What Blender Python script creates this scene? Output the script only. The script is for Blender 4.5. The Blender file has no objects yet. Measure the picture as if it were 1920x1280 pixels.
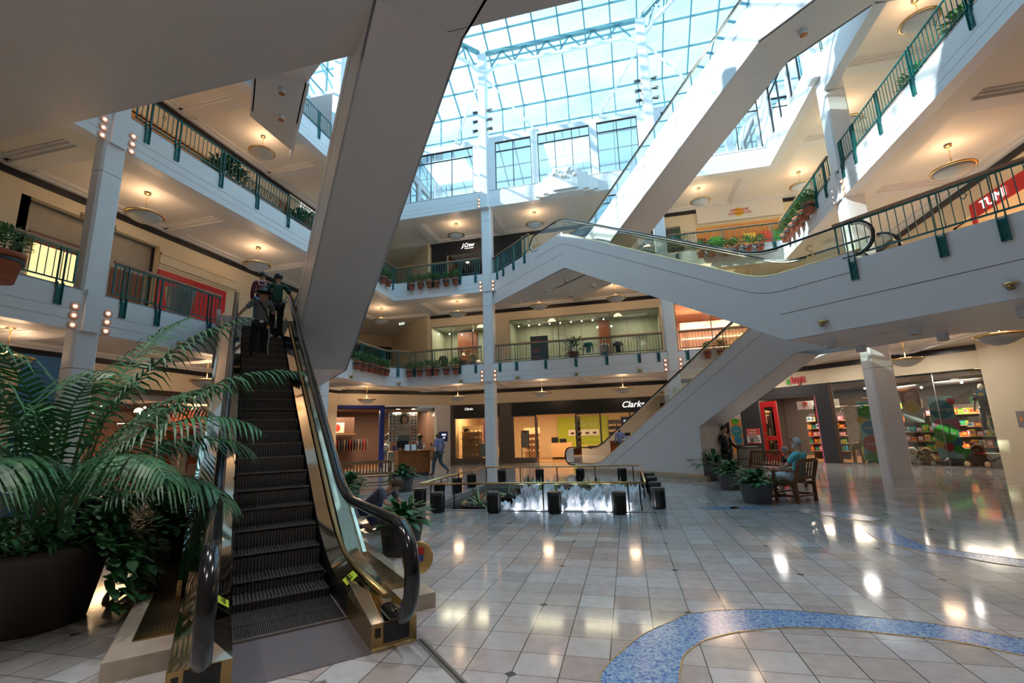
import bpy, bmesh, math, random
from mathutils import Vector, Matrix
R = math.radians
random.seed(7)
C = bpy.context.scene.collection
scene = bpy.context.scene

# ------------------------------------------------------------------ camera
EYE = 1.65
YAW, PITCH, ROLL, FPX = 0.233908645, 0.195277480, -0.030804, 868.2301
def camera_axes():
    cy, sy = math.cos(YAW), math.sin(YAW)
    f0 = Vector((-sy, cy, 0)); r0 = Vector((cy, sy, 0)); up = Vector((0, 0, 1))
    fw = f0*math.cos(PITCH) + up*math.sin(PITCH)
    u = -f0*math.sin(PITCH) + up*math.cos(PITCH)
    rt = r0*math.cos(ROLL) + u*math.sin(ROLL)
    u2 = -r0*math.sin(ROLL) + u*math.cos(ROLL)
    return rt, u2, fw
cam_d = bpy.data.cameras.new('camera')
cam = bpy.data.objects.new('camera', cam_d); C.objects.link(cam)
rt, uu, fw = camera_axes()
m = Matrix((rt, uu, -fw)).transposed().to_4x4()
m.translation = Vector((0, 0, EYE))
cam.matrix_world = m
cam_d.sensor_fit = 'HORIZONTAL'; cam_d.sensor_width = 36.0
cam_d.lens = FPX/1920*36.0
cam_d.clip_start = 0.05; cam_d.clip_end = 300
scene.camera = cam

# ------------------------------------------------------------------ colour management, sampling
vs = scene.view_settings
scene.display_settings.display_device = 'sRGB'
vs.view_transform = 'Standard'; vs.look = 'None'; vs.exposure = 0.85; vs.gamma = 1.0
vs.use_curve_mapping = False
cy = scene.cycles
cy.max_bounces = 8; cy.diffuse_bounces = 6; cy.glossy_bounces = 4
cy.transmission_bounces = 4; cy.transparent_max_bounces = 14
cy.sample_clamp_indirect = 4.0; cy.sample_clamp_direct = 0
cy.caustics_reflective = False; cy.caustics_refractive = False
cy.use_denoising = True
cy.use_adaptive_sampling = True; cy.adaptive_threshold = 0.02
try: cy.use_light_tree = True
except Exception: pass

# ------------------------------------------------------------------ sky and sun
w = bpy.data.worlds.new('sky'); scene.world = w; w.use_nodes = True
nt = w.node_tree; nt.nodes.clear()
out = nt.nodes.new('ShaderNodeOutputWorld'); bg = nt.nodes.new('ShaderNodeBackground')
tc = nt.nodes.new('ShaderNodeTexCoord'); mp = nt.nodes.new('ShaderNodeMapping')
mp.inputs['Scale'].default_value = (1.0, 1.0, 3.2)
nz = nt.nodes.new('ShaderNodeTexNoise'); nz.inputs['Scale'].default_value = 3.2
nz.inputs['Detail'].default_value = 7; nz.inputs['Roughness'].default_value = 0.62
cr = nt.nodes.new('ShaderNodeValToRGB')
cr.color_ramp.elements[0].position = 0.38; cr.color_ramp.elements[0].color = (0.36, 0.67, 0.97, 1)
cr.color_ramp.elements[1].position = 0.66; cr.color_ramp.elements[1].color = (0.66, 0.88, 1.0, 1)
nt.links.new(tc.outputs['Generated'], mp.inputs['Vector']); nt.links.new(mp.outputs[0], nz.inputs['Vector'])
nt.links.new(nz.outputs['Fac'], cr.inputs['Fac']); nt.links.new(cr.outputs['Color'], bg.inputs['Color'])
bg.inputs['Strength'].default_value = 1.25
nt.links.new(bg.outputs[0], out.inputs['Surface'])
sun_d = bpy.data.lights.new('sun', 'SUN'); sun_d.energy = 6.0; sun_d.angle = R(0.6); sun_d.color = (1.0, 0.95, 0.88)
sun = bpy.data.objects.new('sun', sun_d); C.objects.link(sun)
SUN_FROM = Vector((-1.0, -0.40, 0.66)).normalized()
sun.rotation_euler = SUN_FROM.to_track_quat('Z', 'Y').to_euler()

def light(name, kind, loc, energy, color=(1, 0.8, 0.6), size=0.2, rot=None, sy=None):
    d = bpy.data.lights.new(name, kind); d.energy = energy; d.color = color
    if kind == 'AREA':
        d.size = size
        if sy: d.shape = 'RECTANGLE'; d.size_y = sy
    else: d.shadow_soft_size = size
    o = bpy.data.objects.new(name, d); C.objects.link(o); o.location = loc
    if rot: o.rotation_euler = rot
    return o

# ------------------------------------------------------------------ materials
MT = {}
def mat(name, col, rough=0.5, metal=0.0, var=0.0, vs=6.0, bump=0.0, bs=40.0, spec=0.5, emit=0.0, coat=0.0, col2=None, alpha=None):
    m = bpy.data.materials.new(name); m.use_nodes = True
    n = m.node_tree; b = n.nodes['Principled BSDF']
    b.inputs['Base Color'].default_value = (*col, 1); b.inputs['Roughness'].default_value = rough
    b.inputs['Metallic'].default_value = metal
    b.inputs['Specular IOR Level'].default_value = spec
    if coat: b.inputs['Coat Weight'].default_value = coat; b.inputs['Coat Roughness'].default_value = 0.08
    if emit:
        b.inputs['Emission Color'].default_value = (*col, 1); b.inputs['Emission Strength'].default_value = emit
    if var or bump:
        t = n.nodes.new('ShaderNodeTexCoord'); z = n.nodes.new('ShaderNodeTexNoise')
        z.inputs['Scale'].default_value = vs; z.inputs['Detail'].default_value = 5
        n.links.new(t.outputs['Object'], z.inputs['Vector'])
        if var:
            r_ = n.nodes.new('ShaderNodeValToRGB')
            c2 = col2 or tuple(max(0, c*(1-var)) for c in col)
            r_.color_ramp.elements[0].position = 0.3; r_.color_ramp.elements[0].color = (*c2, 1)
            r_.color_ramp.elements[1].position = 0.7; r_.color_ramp.elements[1].color = (*col, 1)
            n.links.new(z.outputs['Fac'], r_.inputs['Fac']); n.links.new(r_.outputs['Color'], b.inputs['Base Color'])
        if bump:
            z2 = n.nodes.new('ShaderNodeTexNoise'); z2.inputs['Scale'].default_value = bs
            n.links.new(t.outputs['Object'], z2.inputs['Vector'])
            bp = n.nodes.new('ShaderNodeBump'); bp.inputs['Strength'].default_value = bump; bp.inputs['Distance'].default_value = 0.01
            n.links.new(z2.outputs['Fac'], bp.inputs['Height']); n.links.new(bp.outputs[0], b.inputs['Normal'])
    MT[name] = m
    return m
def glass_mat(name, tint, refl=0.06, rough=0.0):
    m = bpy.data.materials.new(name); m.use_nodes = True; n = m.node_tree; n.nodes.clear()
    o = n.nodes.new('ShaderNodeOutputMaterial'); mx = n.nodes.new('ShaderNodeMixShader')
    t = n.nodes.new('ShaderNodeBsdfTransparent'); g = n.nodes.new('ShaderNodeBsdfGlossy')
    fr = n.nodes.new('ShaderNodeFresnel'); fr.inputs['IOR'].default_value = 1.45
    ml = n.nodes.new('ShaderNodeMath'); ml.operation = 'MULTIPLY'; ml.inputs[1].default_value = refl/0.04; ml.use_clamp = True
    t.inputs['Color'].default_value = (*tint, 1); g.inputs['Roughness'].default_value = rough
    g.inputs['Color'].default_value = (1, 1, 1, 1)
    n.links.new(fr.outputs[0], ml.inputs[0]); n.links.new(ml.outputs[0], mx.inputs[0])
    n.links.new(t.outputs[0], mx.inputs[1]); n.links.new(g.outputs[0], mx.inputs[2]); n.links.new(mx.outputs[0], o.inputs['Surface'])
    MT[name] = m
    return m
mat('white', (0.80, 0.80, 0.83), 0.45, var=0.04, vs=1.5)
mat('white2', (0.74, 0.72, 0.72), 0.45, var=0.04, vs=1.5)
mat('soffit', (0.74, 0.68, 0.66), 0.35, var=0.05, vs=0.8)
mat('ceiling', (0.80, 0.745, 0.675), 0.6, var=0.04, vs=1.0)
mat('cream', (0.76, 0.66, 0.48), 0.55, var=0.05, vs=1.0)
mat('stonewall', (0.50, 0.45, 0.37), 0.5, var=0.15, vs=4.0)
mat('dark', (0.012, 0.012, 0.018), 0.3)
mat('groove', (0.10, 0.10, 0.12), 0.7)
mat('brass', (0.80, 0.58, 0.27), 0.22, 1.0)
mat('polish', (0.84, 0.74, 0.60), 0.06, 1.0)
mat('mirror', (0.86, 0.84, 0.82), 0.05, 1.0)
mat('beigereflect', (0.42, 0.38, 0.29), 0.42, 0.7)
mat('blackcloth', (0.010, 0.010, 0.013), 0.85)
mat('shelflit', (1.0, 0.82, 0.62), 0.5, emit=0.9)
mat('plate', (0.30, 0.28, 0.31), 0.32, 0.6)
mat('darkbrass', (0.42, 0.28, 0.12), 0.3, 1.0)
mat('green', (0.012, 0.13, 0.13), 0.4, 0.2)
mat('greenlight', (0.10, 0.30, 0.28), 0.4, 0.1)
mat('roofsteel', (0.13, 0.30, 0.34), 0.4, 0.2)
mat('whitesteel', (0.86, 0.88, 0.90), 0.4)
mat('railwood', (0.45, 0.22, 0.12), 0.35, var=0.3, vs=14)
mat('benchwood', (0.23, 0.085, 0.035), 0.4, var=0.4, vs=16)
mat('teak', (0.40, 0.21, 0.09), 0.45, var=0.35, vs=16)
mat('kioskwood', (0.34, 0.10, 0.03), 0.25, var=0.3, vs=9)
mat('terracotta', (0.47, 0.15, 0.085), 0.7, var=0.25, vs=9)
mat('potband', (0.03, 0.05, 0.06), 0.5)
mat('leaf', (0.06, 0.24, 0.08), 0.45, var=0.6, vs=9, col2=(0.012, 0.06, 0.02))
mat('leaf2', (0.19, 0.40, 0.14), 0.5, var=0.6, vs=14, col2=(0.06, 0.18, 0.07))
mat('palmleaf', (0.075, 0.27, 0.10), 0.42, var=0.6, vs=5, col2=(0.015, 0.08, 0.04))
mat('agave', (0.12, 0.26, 0.12), 0.45, var=0.7, vs=30, col2=(0.45, 0.50, 0.20))
mat('stem', (0.10, 0.13, 0.05), 0.6)
mat('soil', (0.02, 0.015, 0.01), 0.9, bump=0.6, bs=60)
mat('blackpot', (0.04, 0.033, 0.032), 0.38)
mat('greypot', (0.115, 0.11, 0.12), 0.5)
mat('rubber', (0.008, 0.009, 0.012), 0.16, spec=0.6)
mat('stepmetal', (0.13, 0.125, 0.13), 0.38, 0.5)
mat('stepline', (0.25, 0.22, 0.20), 0.4, 0.7)
mat('black', (0.012, 0.012, 0.013), 0.3)
mat('granite', (0.09, 0.085, 0.085), 0.25, var=0.5, vs=90)
mat('plinthstone', (0.52, 0.44, 0.35), 0.3, var=0.2, vs=8)
mat('curbstone', (0.30, 0.28, 0.28), 0.35, var=0.2, vs=10)
mat('bowl', (0.66, 0.66, 0.66), 0.35)
mat('lampglow', (1.0, 0.72, 0.45), 0.5, emit=3.0)
mat('bulb', (1.0, 0.74, 0.50), 0.5, emit=4.0)
mat('whitelight', (1.0, 0.90, 0.75), 0.5, emit=6.0)
mat('rosette', (0.85, 0.48, 0.36), 0.4, 0.15)
mat('cloudwhite', (0.86, 0.86, 0.86), 0.5)
mat('water', (0.02, 0.035, 0.04), 0.05, spec=0.8, bump=0.5, bs=14)
mat('foam', (0.93, 0.95, 1.0), 0.5, bump=0.6, bs=60)
glass_mat('glass', (0.93, 0.97, 0.95), 0.05)
glass_mat('roofglass', (0.76, 0.93, 0.97), 0.03)
glass_mat('windowglass', (0.74, 0.87, 0.90), 0.30)
glass_mat('storeglass', (0.93, 0.95, 0.93), 0.06)
glass_mat('escglass', (0.72, 0.76, 0.66), 0.10)

# ------------------------------------------------------------------ mesh helpers
class MB:
    def __init__(s): s.v = []; s.f = []; s.m = []; s.mats = []
    def mi(s, m):
        if m is None: return 0
        if m not in s.mats: s.mats.append(m)
        return s.mats.index(m)
    def add(s, vs, fs, m=None, T=None):
        k = s.mi(m); b = len(s.v)
        for p in vs:
            p = Vector(p)
            if T is not None: p = T @ p
            s.v.append(p)
        for f in fs: s.f.append(tuple(i+b for i in f)); s.m.append(k)
        return s
    def box(s, x0, x1, y0, y1, z0, z1, m=None, T=None):
        v = [(x, y, z) for z in (z0, z1) for x, y in ((x0, y0), (x1, y0), (x1, y1), (x0, y1))]
        return s.add(v, [(3, 2, 1, 0), (4, 5, 6, 7), (0, 1, 5, 4), (1, 2, 6, 5), (2, 3, 7, 6), (3, 0, 4, 7)], m, T)
    def bar(s, a, b, wd, ht, m=None, T=None):
        a = Vector(a); b = Vector(b); d = (b-a)
        if d.length < 1e-6: return s
        L = d.length; d.normalize()
        up = Vector((0, 0, 1)) if abs(d.z) < 0.99 else Vector((0, 1, 0))
        sd = d.cross(up).normalized(); u2 = sd.cross(d).normalized()
        v = []
        for q in (a, b):
            for i, j in ((-1, -1), (1, -1), (1, 1), (-1, 1)): v.append(q + sd*i*wd/2 + u2*j*ht/2)
        return s.add(v, [(0, 1, 2, 3), (7, 6, 5, 4), (0, 4, 5, 1), (1, 5, 6, 2), (2, 6, 7, 3), (3, 7, 4, 0)], m, T)
    def prism(s, poly, z0, z1, m=None, T=None):
        n = len(poly); v = [(x, y, z0) for x, y in poly] + [(x, y, z1) for x, y in poly]
        f = [tuple(range(n))[::-1], tuple(range(n, 2*n))] + [(i, (i+1) % n, n+(i+1) % n, n+i) for i in range(n)]
        return s.add(v, f, m, T)
    def sheet(s, poly, y0, y1, m=None, T=None):
        "poly in (x, z), given thickness along y"
        n = len(poly); v = [(x, y0, z) for x, z in poly] + [(x, y1, z) for x, z in poly]
        f = [tuple(range(n)), tuple(range(n, 2*n))[::-1]] + [(i, n+i, n+(i+1) % n, (i+1) % n) for i in range(n)]
        return s.add(v, f, m, T)
    def tube(s, pts, r, n=6, m=None, T=None, cap=True, sq=None):
        pts = [Vector(p) for p in pts]; v = []; f = []
        rs = r if isinstance(r, (list, tuple)) else [r]*len(pts)
        prev = None
        for i, p in enumerate(pts):
            d = (pts[min(i+1, len(pts)-1)] - pts[max(i-1, 0)])
            d = d.normalized() if d.length > 1e-9 else Vector((0, 0, 1))
            if prev is None:
                a = Vector((0, 0, 1)) if abs(d.z) < 0.9 else Vector((1, 0, 0))
                prev = d.cross(a).normalized()
            else:
                prev = (prev - d*prev.dot(d)); prev = prev.normalized() if prev.length > 1e-6 else d.orthogonal().normalized()
            q = d.cross(prev)
            for k in range(n):
                t = 2*math.pi*(k+0.5)/n
                v.append(p + prev*math.cos(t)*rs[i]*(sq[0] if sq else 1) + q*math.sin(t)*rs[i]*(sq[1] if sq else 1))
        for i in range(len(pts)-1):
            for k in range(n): f.append((i*n+k, i*n+(k+1) % n, (i+1)*n+(k+1) % n, (i+1)*n+k))
        if cap: f.append(tuple(range(n))[::-1]); f.append(tuple(range((len(pts)-1)*n, len(pts)*n)))
        return s.add(v, f, m, T)
    def lathe(s, prof, n=20, m=None, T=None, c=(0, 0, 0)):
        v = []; f = []
        for r, z in prof:
            for k in range(n):
                t = 2*math.pi*k/n; v.append((c[0]+r*math.cos(t), c[1]+r*math.sin(t), c[2]+z))
        for i in range(len(prof)-1):
            for k in range(n): f.append((i*n+k, i*n+(k+1) % n, (i+1)*n+(k+1) % n, (i+1)*n+k))
        if prof[0][0] > 1e-4: f.append(tuple(range(n))[::-1])
        if prof[-1][0] > 1e-4: f.append(tuple(range((len(prof)-1)*n, len(prof)*n)))
        return s.add(v, f, m, T)
    def ball(s, c, r, n=12, m=None, T=None):
        rx, ry, rz = r if isinstance(r, (list, tuple)) else (r, r, r)
        k = max(4, n//2); v = []; f = []
        for i in range(k+1):
            t = math.pi*i/k
            for j in range(n):
                a = 2*math.pi*j/n
                v.append((c[0]+rx*math.sin(t)*math.cos(a), c[1]+ry*math.sin(t)*math.sin(a), c[2]-rz*math.cos(t)))
        for i in range(k):
            for j in range(n): f.append((i*n+j, i*n+(j+1) % n, (i+1)*n+(j+1) % n, (i+1)*n+j))
        return s.add(v, f, m, T)
    def obj(s, name, m=None, parent=None, smooth=False, loc=None):
        me = bpy.data.meshes.new(name); me.from_pydata([tuple(p) for p in s.v], [], s.f)
        ml = s.mats or ([m] if m else [])
        if not s.mats and m: ml = [m]
        for q in ml: me.materials.append(MT[q] if isinstance(q, str) and q in MT else q)
        if s.mats:
            if m and None in s.mats: pass
            me.polygons.foreach_set('material_index', s.m)
        if smooth: me.polygons.foreach_set('use_smooth', [True]*len(me.polygons))
        me.validate(); me.update()
        if smooth == 'auto' : me.set_sharp_from_angle(angle=R(40))
        o = bpy.data.objects.new(name, me); C.objects.link(o)
        if parent is not None: o.parent = parent
        if loc: o.location = loc
        return o
def smooth40(o):
    o.data.polygons.foreach_set('use_smooth', [True]*len(o.data.polygons)); o.data.set_sharp_from_angle(angle=R(40)); return o
def struct(o): o['kind'] = 'structure'; return o
def tag(o, label, cat, group=None, kind=None):
    o['label'] = label; o['category'] = cat
    if group: o['group'] = group
    if kind: o['kind'] = kind
    return o
def thing(name, label, cat, loc=(0, 0, 0), rz=0, group=None):
    o = bpy.data.objects.new(name, None); C.objects.link(o); o.empty_display_size = 0.2
    o.location = loc; o.rotation_euler = (0, 0, rz)
    return tag(o, label, cat, group)
def dup(root, loc, rz=0, label=None, group=None, scale=None):
    r = root.copy(); C.objects.link(r); r.location = loc; r.rotation_euler = (0, 0, rz)
    if label: r['label'] = label
    if group: r['group'] = group
    if scale: r.scale = (scale,)*3 if not isinstance(scale, tuple) else scale
    for ch in list(root.children):
        c = ch.copy(); C.objects.link(c); c.parent = r
        for g in list(ch.children):
            d = g.copy(); C.objects.link(d); d.parent = c
    return r
def text(name, body, size, m, parent=None, loc=(0, 0, 0), rot=(R(90), 0, 0), ext=0.01, align='CENTER', sx=1.0, shear=0.0, off=0.0):
    cu = bpy.data.curves.new(name, 'FONT'); cu.body = body; cu.size = size; cu.extrude = ext
    cu.align_x = align; cu.align_y = 'CENTER'; cu.shear = shear; cu.offset = off
    cu.materials.append(MT[m]); cu.resolution_u = 3
    tmp = bpy.data.objects.new(name, cu)
    me = bpy.data.meshes.new_from_object(tmp); bpy.data.objects.remove(tmp); bpy.data.curves.remove(cu)
    me.name = name
    if not me.materials: me.materials.append(MT[m])
    o = bpy.data.objects.new(name, me); C.objects.link(o)
    if parent is not None: o.parent = parent
    o.location = loc; o.rotation_euler = rot; o.scale = (sx, 1, 1)
    return o
# ================================================================== building
XL, XR, YF, YN = -11.3, 7.15, 21.3, 5.95
TOP = {2: 4.98, 3: 9.55, 4: 14.05}; BOT = {2: 4.10, 3: 8.62, 4: 13.15}
FLR = {1: 0.0, 2: 4.88, 3: 9.45, 4: 13.95}; CEI = {1: 4.27, 2: 8.79, 3: 13.32}
DB = {2: 3.57, 3: 8.0, 4: 12.43}
ORD = {2: 'second', 3: 'third', 4: 'fourth'}
WXL, WXR, WYF = -14.7, 10.6, 25.0
COLX = (-6.28, 2.18); COLY = (7.44, 15.85)

# ---- floor with the pool cut out
PX0, PX1, PY0, PY1 = -4.66, 0.2, 10.33, 15.3
def floor_material():
    m = bpy.data.materials.new('stone_tiles'); m.use_nodes = True; n = m.node_tree; b = n.nodes['Principled BSDF']
    L = n.links.new
    tc = n.nodes.new('ShaderNodeTexCoord'); sep = n.nodes.new('ShaderNodeSeparateXYZ'); L(tc.outputs['Object'], sep.inputs[0])
    def math_(op, a, b_=None, clamp=False):
        k = n.nodes.new('ShaderNodeMath'); k.operation = op; k.use_clamp = clamp
        for i, q in enumerate((a, b_)):
            if q is None: continue
            if isinstance(q, (int, float)): k.inputs[i].default_value = q
            else: L(q, k.inputs[i])
        return k.outputs[0]
    S = 0.3354; S4 = S*4; X0 = -0.9194; Y0 = 4.8509
    gx = math_('SUBTRACT', sep.outputs[0], X0); gy = math_('SUBTRACT', sep.outputs[1], Y0)
    def dist(v, s):   # distance to nearest multiple of s
        q = math_('DIVIDE', v, s); fr = math_('SUBTRACT', q, math_('ROUND', q)); return math_('MULTIPLY', math_('ABSOLUTE', fr), s)
    dx, dy = dist(gx, S), dist(gy, S)
    line = math_('MAXIMUM', math_('LESS_THAN', dx, 0.0042), math_('LESS_THAN', dy, 0.0030))
    ddx, ddy = dist(gx, S4), dist(gy, S4)
    dia = math_('LESS_THAN', math_('ADD', ddx, ddy), 0.047)
    cx = math_('FLOOR', math_('DIVIDE', gx, S)); cyy = math_('FLOOR', math_('DIVIDE', gy, S))
    cmb = n.nodes.new('ShaderNodeCombineXYZ'); L(cx, cmb.inputs[0]); L(cyy, cmb.inputs[1])
    wn = n.nodes.new('ShaderNodeTexWhiteNoise'); wn.noise_dimensions = '2D'; L(cmb.outputs[0], wn.inputs['Vector'])
    cr = n.nodes.new('ShaderNodeValToRGB'); e = cr.color_ramp.elements
    e[0].position = 0; e[0].color = (0.41, 0.365, 0.35, 1); e[1].position = 1; e[1].color = (0.56, 0.57, 0.59, 1)
    for p, c in ((0.22, (0.46, 0.42, 0.39, 1)), (0.5, (0.52, 0.51, 0.51, 1)), (0.78, (0.48, 0.41, 0.395, 1))):
        x = e.new(p); x.color = c
    L(wn.outputs['Value'], cr.inputs['Fac'])
    nz = n.nodes.new('ShaderNodeTexNoise'); nz.inputs['Scale'].default_value = 9; nz.inputs['Detail'].default_value = 8
    L(tc.outputs['Object'], nz.inputs['Vector'])
    mx = n.nodes.new('ShaderNodeMix'); mx.data_type = 'RGBA'; mx.blend_type = 'MULTIPLY'; mx.inputs['Factor'].default_value = 0.35
    L(cr.outputs['Color'], mx.inputs['A']); L(nz.outputs['Color'], mx.inputs['B'])
    bw = n.nodes.new('ShaderNodeMapRange'); L(nz.outputs['Fac'], bw.inputs[0]); bw.inputs[3].default_value = 0.75; bw.inputs[4].default_value = 1.2
    mx2 = n.nodes.new('ShaderNodeMix'); mx2.data_type = 'RGBA'; mx2.blend_type = 'MULTIPLY'; mx2.inputs['Factor'].default_value = 1.0
    L(cr.outputs['Color'], mx2.inputs['A']); L(bw.outputs[0], mx2.inputs['B'])
    dk = n.nodes.new('ShaderNodeMix'); dk.data_type = 'RGBA'; L(math_('MAXIMUM', line, dia), dk.inputs['Factor'])
    L(mx2.outputs['Result'], dk.inputs['A']); dk.inputs['B'].default_value = (0.085, 0.08, 0.078, 1)
    L(dk.outputs['Result'], b.inputs['Base Color'])
    b.inputs['Roughness'].default_value = 0.085; b.inputs['Specular IOR Level'].default_value = 0.62
    bp = n.nodes.new('ShaderNodeBump'); bp.inputs['Strength'].default_value = 0.02; bp.inputs['Distance'].default_value = 0.01
    n2 = n.nodes.new('ShaderNodeTexNoise'); n2.inputs['Scale'].default_value = 2.2; L(tc.outputs['Object'], n2.inputs['Vector'])
    L(n2.outputs['Fac'], bp.inputs['Height']); L(bp.outputs[0], b.inputs['Normal'])
    MT['tiles'] = m
floor_material()
def mosaic_material():
    m = bpy.data.materials.new('blue_mosaic'); m.use_nodes = True; n = m.node_tree; b = n.nodes['Principled BSDF']
    tc = n.nodes.new('ShaderNodeTexCoord'); v = n.nodes.new('ShaderNodeTexVoronoi'); v.inputs['Scale'].default_value = 62
    n.links.new(tc.outputs['Object'], v.inputs['Vector'])
    s = n.nodes.new('ShaderNodeSeparateColor'); n.links.new(v.outputs['Color'], s.inputs[0])
    r_ = n.nodes.new('ShaderNodeValToRGB'); e = r_.color_ramp.elements
    e[0].position = 0; e[0].color = (0.05, 0.11, 0.36, 1); e[1].position = 1; e[1].color = (0.36, 0.50, 0.64, 1)
    for p, c in ((0.18, (0.06, 0.15, 0.45, 1)), (0.3, (0.16, 0.32, 0.56, 1)), (0.7, (0.20, 0.36, 0.58, 1))):
        x = e.new(p); x.color = c
    n.links.new(s.outputs[0], r_.inputs['Fac']); n.links.new(r_.outputs['Color'], b.inputs['Base Color'])
    b.inputs['Roughness'].default_value = 0.16
    MT['mosaic'] = m
mosaic_material()
b = MB()
FX0, FX1, FY0, FY1 = -24, 20, -6, 34
b.box(FX0, FX1, FY0, PY0, -0.3, 0); b.box(FX0, FX1, PY1, FY1, -0.3, 0)
b.box(FX0, PX0, PY0, PY1, -0.3, 0); b.box(PX1, FX1, PY0, PY1, -0.3, 0)
struct(b.obj('floor', 'tiles'))
def catmull(P, n=8):
    o = []
    for i in range(len(P)-1):
        p0 = P[max(i-1, 0)]; p1 = P[i]; p2 = P[i+1]; p3 = P[min(i+2, len(P)-1)]
        for k in range(n):
            t = k/n
            o.append(tuple(0.5*((2*p1[j])+(-p0[j]+p2[j])*t+(2*p0[j]-5*p1[j]+4*p2[j]-p3[j])*t*t+(-p0[j]+3*p1[j]-3*p2[j]+p3[j])*t**3) for j in range(len(p1))))
    o.append(tuple(P[-1])); return o
def ribbon(name, A, B, n=8, z=0.004):
    a = catmull(A, n); c = catmull(B, n); b = MB(); k = min(len(a), len(c))
    v = [(p[0], p[1], z) for p in a[:k]] + [(p[0], p[1], z) for p in c[:k]]
    b.add(v, [(i, i+1, k+i+1, k+i) for i in range(k-1)])
    o = struct(b.obj(name, 'mosaic'))
    e = MB(); e.tube([(p[0], p[1], z-0.001) for p in a[:k]], 0.006, 4); e.tube([(p[0], p[1], z-0.001) for p in c[:k]], 0.006, 4)
    struct(e.obj('floor_trim', 'brass', o)); return o
# (outer and inner borders of the big blue curve)
BL_O = [(-0.303, 3.498), (-0.277, 3.702), (-0.188, 3.92), (-0.047, 4.221), (0.087, 4.424), (0.253, 4.62), (0.425, 4.815), (0.755, 4.962), (1.123, 5.028), (1.384, 5.025), (1.766, 4.99), (2.119, 4.944), (2.418, 4.867), (2.64, 4.767), (2.803, 4.685)]
BL_I = [(0.213, 3.591), (0.238, 3.791), (0.27, 3.946), (0.336, 4.085), (0.408, 4.193), (0.479, 4.283), (0.617, 4.391), (0.77, 4.482), (1.086, 4.604), (1.262, 4.641), (1.459, 4.66), (1.767, 4.644), (2.081, 4.591), (2.353, 4.524), (2.595, 4.373)]
# continue the curve past the frame
BL_O = [(-0.05, 2.6), (-0.22, 3.05)] + BL_O + [(3.4, 4.55), (4.1, 4.1), (4.6, 3.4)]
BL_I = [(0.33, 2.6), (0.2, 3.05)] + BL_I + [(3.1, 4.15), (3.7, 3.75), (4.15, 3.2)]
ribbon('floor_inlay', BL_O, BL_I)
ribbon('floor_inlay', [(3.606, 9.088), (3.463, 8.656), (3.386, 8.297), (3.366, 7.999), (3.382, 7.797), (3.545, 7.432), (3.828, 7.172), (4.02, 6.929), (4.217, 6.798)] + [(5.6, 6.0), (7.0, 5.3)], [(3.628, 9.139), (3.855, 9.108), (4.003, 9.007), (3.889, 8.693), (3.793, 8.403), (3.785, 7.897), (3.869, 7.626), (4.139, 7.35), (4.437, 7.127)] + [(5.8, 6.25), (7.2, 5.55)])
ribbon('floor_inlay', [(3.254, 10.333), (3.411, 10.02), (3.611, 9.792), (3.783, 9.54), (3.968, 9.552), (4.19, 9.715)], [(3.27, 10.378), (3.546, 10.393), (3.81, 10.297), (4.019, 10.097), (4.123, 9.902), (4.217, 9.773)])
for cx, cy_, rx, ry, rot in ((1.70, 10.78, 0.41, 0.20, 0.15), (2.36, 10.86, 0.44, 0.19, 0.2)):
    N = 13
    A_ = [(cx-rx*math.cos(math.pi*k/N)*math.cos(rot)+ry*math.sin(math.pi*k/N)*math.sin(rot), cy_-rx*math.cos(math.pi*k/N)*math.sin(rot)-ry*math.sin(math.pi*k/N)*math.cos(rot)) for k in range(N+1)]
    B_ = [(cx-rx*math.cos(math.pi*k/N)*math.cos(rot)-ry*math.sin(math.pi*k/N)*math.sin(rot), cy_-rx*math.cos(math.pi*k/N)*math.sin(rot)+ry*math.sin(math.pi*k/N)*math.cos(rot)) for k in range(N+1)]
    ribbon('floor_inlay', A_, B_, 1)

# ---- slabs, fascias
def fascia_profile(T, B_, thick=0.30):
    g = 0.014
    z1, z2 = B_+0.20, B_+0.42
    return [(-thick, B_), (0, B_), (0, z1), (-g, z1), (-g, z1+g), (0, z1+g), (0, z2), (-g, z2), (-g, z2+g), (0, z2+g), (0, T-0.09), (-0.02, T-0.09), (-0.02, T), (-thick, T)]
def extrude_path(b, prof, path, m=None, closed=False, mats=None):
    """profile (out, z) swept along a horizontal path; 'out' points to the left of travel"""
    n = len(prof); rings = []
    P = [Vector((p[0], p[1])) for p in path]
    for i, p in enumerate(P):
        d1 = (P[i]-P[i-1]).normalized() if i > 0 else None
        d2 = (P[i+1]-P[i]).normalized() if i < len(P)-1 else None
        if d1 is None: d1 = d2
        if d2 is None: d2 = d1
        n1 = Vector((-d1.y, d1.x)); n2 = Vector((-d2.y, d2.x)); nn = (n1+n2); nn = nn/nn.dot(n1)
        rings.append([(p.x+nn.x*o, p.y+nn.y*o, z) for o, z in prof])
    v = [q for r_ in rings for q in r_]; f = []
    for i in range(len(P)-1):
        for k in range(n): f.append((i*n+k, (i+1)*n+k, (i+1)*n+(k+1) % n, i*n+(k+1) % n))
    f.append(tuple(range(n))); f.append(tuple(range((len(P)-1)*n, len(P)*n))[::-1])
    b.add(v, f, m)
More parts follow.
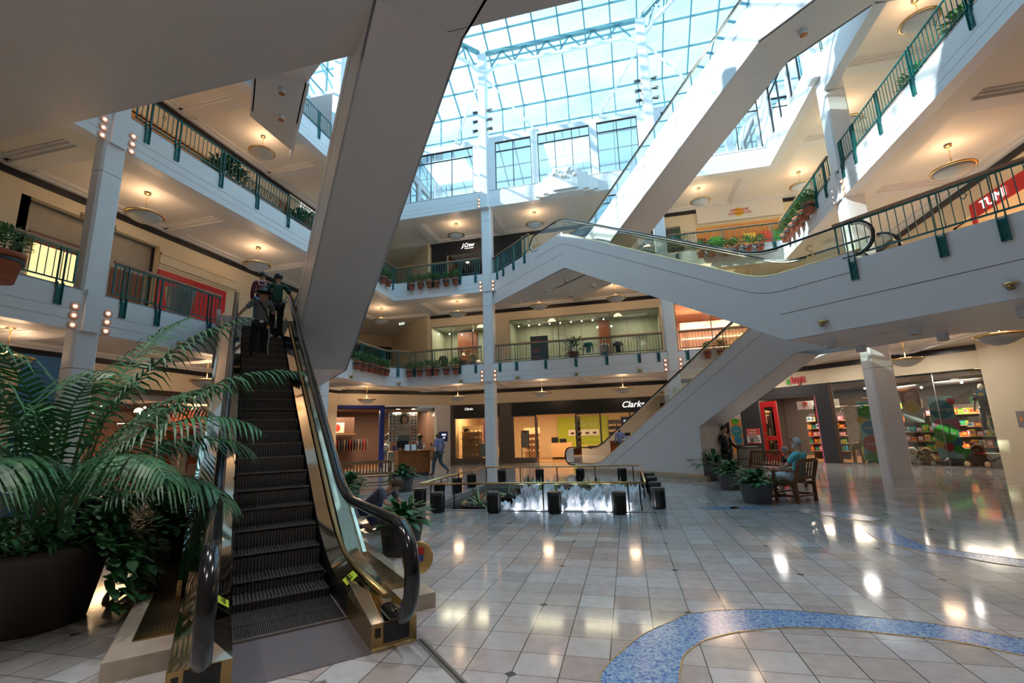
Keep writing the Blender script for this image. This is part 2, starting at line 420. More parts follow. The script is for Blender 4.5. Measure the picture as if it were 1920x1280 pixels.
# atrium lies to the left of travel when we go: right edge downward ... so travel clockwise seen from above? we go XL,near -> XL,far would have atrium on the right
CH = 0.85
def edge_path(L):
    if L == 2: return [(XR, 2.0), (XR, YF-CH), (XR-CH, YF), (XL+CH, YF), (XL, YF-CH), (XL, 2.0)]
    if L == 3: return [(XR, YN-3.4), (XR, YF), (XL, YF), (XL, YN-0.1)]
    return [(XR, 2.0), (XR, YF), (XL, YF), (XL, 2.0)]
for L in (2, 3, 4):
    b = MB(); extrude_path(b, fascia_profile(TOP[L], BOT[L]), edge_path(L))
    struct(b.obj('balcony_fascia', 'white'))
    # walkway slabs behind the fascia, top floor and ceiling
    b = MB(); ins = 0.3; oy = 30.0
    b.box(-24, XL-ins, -6, 34, CEI[L-1], FLR[L]); b.box(XR+ins, 20, -6, 34, CEI[L-1], FLR[L]); b.box(XL-ins, XR+ins, YF+ins, 34, CEI[L-1], FLR[L])
    struct(b.obj('ceiling', 'ceiling'))
    # coffer beams under the slab: one along the fascia, one per half bay across, one cornice at the wall
    b = MB(); z0, z1 = BOT[L]+0.004, CEI[L-1]+0.01
    for x0, x1 in ((XL-0.85, XL-0.28), (XR+0.28, XR+0.85)): b.box(x0, x1, -4, YF+0.85, z0, z1)
    b.box(XL-0.28, XR+0.28, YF+0.28, YF+0.85, z0, z1)
    k = MB()
    def cross(a0, a1, c, horizontal, wd=0.22):
        for dz, ww in ((0.0, wd), (0.06, wd+0.09), (0.11, wd+0.16)):
            if horizontal: k.box(a0, a1, c-ww, c+ww, z0+0.02+dz, z1)
            else: k.box(c-ww, c+ww, a0, a1, z0+0.028+dz, z1)
    for y in (3.2, 7.44, 11.6, 15.85, 20.0):
        cross(WXL, XL-0.8, y, True); cross(XR+0.8, WXR, y, True)
    for x in (-10.5, -6.28, -2.05, 2.18, 6.4): cross(YF+0.8, WYF+0.1, x, False)
    # cornice along the walls
    for dz, ww in ((0.03, 0.16), (0.08, 0.30)):
        k.box(WXL, WXL+ww, -4, WYF, z0+dz, z1); k.box(WXR-ww, WXR, -4, WYF, z0+dz, z1); k.box(WXL+0.3, WXR-0.3, WYF-ww, WYF+0.1, z0+dz+.004, z1)
    struct(b.obj('ceiling_beam', 'ceiling')); struct(k.obj('ceiling_coffers', 'white2'))
# near wing: fourth-floor slab, third-floor back wall, fourth-floor wall
b = MB(); b.box(XL-0.3, XR+0.3, -6, YN-0.3, CEI[3], FLR[4]); b.box(XL, XR, YN-0.3, YN, BOT[4], TOP[4]); struct(b.obj('ceiling', 'ceiling'))
b = MB(); b.box(-24, 20, 2.0, 2.2, FLR[3], CEI[3]); b.box(XL-3, XR+3, YN-0.35, YN-0.1, FLR[4], 17.2); struct(b.obj('wall_near', 'cream'))
# stone curb on the balcony edges
for L in (2, 3, 4):
    b = MB(); extrude_path(b, [(-0.02, TOP[L]), (-0.02, TOP[L]+0.035), (-0.30, TOP[L]+0.035), (-0.30, TOP[L])][::-1], edge_path(L))
    struct(b.obj('curb', 'curbstone'))
# ---- diagonal decks (sum = x+y, dif = x-y)
def SD(s, d): return ((s+d)/2, (s-d)/2)
KA, KB = -19.5, -8.3      # kinks, upper-left end and lower-right end
def deck(L, poly, name='bridge_deck'):
    b = MB()
    b.prism(poly, DB[L], FLR[L])
    o = struct(b.obj(name, 'soffit')); return o
def face(poly, s, th, m='white', name='bridge_fascia', T=None):
    """vertical slab in the plane x+y = s, poly as (dif, z); thickness th towards +sum"""
    v = [(*SD(s, d), z) for d, z in poly] + [(*SD(s+th, d), z) for d, z in poly]; n = len(poly)
    b = MB(); b.add(v, [tuple(range(n)), tuple(range(n, 2*n))[::-1]] + [(i, n+i, n+(i+1) % n, (i+1) % n) for i in range(n)], m)
    return b
# second-floor right deck and third-floor left deck, both behind the plane x+y = 15.5
S0, S1 = 15.5, 20.0
XRi, XLi = XR+0.3, XL-0.3
deck(2, [SD(S0+.12, -8.0), (13.5, 15.5+.12-13.5), (13.5, 12), (XRi, 12.5), (XRi, S1-XRi), SD(S1, -8.0)])
YFi = YF+0.3
deck(3, [SD(S0+.12, KA), SD(S1, KA), (S1-YFi, YFi), (XL-1, YFi), (XL-1, YF-1.0), (S0+.12-YF+1.0, YF-1.0)] if False else [SD(S0+.12, KA), SD(S1, KA), (S1-YFi, YFi), (S0+.12-YFi, YFi)])
# near decks: second-floor left, third-floor right, fourth-floor left and right
NS0, NS1 = -0.6, 4.03
deck(2, [SD(NS1-.12, KA), (XLi, NS1-.12-XLi), (XLi, NS0-XLi), SD(NS0, KA)])
deck(3, [(-24, YN), (-24, -6), (13, -6), (13, YN), (-1.92, YN), SD(4.0, KB), SD(3.65, KB), (-2.32, YN)])
deck(4, [SD(1.88, KA), (XLi, 1.88-XLi), (XLi, -.15-XLi), SD(-.15, KA)])
deck(4, [SD(17.32, KB), SD(19.35, KB), (XR, 19.35-XR), (XRi, 12.3), (13, 12.3), (13, 3.5), (XRi, 3.5), (XRi, 17.3-XRi)] )
# visible fascias of the decks
def deck_fascia(s, th, d0, d1, L, top=None, groove=True, m='white'):
    t = top or TOP[L]+0.04
    b = face([(d0, DB[L]), (d1, DB[L]), (d1, t), (d0, t)], s, th, m)
    for z in ((DB[L]+0.62,) if groove else ()):
        b2 = face([(d0, z), (d1, z), (d1, z+0.012), (d0, z+0.012)], s-0.004, 0.004, 'groove')
        k = len(b.v); gi = b.mi('groove'); b.v += b2.v; b.f += [tuple(i+k for i in f) for f in b2.f]; b.m += [gi]*len(b2.f)
    return struct(b.obj('bridge_fascia'))
deck_fascia(NS1-.12, 0.12, KA-7, KA, 2)
deck_fascia(NS0, 0.12, KA-3, KA, 2)
deck_fascia(1.88, 0.12, KA-6.5, KA, 4)
deck_fascia(17.2, 0.12, KB, KB+8, 4)
deck_fascia(19.35, 0.12, KB, KB+3.2, 4)
b = MB(); b.box(XR-0.02, XR+0.3, 12.3, COLY[1]-0.3, DB[4], TOP[4]); struct(b.obj('bridge_fascia', 'white'))
b = MB(); b.box(-20, 13, YN-0.001, YN+0.012, DB[3], TOP[3]); b.obj('bridge_fascia', 'soffit')['kind'] = 'structure'

# ---- columns
def column(x, y, z0, z1, wx=0.56, wy=0.56, name='column'):
    b = MB(); h = 0.0
    c = 0.05; X, Y = wx/2, wy/2
    poly = [(x-X+c, y-Y), (x+X-c, y-Y), (x+X, y-Y+c), (x+X, y+Y-c), (x+X-c, y+Y), (x-X+c, y+Y), (x-X, y+Y-c), (x-X, y-Y+c)]
    b.prism(poly, z0, z1)
    g = MB()
    g.prism([(px+(px-x)*0.004, py+(py-y)*0.004) for px, py in poly], z0+(z1-z0)*0.80, z0+(z1-z0)*0.80+0.012)
    o = struct(b.obj(name, 'white')); struct(g.obj('column_joint', 'groove', o))
    return o
seg = {1: (0.0, BOT[2]), 2: (TOP[2]-.1, BOT[3]), 3: (TOP[3]-.1, BOT[4])}
for L, (a, z) in seg.items():
    for x in COLX: column(x, YF+0.28, a, z, 0.50)
    for y in COLY:
        column(XL-0.16, y, a, z, 0.32, 0.50)
        column(XR+(0.55 if L == 1 else 0.32), y+(0.75 if L == 1 and y > 10 else 0), a, z, 0.60, 0.60)
for x in COLX: column(x, YF-0.02, TOP[4]-1.0, 22.2, 0.46, 0.46)
for L in (2, 3, 4):
    b = MB()
    for x in COLX: b.box(x-0.17, x+0.17, YF-0.07, YF+0.2, BOT[L], TOP[L]+0.05)
    for y in COLY: b.box(XL-0.2, XL+0.07, y-0.17, y+0.17, BOT[L], TOP[L]+0.05); b.box(XR-0.07, XR+0.2, y-0.17, y+0.17, BOT[L], TOP[L]+0.05)
    struct(b.obj('column_pilaster', 'white'))
for y in COLY: column(XL+0.0, y, TOP[4]-1.0, 22.2, 0.46, 0.46); column(XR, y, TOP[4]-1.0, 22.2, 0.46, 0.46)

# ---- far and side walls on the upper floors
def wall_band(b, x0, x1, y0, y1, z): b.box(x0, x1, y0, y1, z-0.20, z)
# ================================================================== fourth-floor window walls, roof
WT = 17.2
def window_wall(name, axis, c, a0, a1, openings, glassname, zb=14.0, inward=1):
    """wall at y=c (axis x) or x=c (axis y) with openings [(a,b,z0,z1,n_mullions)]"""
    b = MB(); th = 0.25
    def bx(p0, p1, z0, z1, B_=b, t0=0.0, t1=th, m=None):
        if p1 <= p0 or z1 <= z0: return
        if axis == 'x': B_.box(p0, p1, c+t0, c+t1, z0, z1, m)
        else: B_.box(min(c+t0*inward, c+t1*inward), max(c+t0*inward, c+t1*inward), p0, p1, z0, z1, m)
    cur = a0
    for (p, q, z0, z1, nm) in openings:
        bx(cur, p, zb, WT); bx(p, q, zb, z0); bx(p, q, z1, WT); cur = q
    bx(cur, a1, zb, WT)
    wobj = struct(b.obj(name, 'white'))
    for k, (p, q, z0, z1, nm) in enumerate(openings):
        f = MB(); fw_ = 0.035
        for z in (z0, z1-fw_, z0+(z1-z0)*0.80): bx(p, q, z, z+fw_, f, 0.06, 0.12)
        for i in range(nm+1):
            u = p+(q-p-fw_)*i/nm; bx(u, u+fw_, z0, z1, f, 0.055, 0.125)
        g = MB(); bx(p, q, z0, z1, g, 0.088, 0.094)
        o = struct(f.obj(glassname+'_%d' % (k+1), 'dark')); struct(g.obj('window_pane', 'windowglass', o))
    return wobj
window_wall('wall_far', 'x', 21.4, -11.4, 7.35, [(-10.6, -6.95, 14.15, 16.87, 3), (-5.72, -3.78, 14.15, 16.87, 2), (-3.42, -0.75, 14.15, 16.92, 3), (-0.38, 1.6, 14.15, 16.95, 2), (2.75, 4.7, 14.15, 16.9, 2), (5.0, 7.05, 14.2, 16.6, 2)], 'window')
window_wall('wall_right', 'y', 7.15, 16.1, 21.4, [(16.4, 18.2, 14.1, 16.5, 2), (18.4, 20.5, 14.1, 16.5, 2)], 'window', inward=1)
window_wall('wall_left', 'y', -11.35, 16.1, 21.4, [(16.4, 18.5, 14.1, 16.8, 2), (18.9, 21.0, 14.1, 16.8, 2)], 'window', inward=-1)
b = MB()   # rooms behind the clerestory: roof deck and back walls
b.box(-15, 10.9, 21.65, 25.8, WT-0.15, WT); b.box(7.4, 10.9, 16.1, 21.65, WT-0.15, WT); b.box(-15, -11.6, 16.1, 21.65, WT-0.15, WT)
b.box(-11.6, -11.3, 16.0, 16.1, 14, WT); b.box(7.15, 10.9, 15.98, 16.1, 14, WT)
b.box(-15, 10.9, 25.4, 25.7, 13.9, WT+0.6)
struct(b.obj('wall_clerestory', 'white'))
b = MB(); b.box(-14.9, 10.8, 21.7, 25.4, 13.9, 13.96); struct(b.obj('floor_upper', 'white2'))
for x_ in (-9.0, -2.0, 5.0): light('added_office_fill', 'AREA', (x_, 23.5, 16.95), 130, (0.92, 0.97, 1.0), 2.5)  # added fill so the rooms behind the windows look brighter
light('added_office_fill', 'AREA', (9.0, 18.5, 16.95), 70, (0.92, 0.97, 1.0), 2.0)
b = MB(); b.box(-15.0, -14.7, -1, 25.8, 13.9, WT+0.6); b.box(10.6, 10.9, -1, 25.8, 13.9, WT+0.6); b.box(-15, 10.9, -1.2, -0.9, 13.9, WT+0.6)
struct(b.obj('wall_gallery', 'white'))
# glazed roof: gable with vertical glass skirt
EY, EZ, SL = 25.7, 22.2, 0.5
RY = 12.4; RZ = EZ+SL*(EY-RY); NY = 2*RY-EY
GX0, GX1 = -15.0, 10.9
g = MB()
g.add([(GX0, EY, EZ), (GX1, EY, EZ), (GX1, RY, RZ), (GX0, RY, RZ), (GX0, NY, EZ), (GX1, NY, EZ)], [(0, 1, 2, 3), (3, 2, 5, 4)])
g.add([(GX0, EY, WT), (GX1, EY, WT), (GX1, EY, EZ), (GX0, EY, EZ)], [(0, 1, 2, 3)])
g.add([(GX0, NY, WT), (GX1, NY, WT), (GX1, NY, EZ), (GX0, NY, EZ)], [(0, 1, 2, 3)])
for x in (GX0, GX1): g.add([(x, EY, WT), (x, NY, WT), (x, NY, EZ), (x, RY, RZ), (x, EY, EZ)], [(0, 1, 2, 3, 4)])
struct(g.obj('skylight_glass', 'roofglass'))
b = MB()
xs = [COLX[0]+1.41*k for k in range(-6, 13)]
for x in xs:
    b.bar((x, EY, WT), (x, EY, EZ), 0.06, 0.09); b.bar((x, EY, EZ-.05), (x, RY, RZ-.05), 0.07, 0.16)
    b.bar((x, RY, RZ-.05), (x, NY, EZ-.05), 0.07, 0.16)
n = 10
for k in range(n+1):
    t = k/n; y = EY+(RY-EY)*t; z = EZ+(RZ-EZ)*t
    b.bar((GX0, y, z-.03), (GX1, y, z-.03), 0.07, 0.09)
    if k: y2 = NY+(RY-NY)*t; b.bar((GX0, y2, z-.03), (GX1, y2, z-.03), 0.07, 0.09)
for z in (18.9, 20.55): b.bar((GX0, EY, z), (GX1, EY, z), 0.06, 0.08)
for x in (GX0, GX1):
    for k in range(19):
        y = NY+(EY-NY)*k/18; zt = EZ+SL*(EY-max(y, 2*RY-y)) 
        b.bar((x, y, WT), (x, y, zt), 0.06, 0.09)
    for z in (18.9, 20.55, 22.2, 24.0, 26.0):
        dy = 0 if z <= EZ else (z-EZ)/SL
        b.bar((x, NY+dy, z), (x, EY-dy, z), 0.06, 0.08)
struct(b.obj('skylight_frame', 'roofsteel'))
# trusses between the column heads
def truss(label, P, Q, zt=22.3, zb=21.25, flare=0.45):
    t = thing('roof_truss', label, 'truss', group=None)
    P = Vector(P); Q = Vector(Q); d = (Q-P); L = d.length; d.normalize()
    at = lambda u, z: (P.x+d.x*u, P.y+d.y*u, z)
    a = MB(); a.bar(at(0.2, zt), at(L-0.2, zt), 0.20, 0.12); a.bar(at(0.2, zt+.12), at(L-.2, zt+.12), 0.10, 0.10); a.obj('top_chord', 'roofsteel', t)
    a = MB(); a.bar(at(0.25, zb-0.15), at(flare+0.4, zb+0.18), 0.12, 0.12); a.bar(at(flare+0.4, zb+0.18), at(L-flare-0.4, zb+0.18), 0.14, 0.13); a.bar(at(L-flare-0.4, zb+0.18), at(L-0.25, zb-0.15), 0.12, 0.12)
    a.obj('bottom_chord', 'whitesteel', t)
    k = 6
    w_ = MB()
    for i in range(k):
        u0 = 0.5+(L-1.0)*i/k; u1 = 0.5+(L-1.0)*(i+0.5)/k; u2 = 0.5+(L-1.0)*(i+1)/k
        w_.bar(at(u0, zb+.2), at(u1, zt), 0.07, 0.07); w_.bar(at(u1, zt), at(u2, zb+.2), 0.07, 0.07)
    w_.obj('web', 'roofsteel', t)
    return t
c1, c2 = (COLX[0], YF, 0), (COLX[1], YF, 0)
truss('pale steel roof truss spanning between the two tall columns of the window wall', c1, c2)
LC = (XL, COLY[1], 0); RC = (XR, COLY[1], 0)
truss('diagonal steel truss from the first tall column towards the big sloping beam', c1, LC)
truss('diagonal steel truss rising behind the gold escalator rail under the skylight', c2, RC)
def strut(label, a, b_):
    m_ = MB(); m_.tube([a, b_], 0.055, 8); tag(m_.obj('brace_rod', 'whitesteel'), label, 'brace')
strut('white rod slanting down from the first tall column towards the paired windows', (-6.1, 21.2, 20.7), (-3.55, 21.35, 17.2))
strut('white rod slanting down from the first tall column towards the sloping beam', (-6.45, 21.2, 20.7), (-7.9, 21.35, 17.2))
strut('white rod slanting down from the second tall column towards the three-pane window', (2.05, 21.2, 20.7), (-0.2, 21.35, 17.2))
strut('white rod slanting down from the second tall column behind the gold escalator rail', (2.35, 21.2, 20.7), (4.9, 21.35, 17.2))
# spotlights on the two tall columns
def spot0():
    t = thing('spotlight', '', 'spotlight')
    a = MB(); a.tube([(0, 0, 0), (0, -0.12, 0)], 0.02, 8); a.box(-0.05, 0.05, -0.02, 0.0, -0.06, 0.06); a.obj('bracket', 'brass', t)
    a = MB(); a.tube([(0, -0.08, 0.02), (0, -0.30, -0.10)], [0.07, 0.085], 14); a.tube([(0, -0.30, -0.10), (0, -0.33, -0.117)], [0.085, 0.095], 14); a.obj('housing', 'black', t)
    a = MB(); a.tube([(0, -0.328, -0.116), (0, -0.336, -0.12)], [0.08, 0.08], 14); a.obj('lens', 'windowglass', t)
    return t
sp0 = spot0(); first = True
for ci, cx in enumerate(COLX):
    cn = ('first', 'second')[ci]
    for hi, z in enumerate((18.65, 18.1, 17.55)):
        for side in (-1, 1):
            loc = (cx+side*0.24, YF-0.1, z); rz = side*R(55)
            lb = '%s black spotlight on the %s tall column, %s' % (('highest', 'middle', 'lowest')[hi], ('first', 'second')[ci], (('facing the sloping beam', 'facing the paired windows') if ci == 0 else ('facing the two-pane window', 'facing the gold rail'))[0 if side < 0 else 1])
            if first: sp0.location = loc; sp0.rotation_euler = (0, 0, rz); sp0['label'] = lb; sp0['group'] = 'spotlights on the tall columns'; first = False
            else: dup(sp0, loc, rz, lb, 'spotlights on the tall columns')
# sculpted crest on the fourth-floor fascia
t = thing('fascia_crest', 'white stepped sculpted crest on the balcony edge below the middle windows', 'ornament', (-2.05, YF, 13.15))
a = MB()
for k, (hw, d, z0, z1) in enumerate(((1.55, 0.10, 0.12, 0.55), (1.35, 0.22, 0.0, 0.78), (1.12, 0.34, 0.10, 0.95), (0.85, 0.46, -0.05, 1.10), (0.6, 0.58, 0.08, 1.22))):
    a.box(-hw, hw, -d, 0.02, z0, z1)
a.obj('stepped_block', 'cloudwhite', t)
a = MB()
for k in range(9):
    u = -0.5+k*0.125; a.ball((u, -0.60, 0.9+0.2*math.sin(k*1.3)), (0.11, 0.09, 0.10), 8)
a.obj('carving', 'cloudwhite', t, smooth=True)
# ================================================================== escalators
def loop_path(x_end, z_top, r, sgn, x_in):
    """handrail newel loop at x_end (front-most x), turning down; sgn -1 for the low end, +1 for the high end"""
    o = []
    cx = x_end - sgn*r
    for k in range(0, 13):
        a = math.pi*k/12
        o.append((cx + sgn*r*math.sin(a), z_top - r + r*math.cos(a)))
    o.append((x_in, z_top-2*r+0.02))
    return o
def escalator(name, label, rise, csum, low_end, i0, i1, high_end, elo, ehi, hw, clad_bottom, full=False, glass='escglass', clad='white', gh=0.62, body_half=None, group=None, hr_style='brass', show_steps=True):
    """rise = -1: rises towards smaller dif, +1: larger dif. dif values are turned into local x from low_end."""
    q = math.sqrt(2)
    X = lambda d: (d-low_end)*rise/q
    wx, wy = SD(csum, low_end)
    root = thing(name, label, 'escalator', (wx, wy, 0), R(135) if rise < 0 else R(-45), group)
    xi0, xi1, xe = X(i0), X(i1), X(high_end)
    sl = (ehi-elo)/(xi1-xi0)
    def prof(off=0.0, x0=0.0, x1=None, cr=0.5, n=6):
        """edge line with rounded kinks, z offset 'off'"""
        x1 = xe if x1 is None else x1
        pts = []
        z = lambda x: elo if x <= xi0 else (ehi if x >= xi1 else elo+(x-xi0)*sl)
        pts.append((x0, z(x0)+off))
        for xk, a in ((xi0, 1), (xi1, -1)):
            if xk-cr > x0 and xk+cr < x1:
                for k in range(n+1):
                    t = k/n; u = xk-cr+2*cr*t
                    zz = (1-t)**2*z(xk-cr)+2*t*(1-t)*z(xk)+t*t*z(xk+cr)
                    pts.append((u, zz+off))
        pts.append((x1, z(x1)+off))
        return pts
    E = lambda x: elo if x <= xi0 else (ehi if x >= xi1 else elo+(x-xi0)*sl)
    bh = body_half or hw
    # cladding on both faces and underside
    for s_, nm in ((1, 'side_panel'), (-1, 'side_panel')):
        top = prof(-0.012, 0.35 if not full else 2.0, xe-0.3)
        bot = [(X(d), z) for d, z in clad_bottom]
        poly = top + bot[::-1]
        a = MB(); a.sheet(poly, s_*bh-(0.04 if s_ > 0 else 0), s_*bh+(0.04 if s_ < 0 else 0), clad)
        if clad == 'white':
            for off in (0.42, 0.98):
                line = [(x, z-off) for x, z in top if min(b_[1] for b_ in bot) < z-off]
                for (x_0, z_0), (x_1, z_1) in zip(line[:-1], line[1:]):
                    y_ = s_*(bh+0.002)
                    if off < 0.9: a.bar((x_0, y_, z_0), (x_1, y_, z_1), 0.004, 0.010, 'groove')
        a.obj(nm, None, root)
    a = MB(); bot = [(X(d), z) for d, z in clad_bottom]
    for (x_0, z_0), (x_1, z_1) in zip(bot[:-1], bot[1:]):
        flat = abs(z_0-z_1) < 1e-3 and min(abs(z_0-q_) for q_ in DB.values()) < 0.06
        if (z_0 > 0.02 or z_1 > 0.02) and not flat: a.add([(x_0, -bh, z_0), (x_1, -bh, z_1), (x_1, bh, z_1), (x_0, bh, z_0)], [(0, 1, 2, 3)])
    a.obj('underside_panel', 'soffit', root)
    # glass, trims, handrails
    for s_ in (1, -1):
        y = s_*hw if not full else s_*0.65
        lo = prof(0.0, 0.25, xe-0.25); hi = prof(gh-0.02, 0.0, xe)
        r = (gh-0.02+0.10)/2
        x_lo, x_hi = 0.0, xe
        ring = [(x, z) for x, z in hi if x_lo+r <= x <= x_hi-r]
        arc1 = [(x_hi-r+r*math.sin(math.pi*k/10), ehi+gh-0.02-r+r*math.cos(math.pi*k/10)) for k in range(11)]
        arc0 = [(r-r*math.sin(math.pi*k/10), elo+gh-0.02-r+r*math.cos(math.pi*k/10)) for k in range(11)][::-1]
        gl = MB(); poly = [(r, elo+gh-.02)]+ring[1:-1]+arc1+[p for p in lo[::-1] if r < p[0] < xe-r]+arc0
        gl.add([(x, y, z) for x, z in poly], [tuple(range(len(poly)))])
        gl.obj('glass_balustrade', glass, root)
        # handrail path incl. loops
        top = [(x, z+0.02) for x, z in prof(gh, 0.0, xe) if r < x < xe-r]
        if full: rr = 0.36; x_s, x_n = -0.42, xe+0.42
        else: rr = r+0.02; x_s, x_n = -0.02, xe+0.02
        cx0, cz0 = x_s+rr, elo+gh+0.02-rr; cx1, cz1 = x_n-rr, ehi+gh+0.02-rr
        p0 = [(cx0+0.25, cz0-rr)]+[(cx0-rr*math.sin(math.pi*k/12), cz0-rr*math.cos(math.pi*k/12)) for k in range(13)]
        p1 = [(cx1+rr*math.sin(math.pi*k/12), cz1+rr*math.cos(math.pi*k/12)) for k in range(13)]+[(cx1-0.25, cz1-rr)]
        path = [(x, y, z) for x, z in p0+top+p1]
        h = MB()
        if full: h.tube(path, 0.060, 12, sq=(1.0, 0.72)); o = h.obj('handrail', 'rubber', root, smooth=True)
        else: h.tube(path, 0.042, 8, sq=(1.0, 0.6)); o = h.obj('handrail', 'rubber', root, smooth=True)
        k_ = MB(); k_.tube([(x, y, z-0.045) for x, y, z in [(a_, y, c_) for a_, c_ in top]], 0.026, 6); 
        inner = [(cx0-(rr-.05)*math.sin(math.pi*k/12), y, cz0-(rr-.05)*math.cos(math.pi*k/12)) for k in range(13)]
        inner1 = [(cx1+(rr-.05)*math.sin(math.pi*k/12), y, cz1+(rr-.05)*math.cos(math.pi*k/12)) for k in range(13)]
        k_.tube(inner, 0.022, 6); k_.tube(inner1, 0.022, 6)
        k_.obj('handrail_guide', 'polish', root, smooth=True)
        tr = MB(); tr.tube([(x, y, z) for x, z in lo], 0.022, 6, sq=(1.6, 1.0)); tr.obj('lower_trim', 'darkbrass' if full else 'brass', root, smooth=True)
    return root, dict(X=X, E=E, xi0=xi0, xi1=xi1, xe=xe, sl=sl, prof=prof)

def step_mesh(y0, y1, d=0.40, h=0.2):
    a = MB(); a.box(0, d, y0, y1, -0.03, 0, 'stepmetal')
    n = 26
    for k in range(n+1):
        y = y0+(y1-y0)*k/n; a.box(0.004, d, y-0.006, y+0.006, 0, 0.008, 'black')
        a.box(-0.004, 0.0, y-0.007, y+0.007, -h, 0.0, 'black')
    a.box(0.0, 0.02, y0, y1, -h, 0, 'stepmetal'); a.box(-0.006, 0.006, y0, y1, -0.004, 0.009, 'stepline')
    return a
def add_steps(root, g, yw, nstep_individual=True, flo=0.0, fhi=4.88, lead=0.0):
    sl = g['sl']; d = 0.2/ sl
    x = g['xi0']-0.06; z = flo; k = 0; base = None
    res = []
    while z < fhi-0.12:
        z2 = min(z+0.2, fhi); res.append((x, z2)); x += d; z = z2
    # flat lead-in treads with growing rise
    first = [(g['xi0']-0.06-d*0.98, 0.09), ]
    allst = [(first[0][0], flo+0.09)]+res
    if nstep_individual:
        for (sx, sz) in allst:
            if base is None:
                base = step_mesh(-yw, yw, d+0.03).obj('step', None, root); o = base
            else:
                o = base.copy(); C.objects.link(o); o.parent = root
            o.location = (sx, 0, sz)
    else:
        a = MB()
        for sx, sz in allst: a.box(sx, sx+d, -yw, yw, sz-0.2, sz, 'stepmetal')
        a.obj('step_band', None, root)['kind'] = 'stuff'

# -- third floor (left) down to second floor (right), the white one crossing the middle of the hall
r1, g1 = escalator('escalator', 'white-clad escalator with glass sides crossing the hall high up, sloping down to the bridge', -1, 16.45, -5.2, -8.6, -19.5, -22.7, 5.18, 9.52, 0.64,
    [(-5.6, DB[2]), (-8.0, DB[2]), (KA+.15, DB[3]), (-22.6, DB[3])], body_half=0.672)
add_steps(r1, g1, 0.5, False, 4.88, 9.3)
# extend its deck fascias beyond the ends
deck_fascia(S0, 0.10, -8.1, 2.5, 2, top=5.0)
deck_fascia(S0, 0.10, -28.0, KA+.1, 3, top=9.52)
# -- third floor (left) up to fourth floor (right)
r2, g2 = escalator('escalator', 'escalator climbing to the fourth floor under the skylight, sunlit white side with gold rail', 1, 18.35, -22.9, -19.5, KB, -5.0, 9.50, 13.9, 0.62,
    [(-22.8, DB[3]), (KA-.15, DB[3]), (KB, DB[4]), (-5.2, DB[4])], body_half=0.76)
add_steps(r2, g2, 0.5, False, 9.3, 13.7)
# -- ground floor up to second floor on the right
r3, g3 = escalator('escalator', 'white escalator rising from the shoe shop front up to the second-floor bridge', 1, 19.3, -24.0, -20.9, -9.3, -6.4, 0.32, 5.18, 0.58,
    [(-22.2, 0.14), (-13.93, 0.14), (-13.93, 1.67), (-9.25, DB[2]), (-6.6, DB[2])], body_half=0.60)
add_steps(r3, g3, 0.48, False, 0.0, 4.88)
b = MB(); T3 = Matrix.Translation((*SD(19.3, -24.0), 0)) @ Matrix.Rotation(R(-45), 4, 'Z')
b.box(1.0, 7.35, -0.78, 0.78, 0, 0.14, 'plinthstone'); b.box(0.9, 7.13, -0.615, -0.60, 0.14, 0.165, 'brass'); b.obj('plinth', None, r3)
# -- second floor (left) up to third floor (near right): the big sloping beam overhead
r4, g4 = escalator('escalator', 'escalator seen from below as a huge sloping beam overhead beside the man in green', 1, 3.0, -22.9, -19.5, KB, -5.6, 5.18, 9.52, 0.60,
    [(-22.8, DB[2]), (KA, DB[2]), (KB, DB[3]), (-7.9, DB[3]), (-5.7, DB[3])], body_half=0.73)
add_steps(r4, g4, 0.5, False, 4.88, 9.3)
# -- third floor (near right) up to fourth floor (left)
r5, g5 = escalator('escalator', 'escalator above the top ceiling panel, leading to the deck with two can lights', -1, 0.9, -5.0, KB, KA, -22.8, 9.52, 13.9, 0.60,
    [(-5.2, DB[3]), (KB, DB[3]), (KA, DB[4]), (-22.6, DB[4])], body_half=0.69)
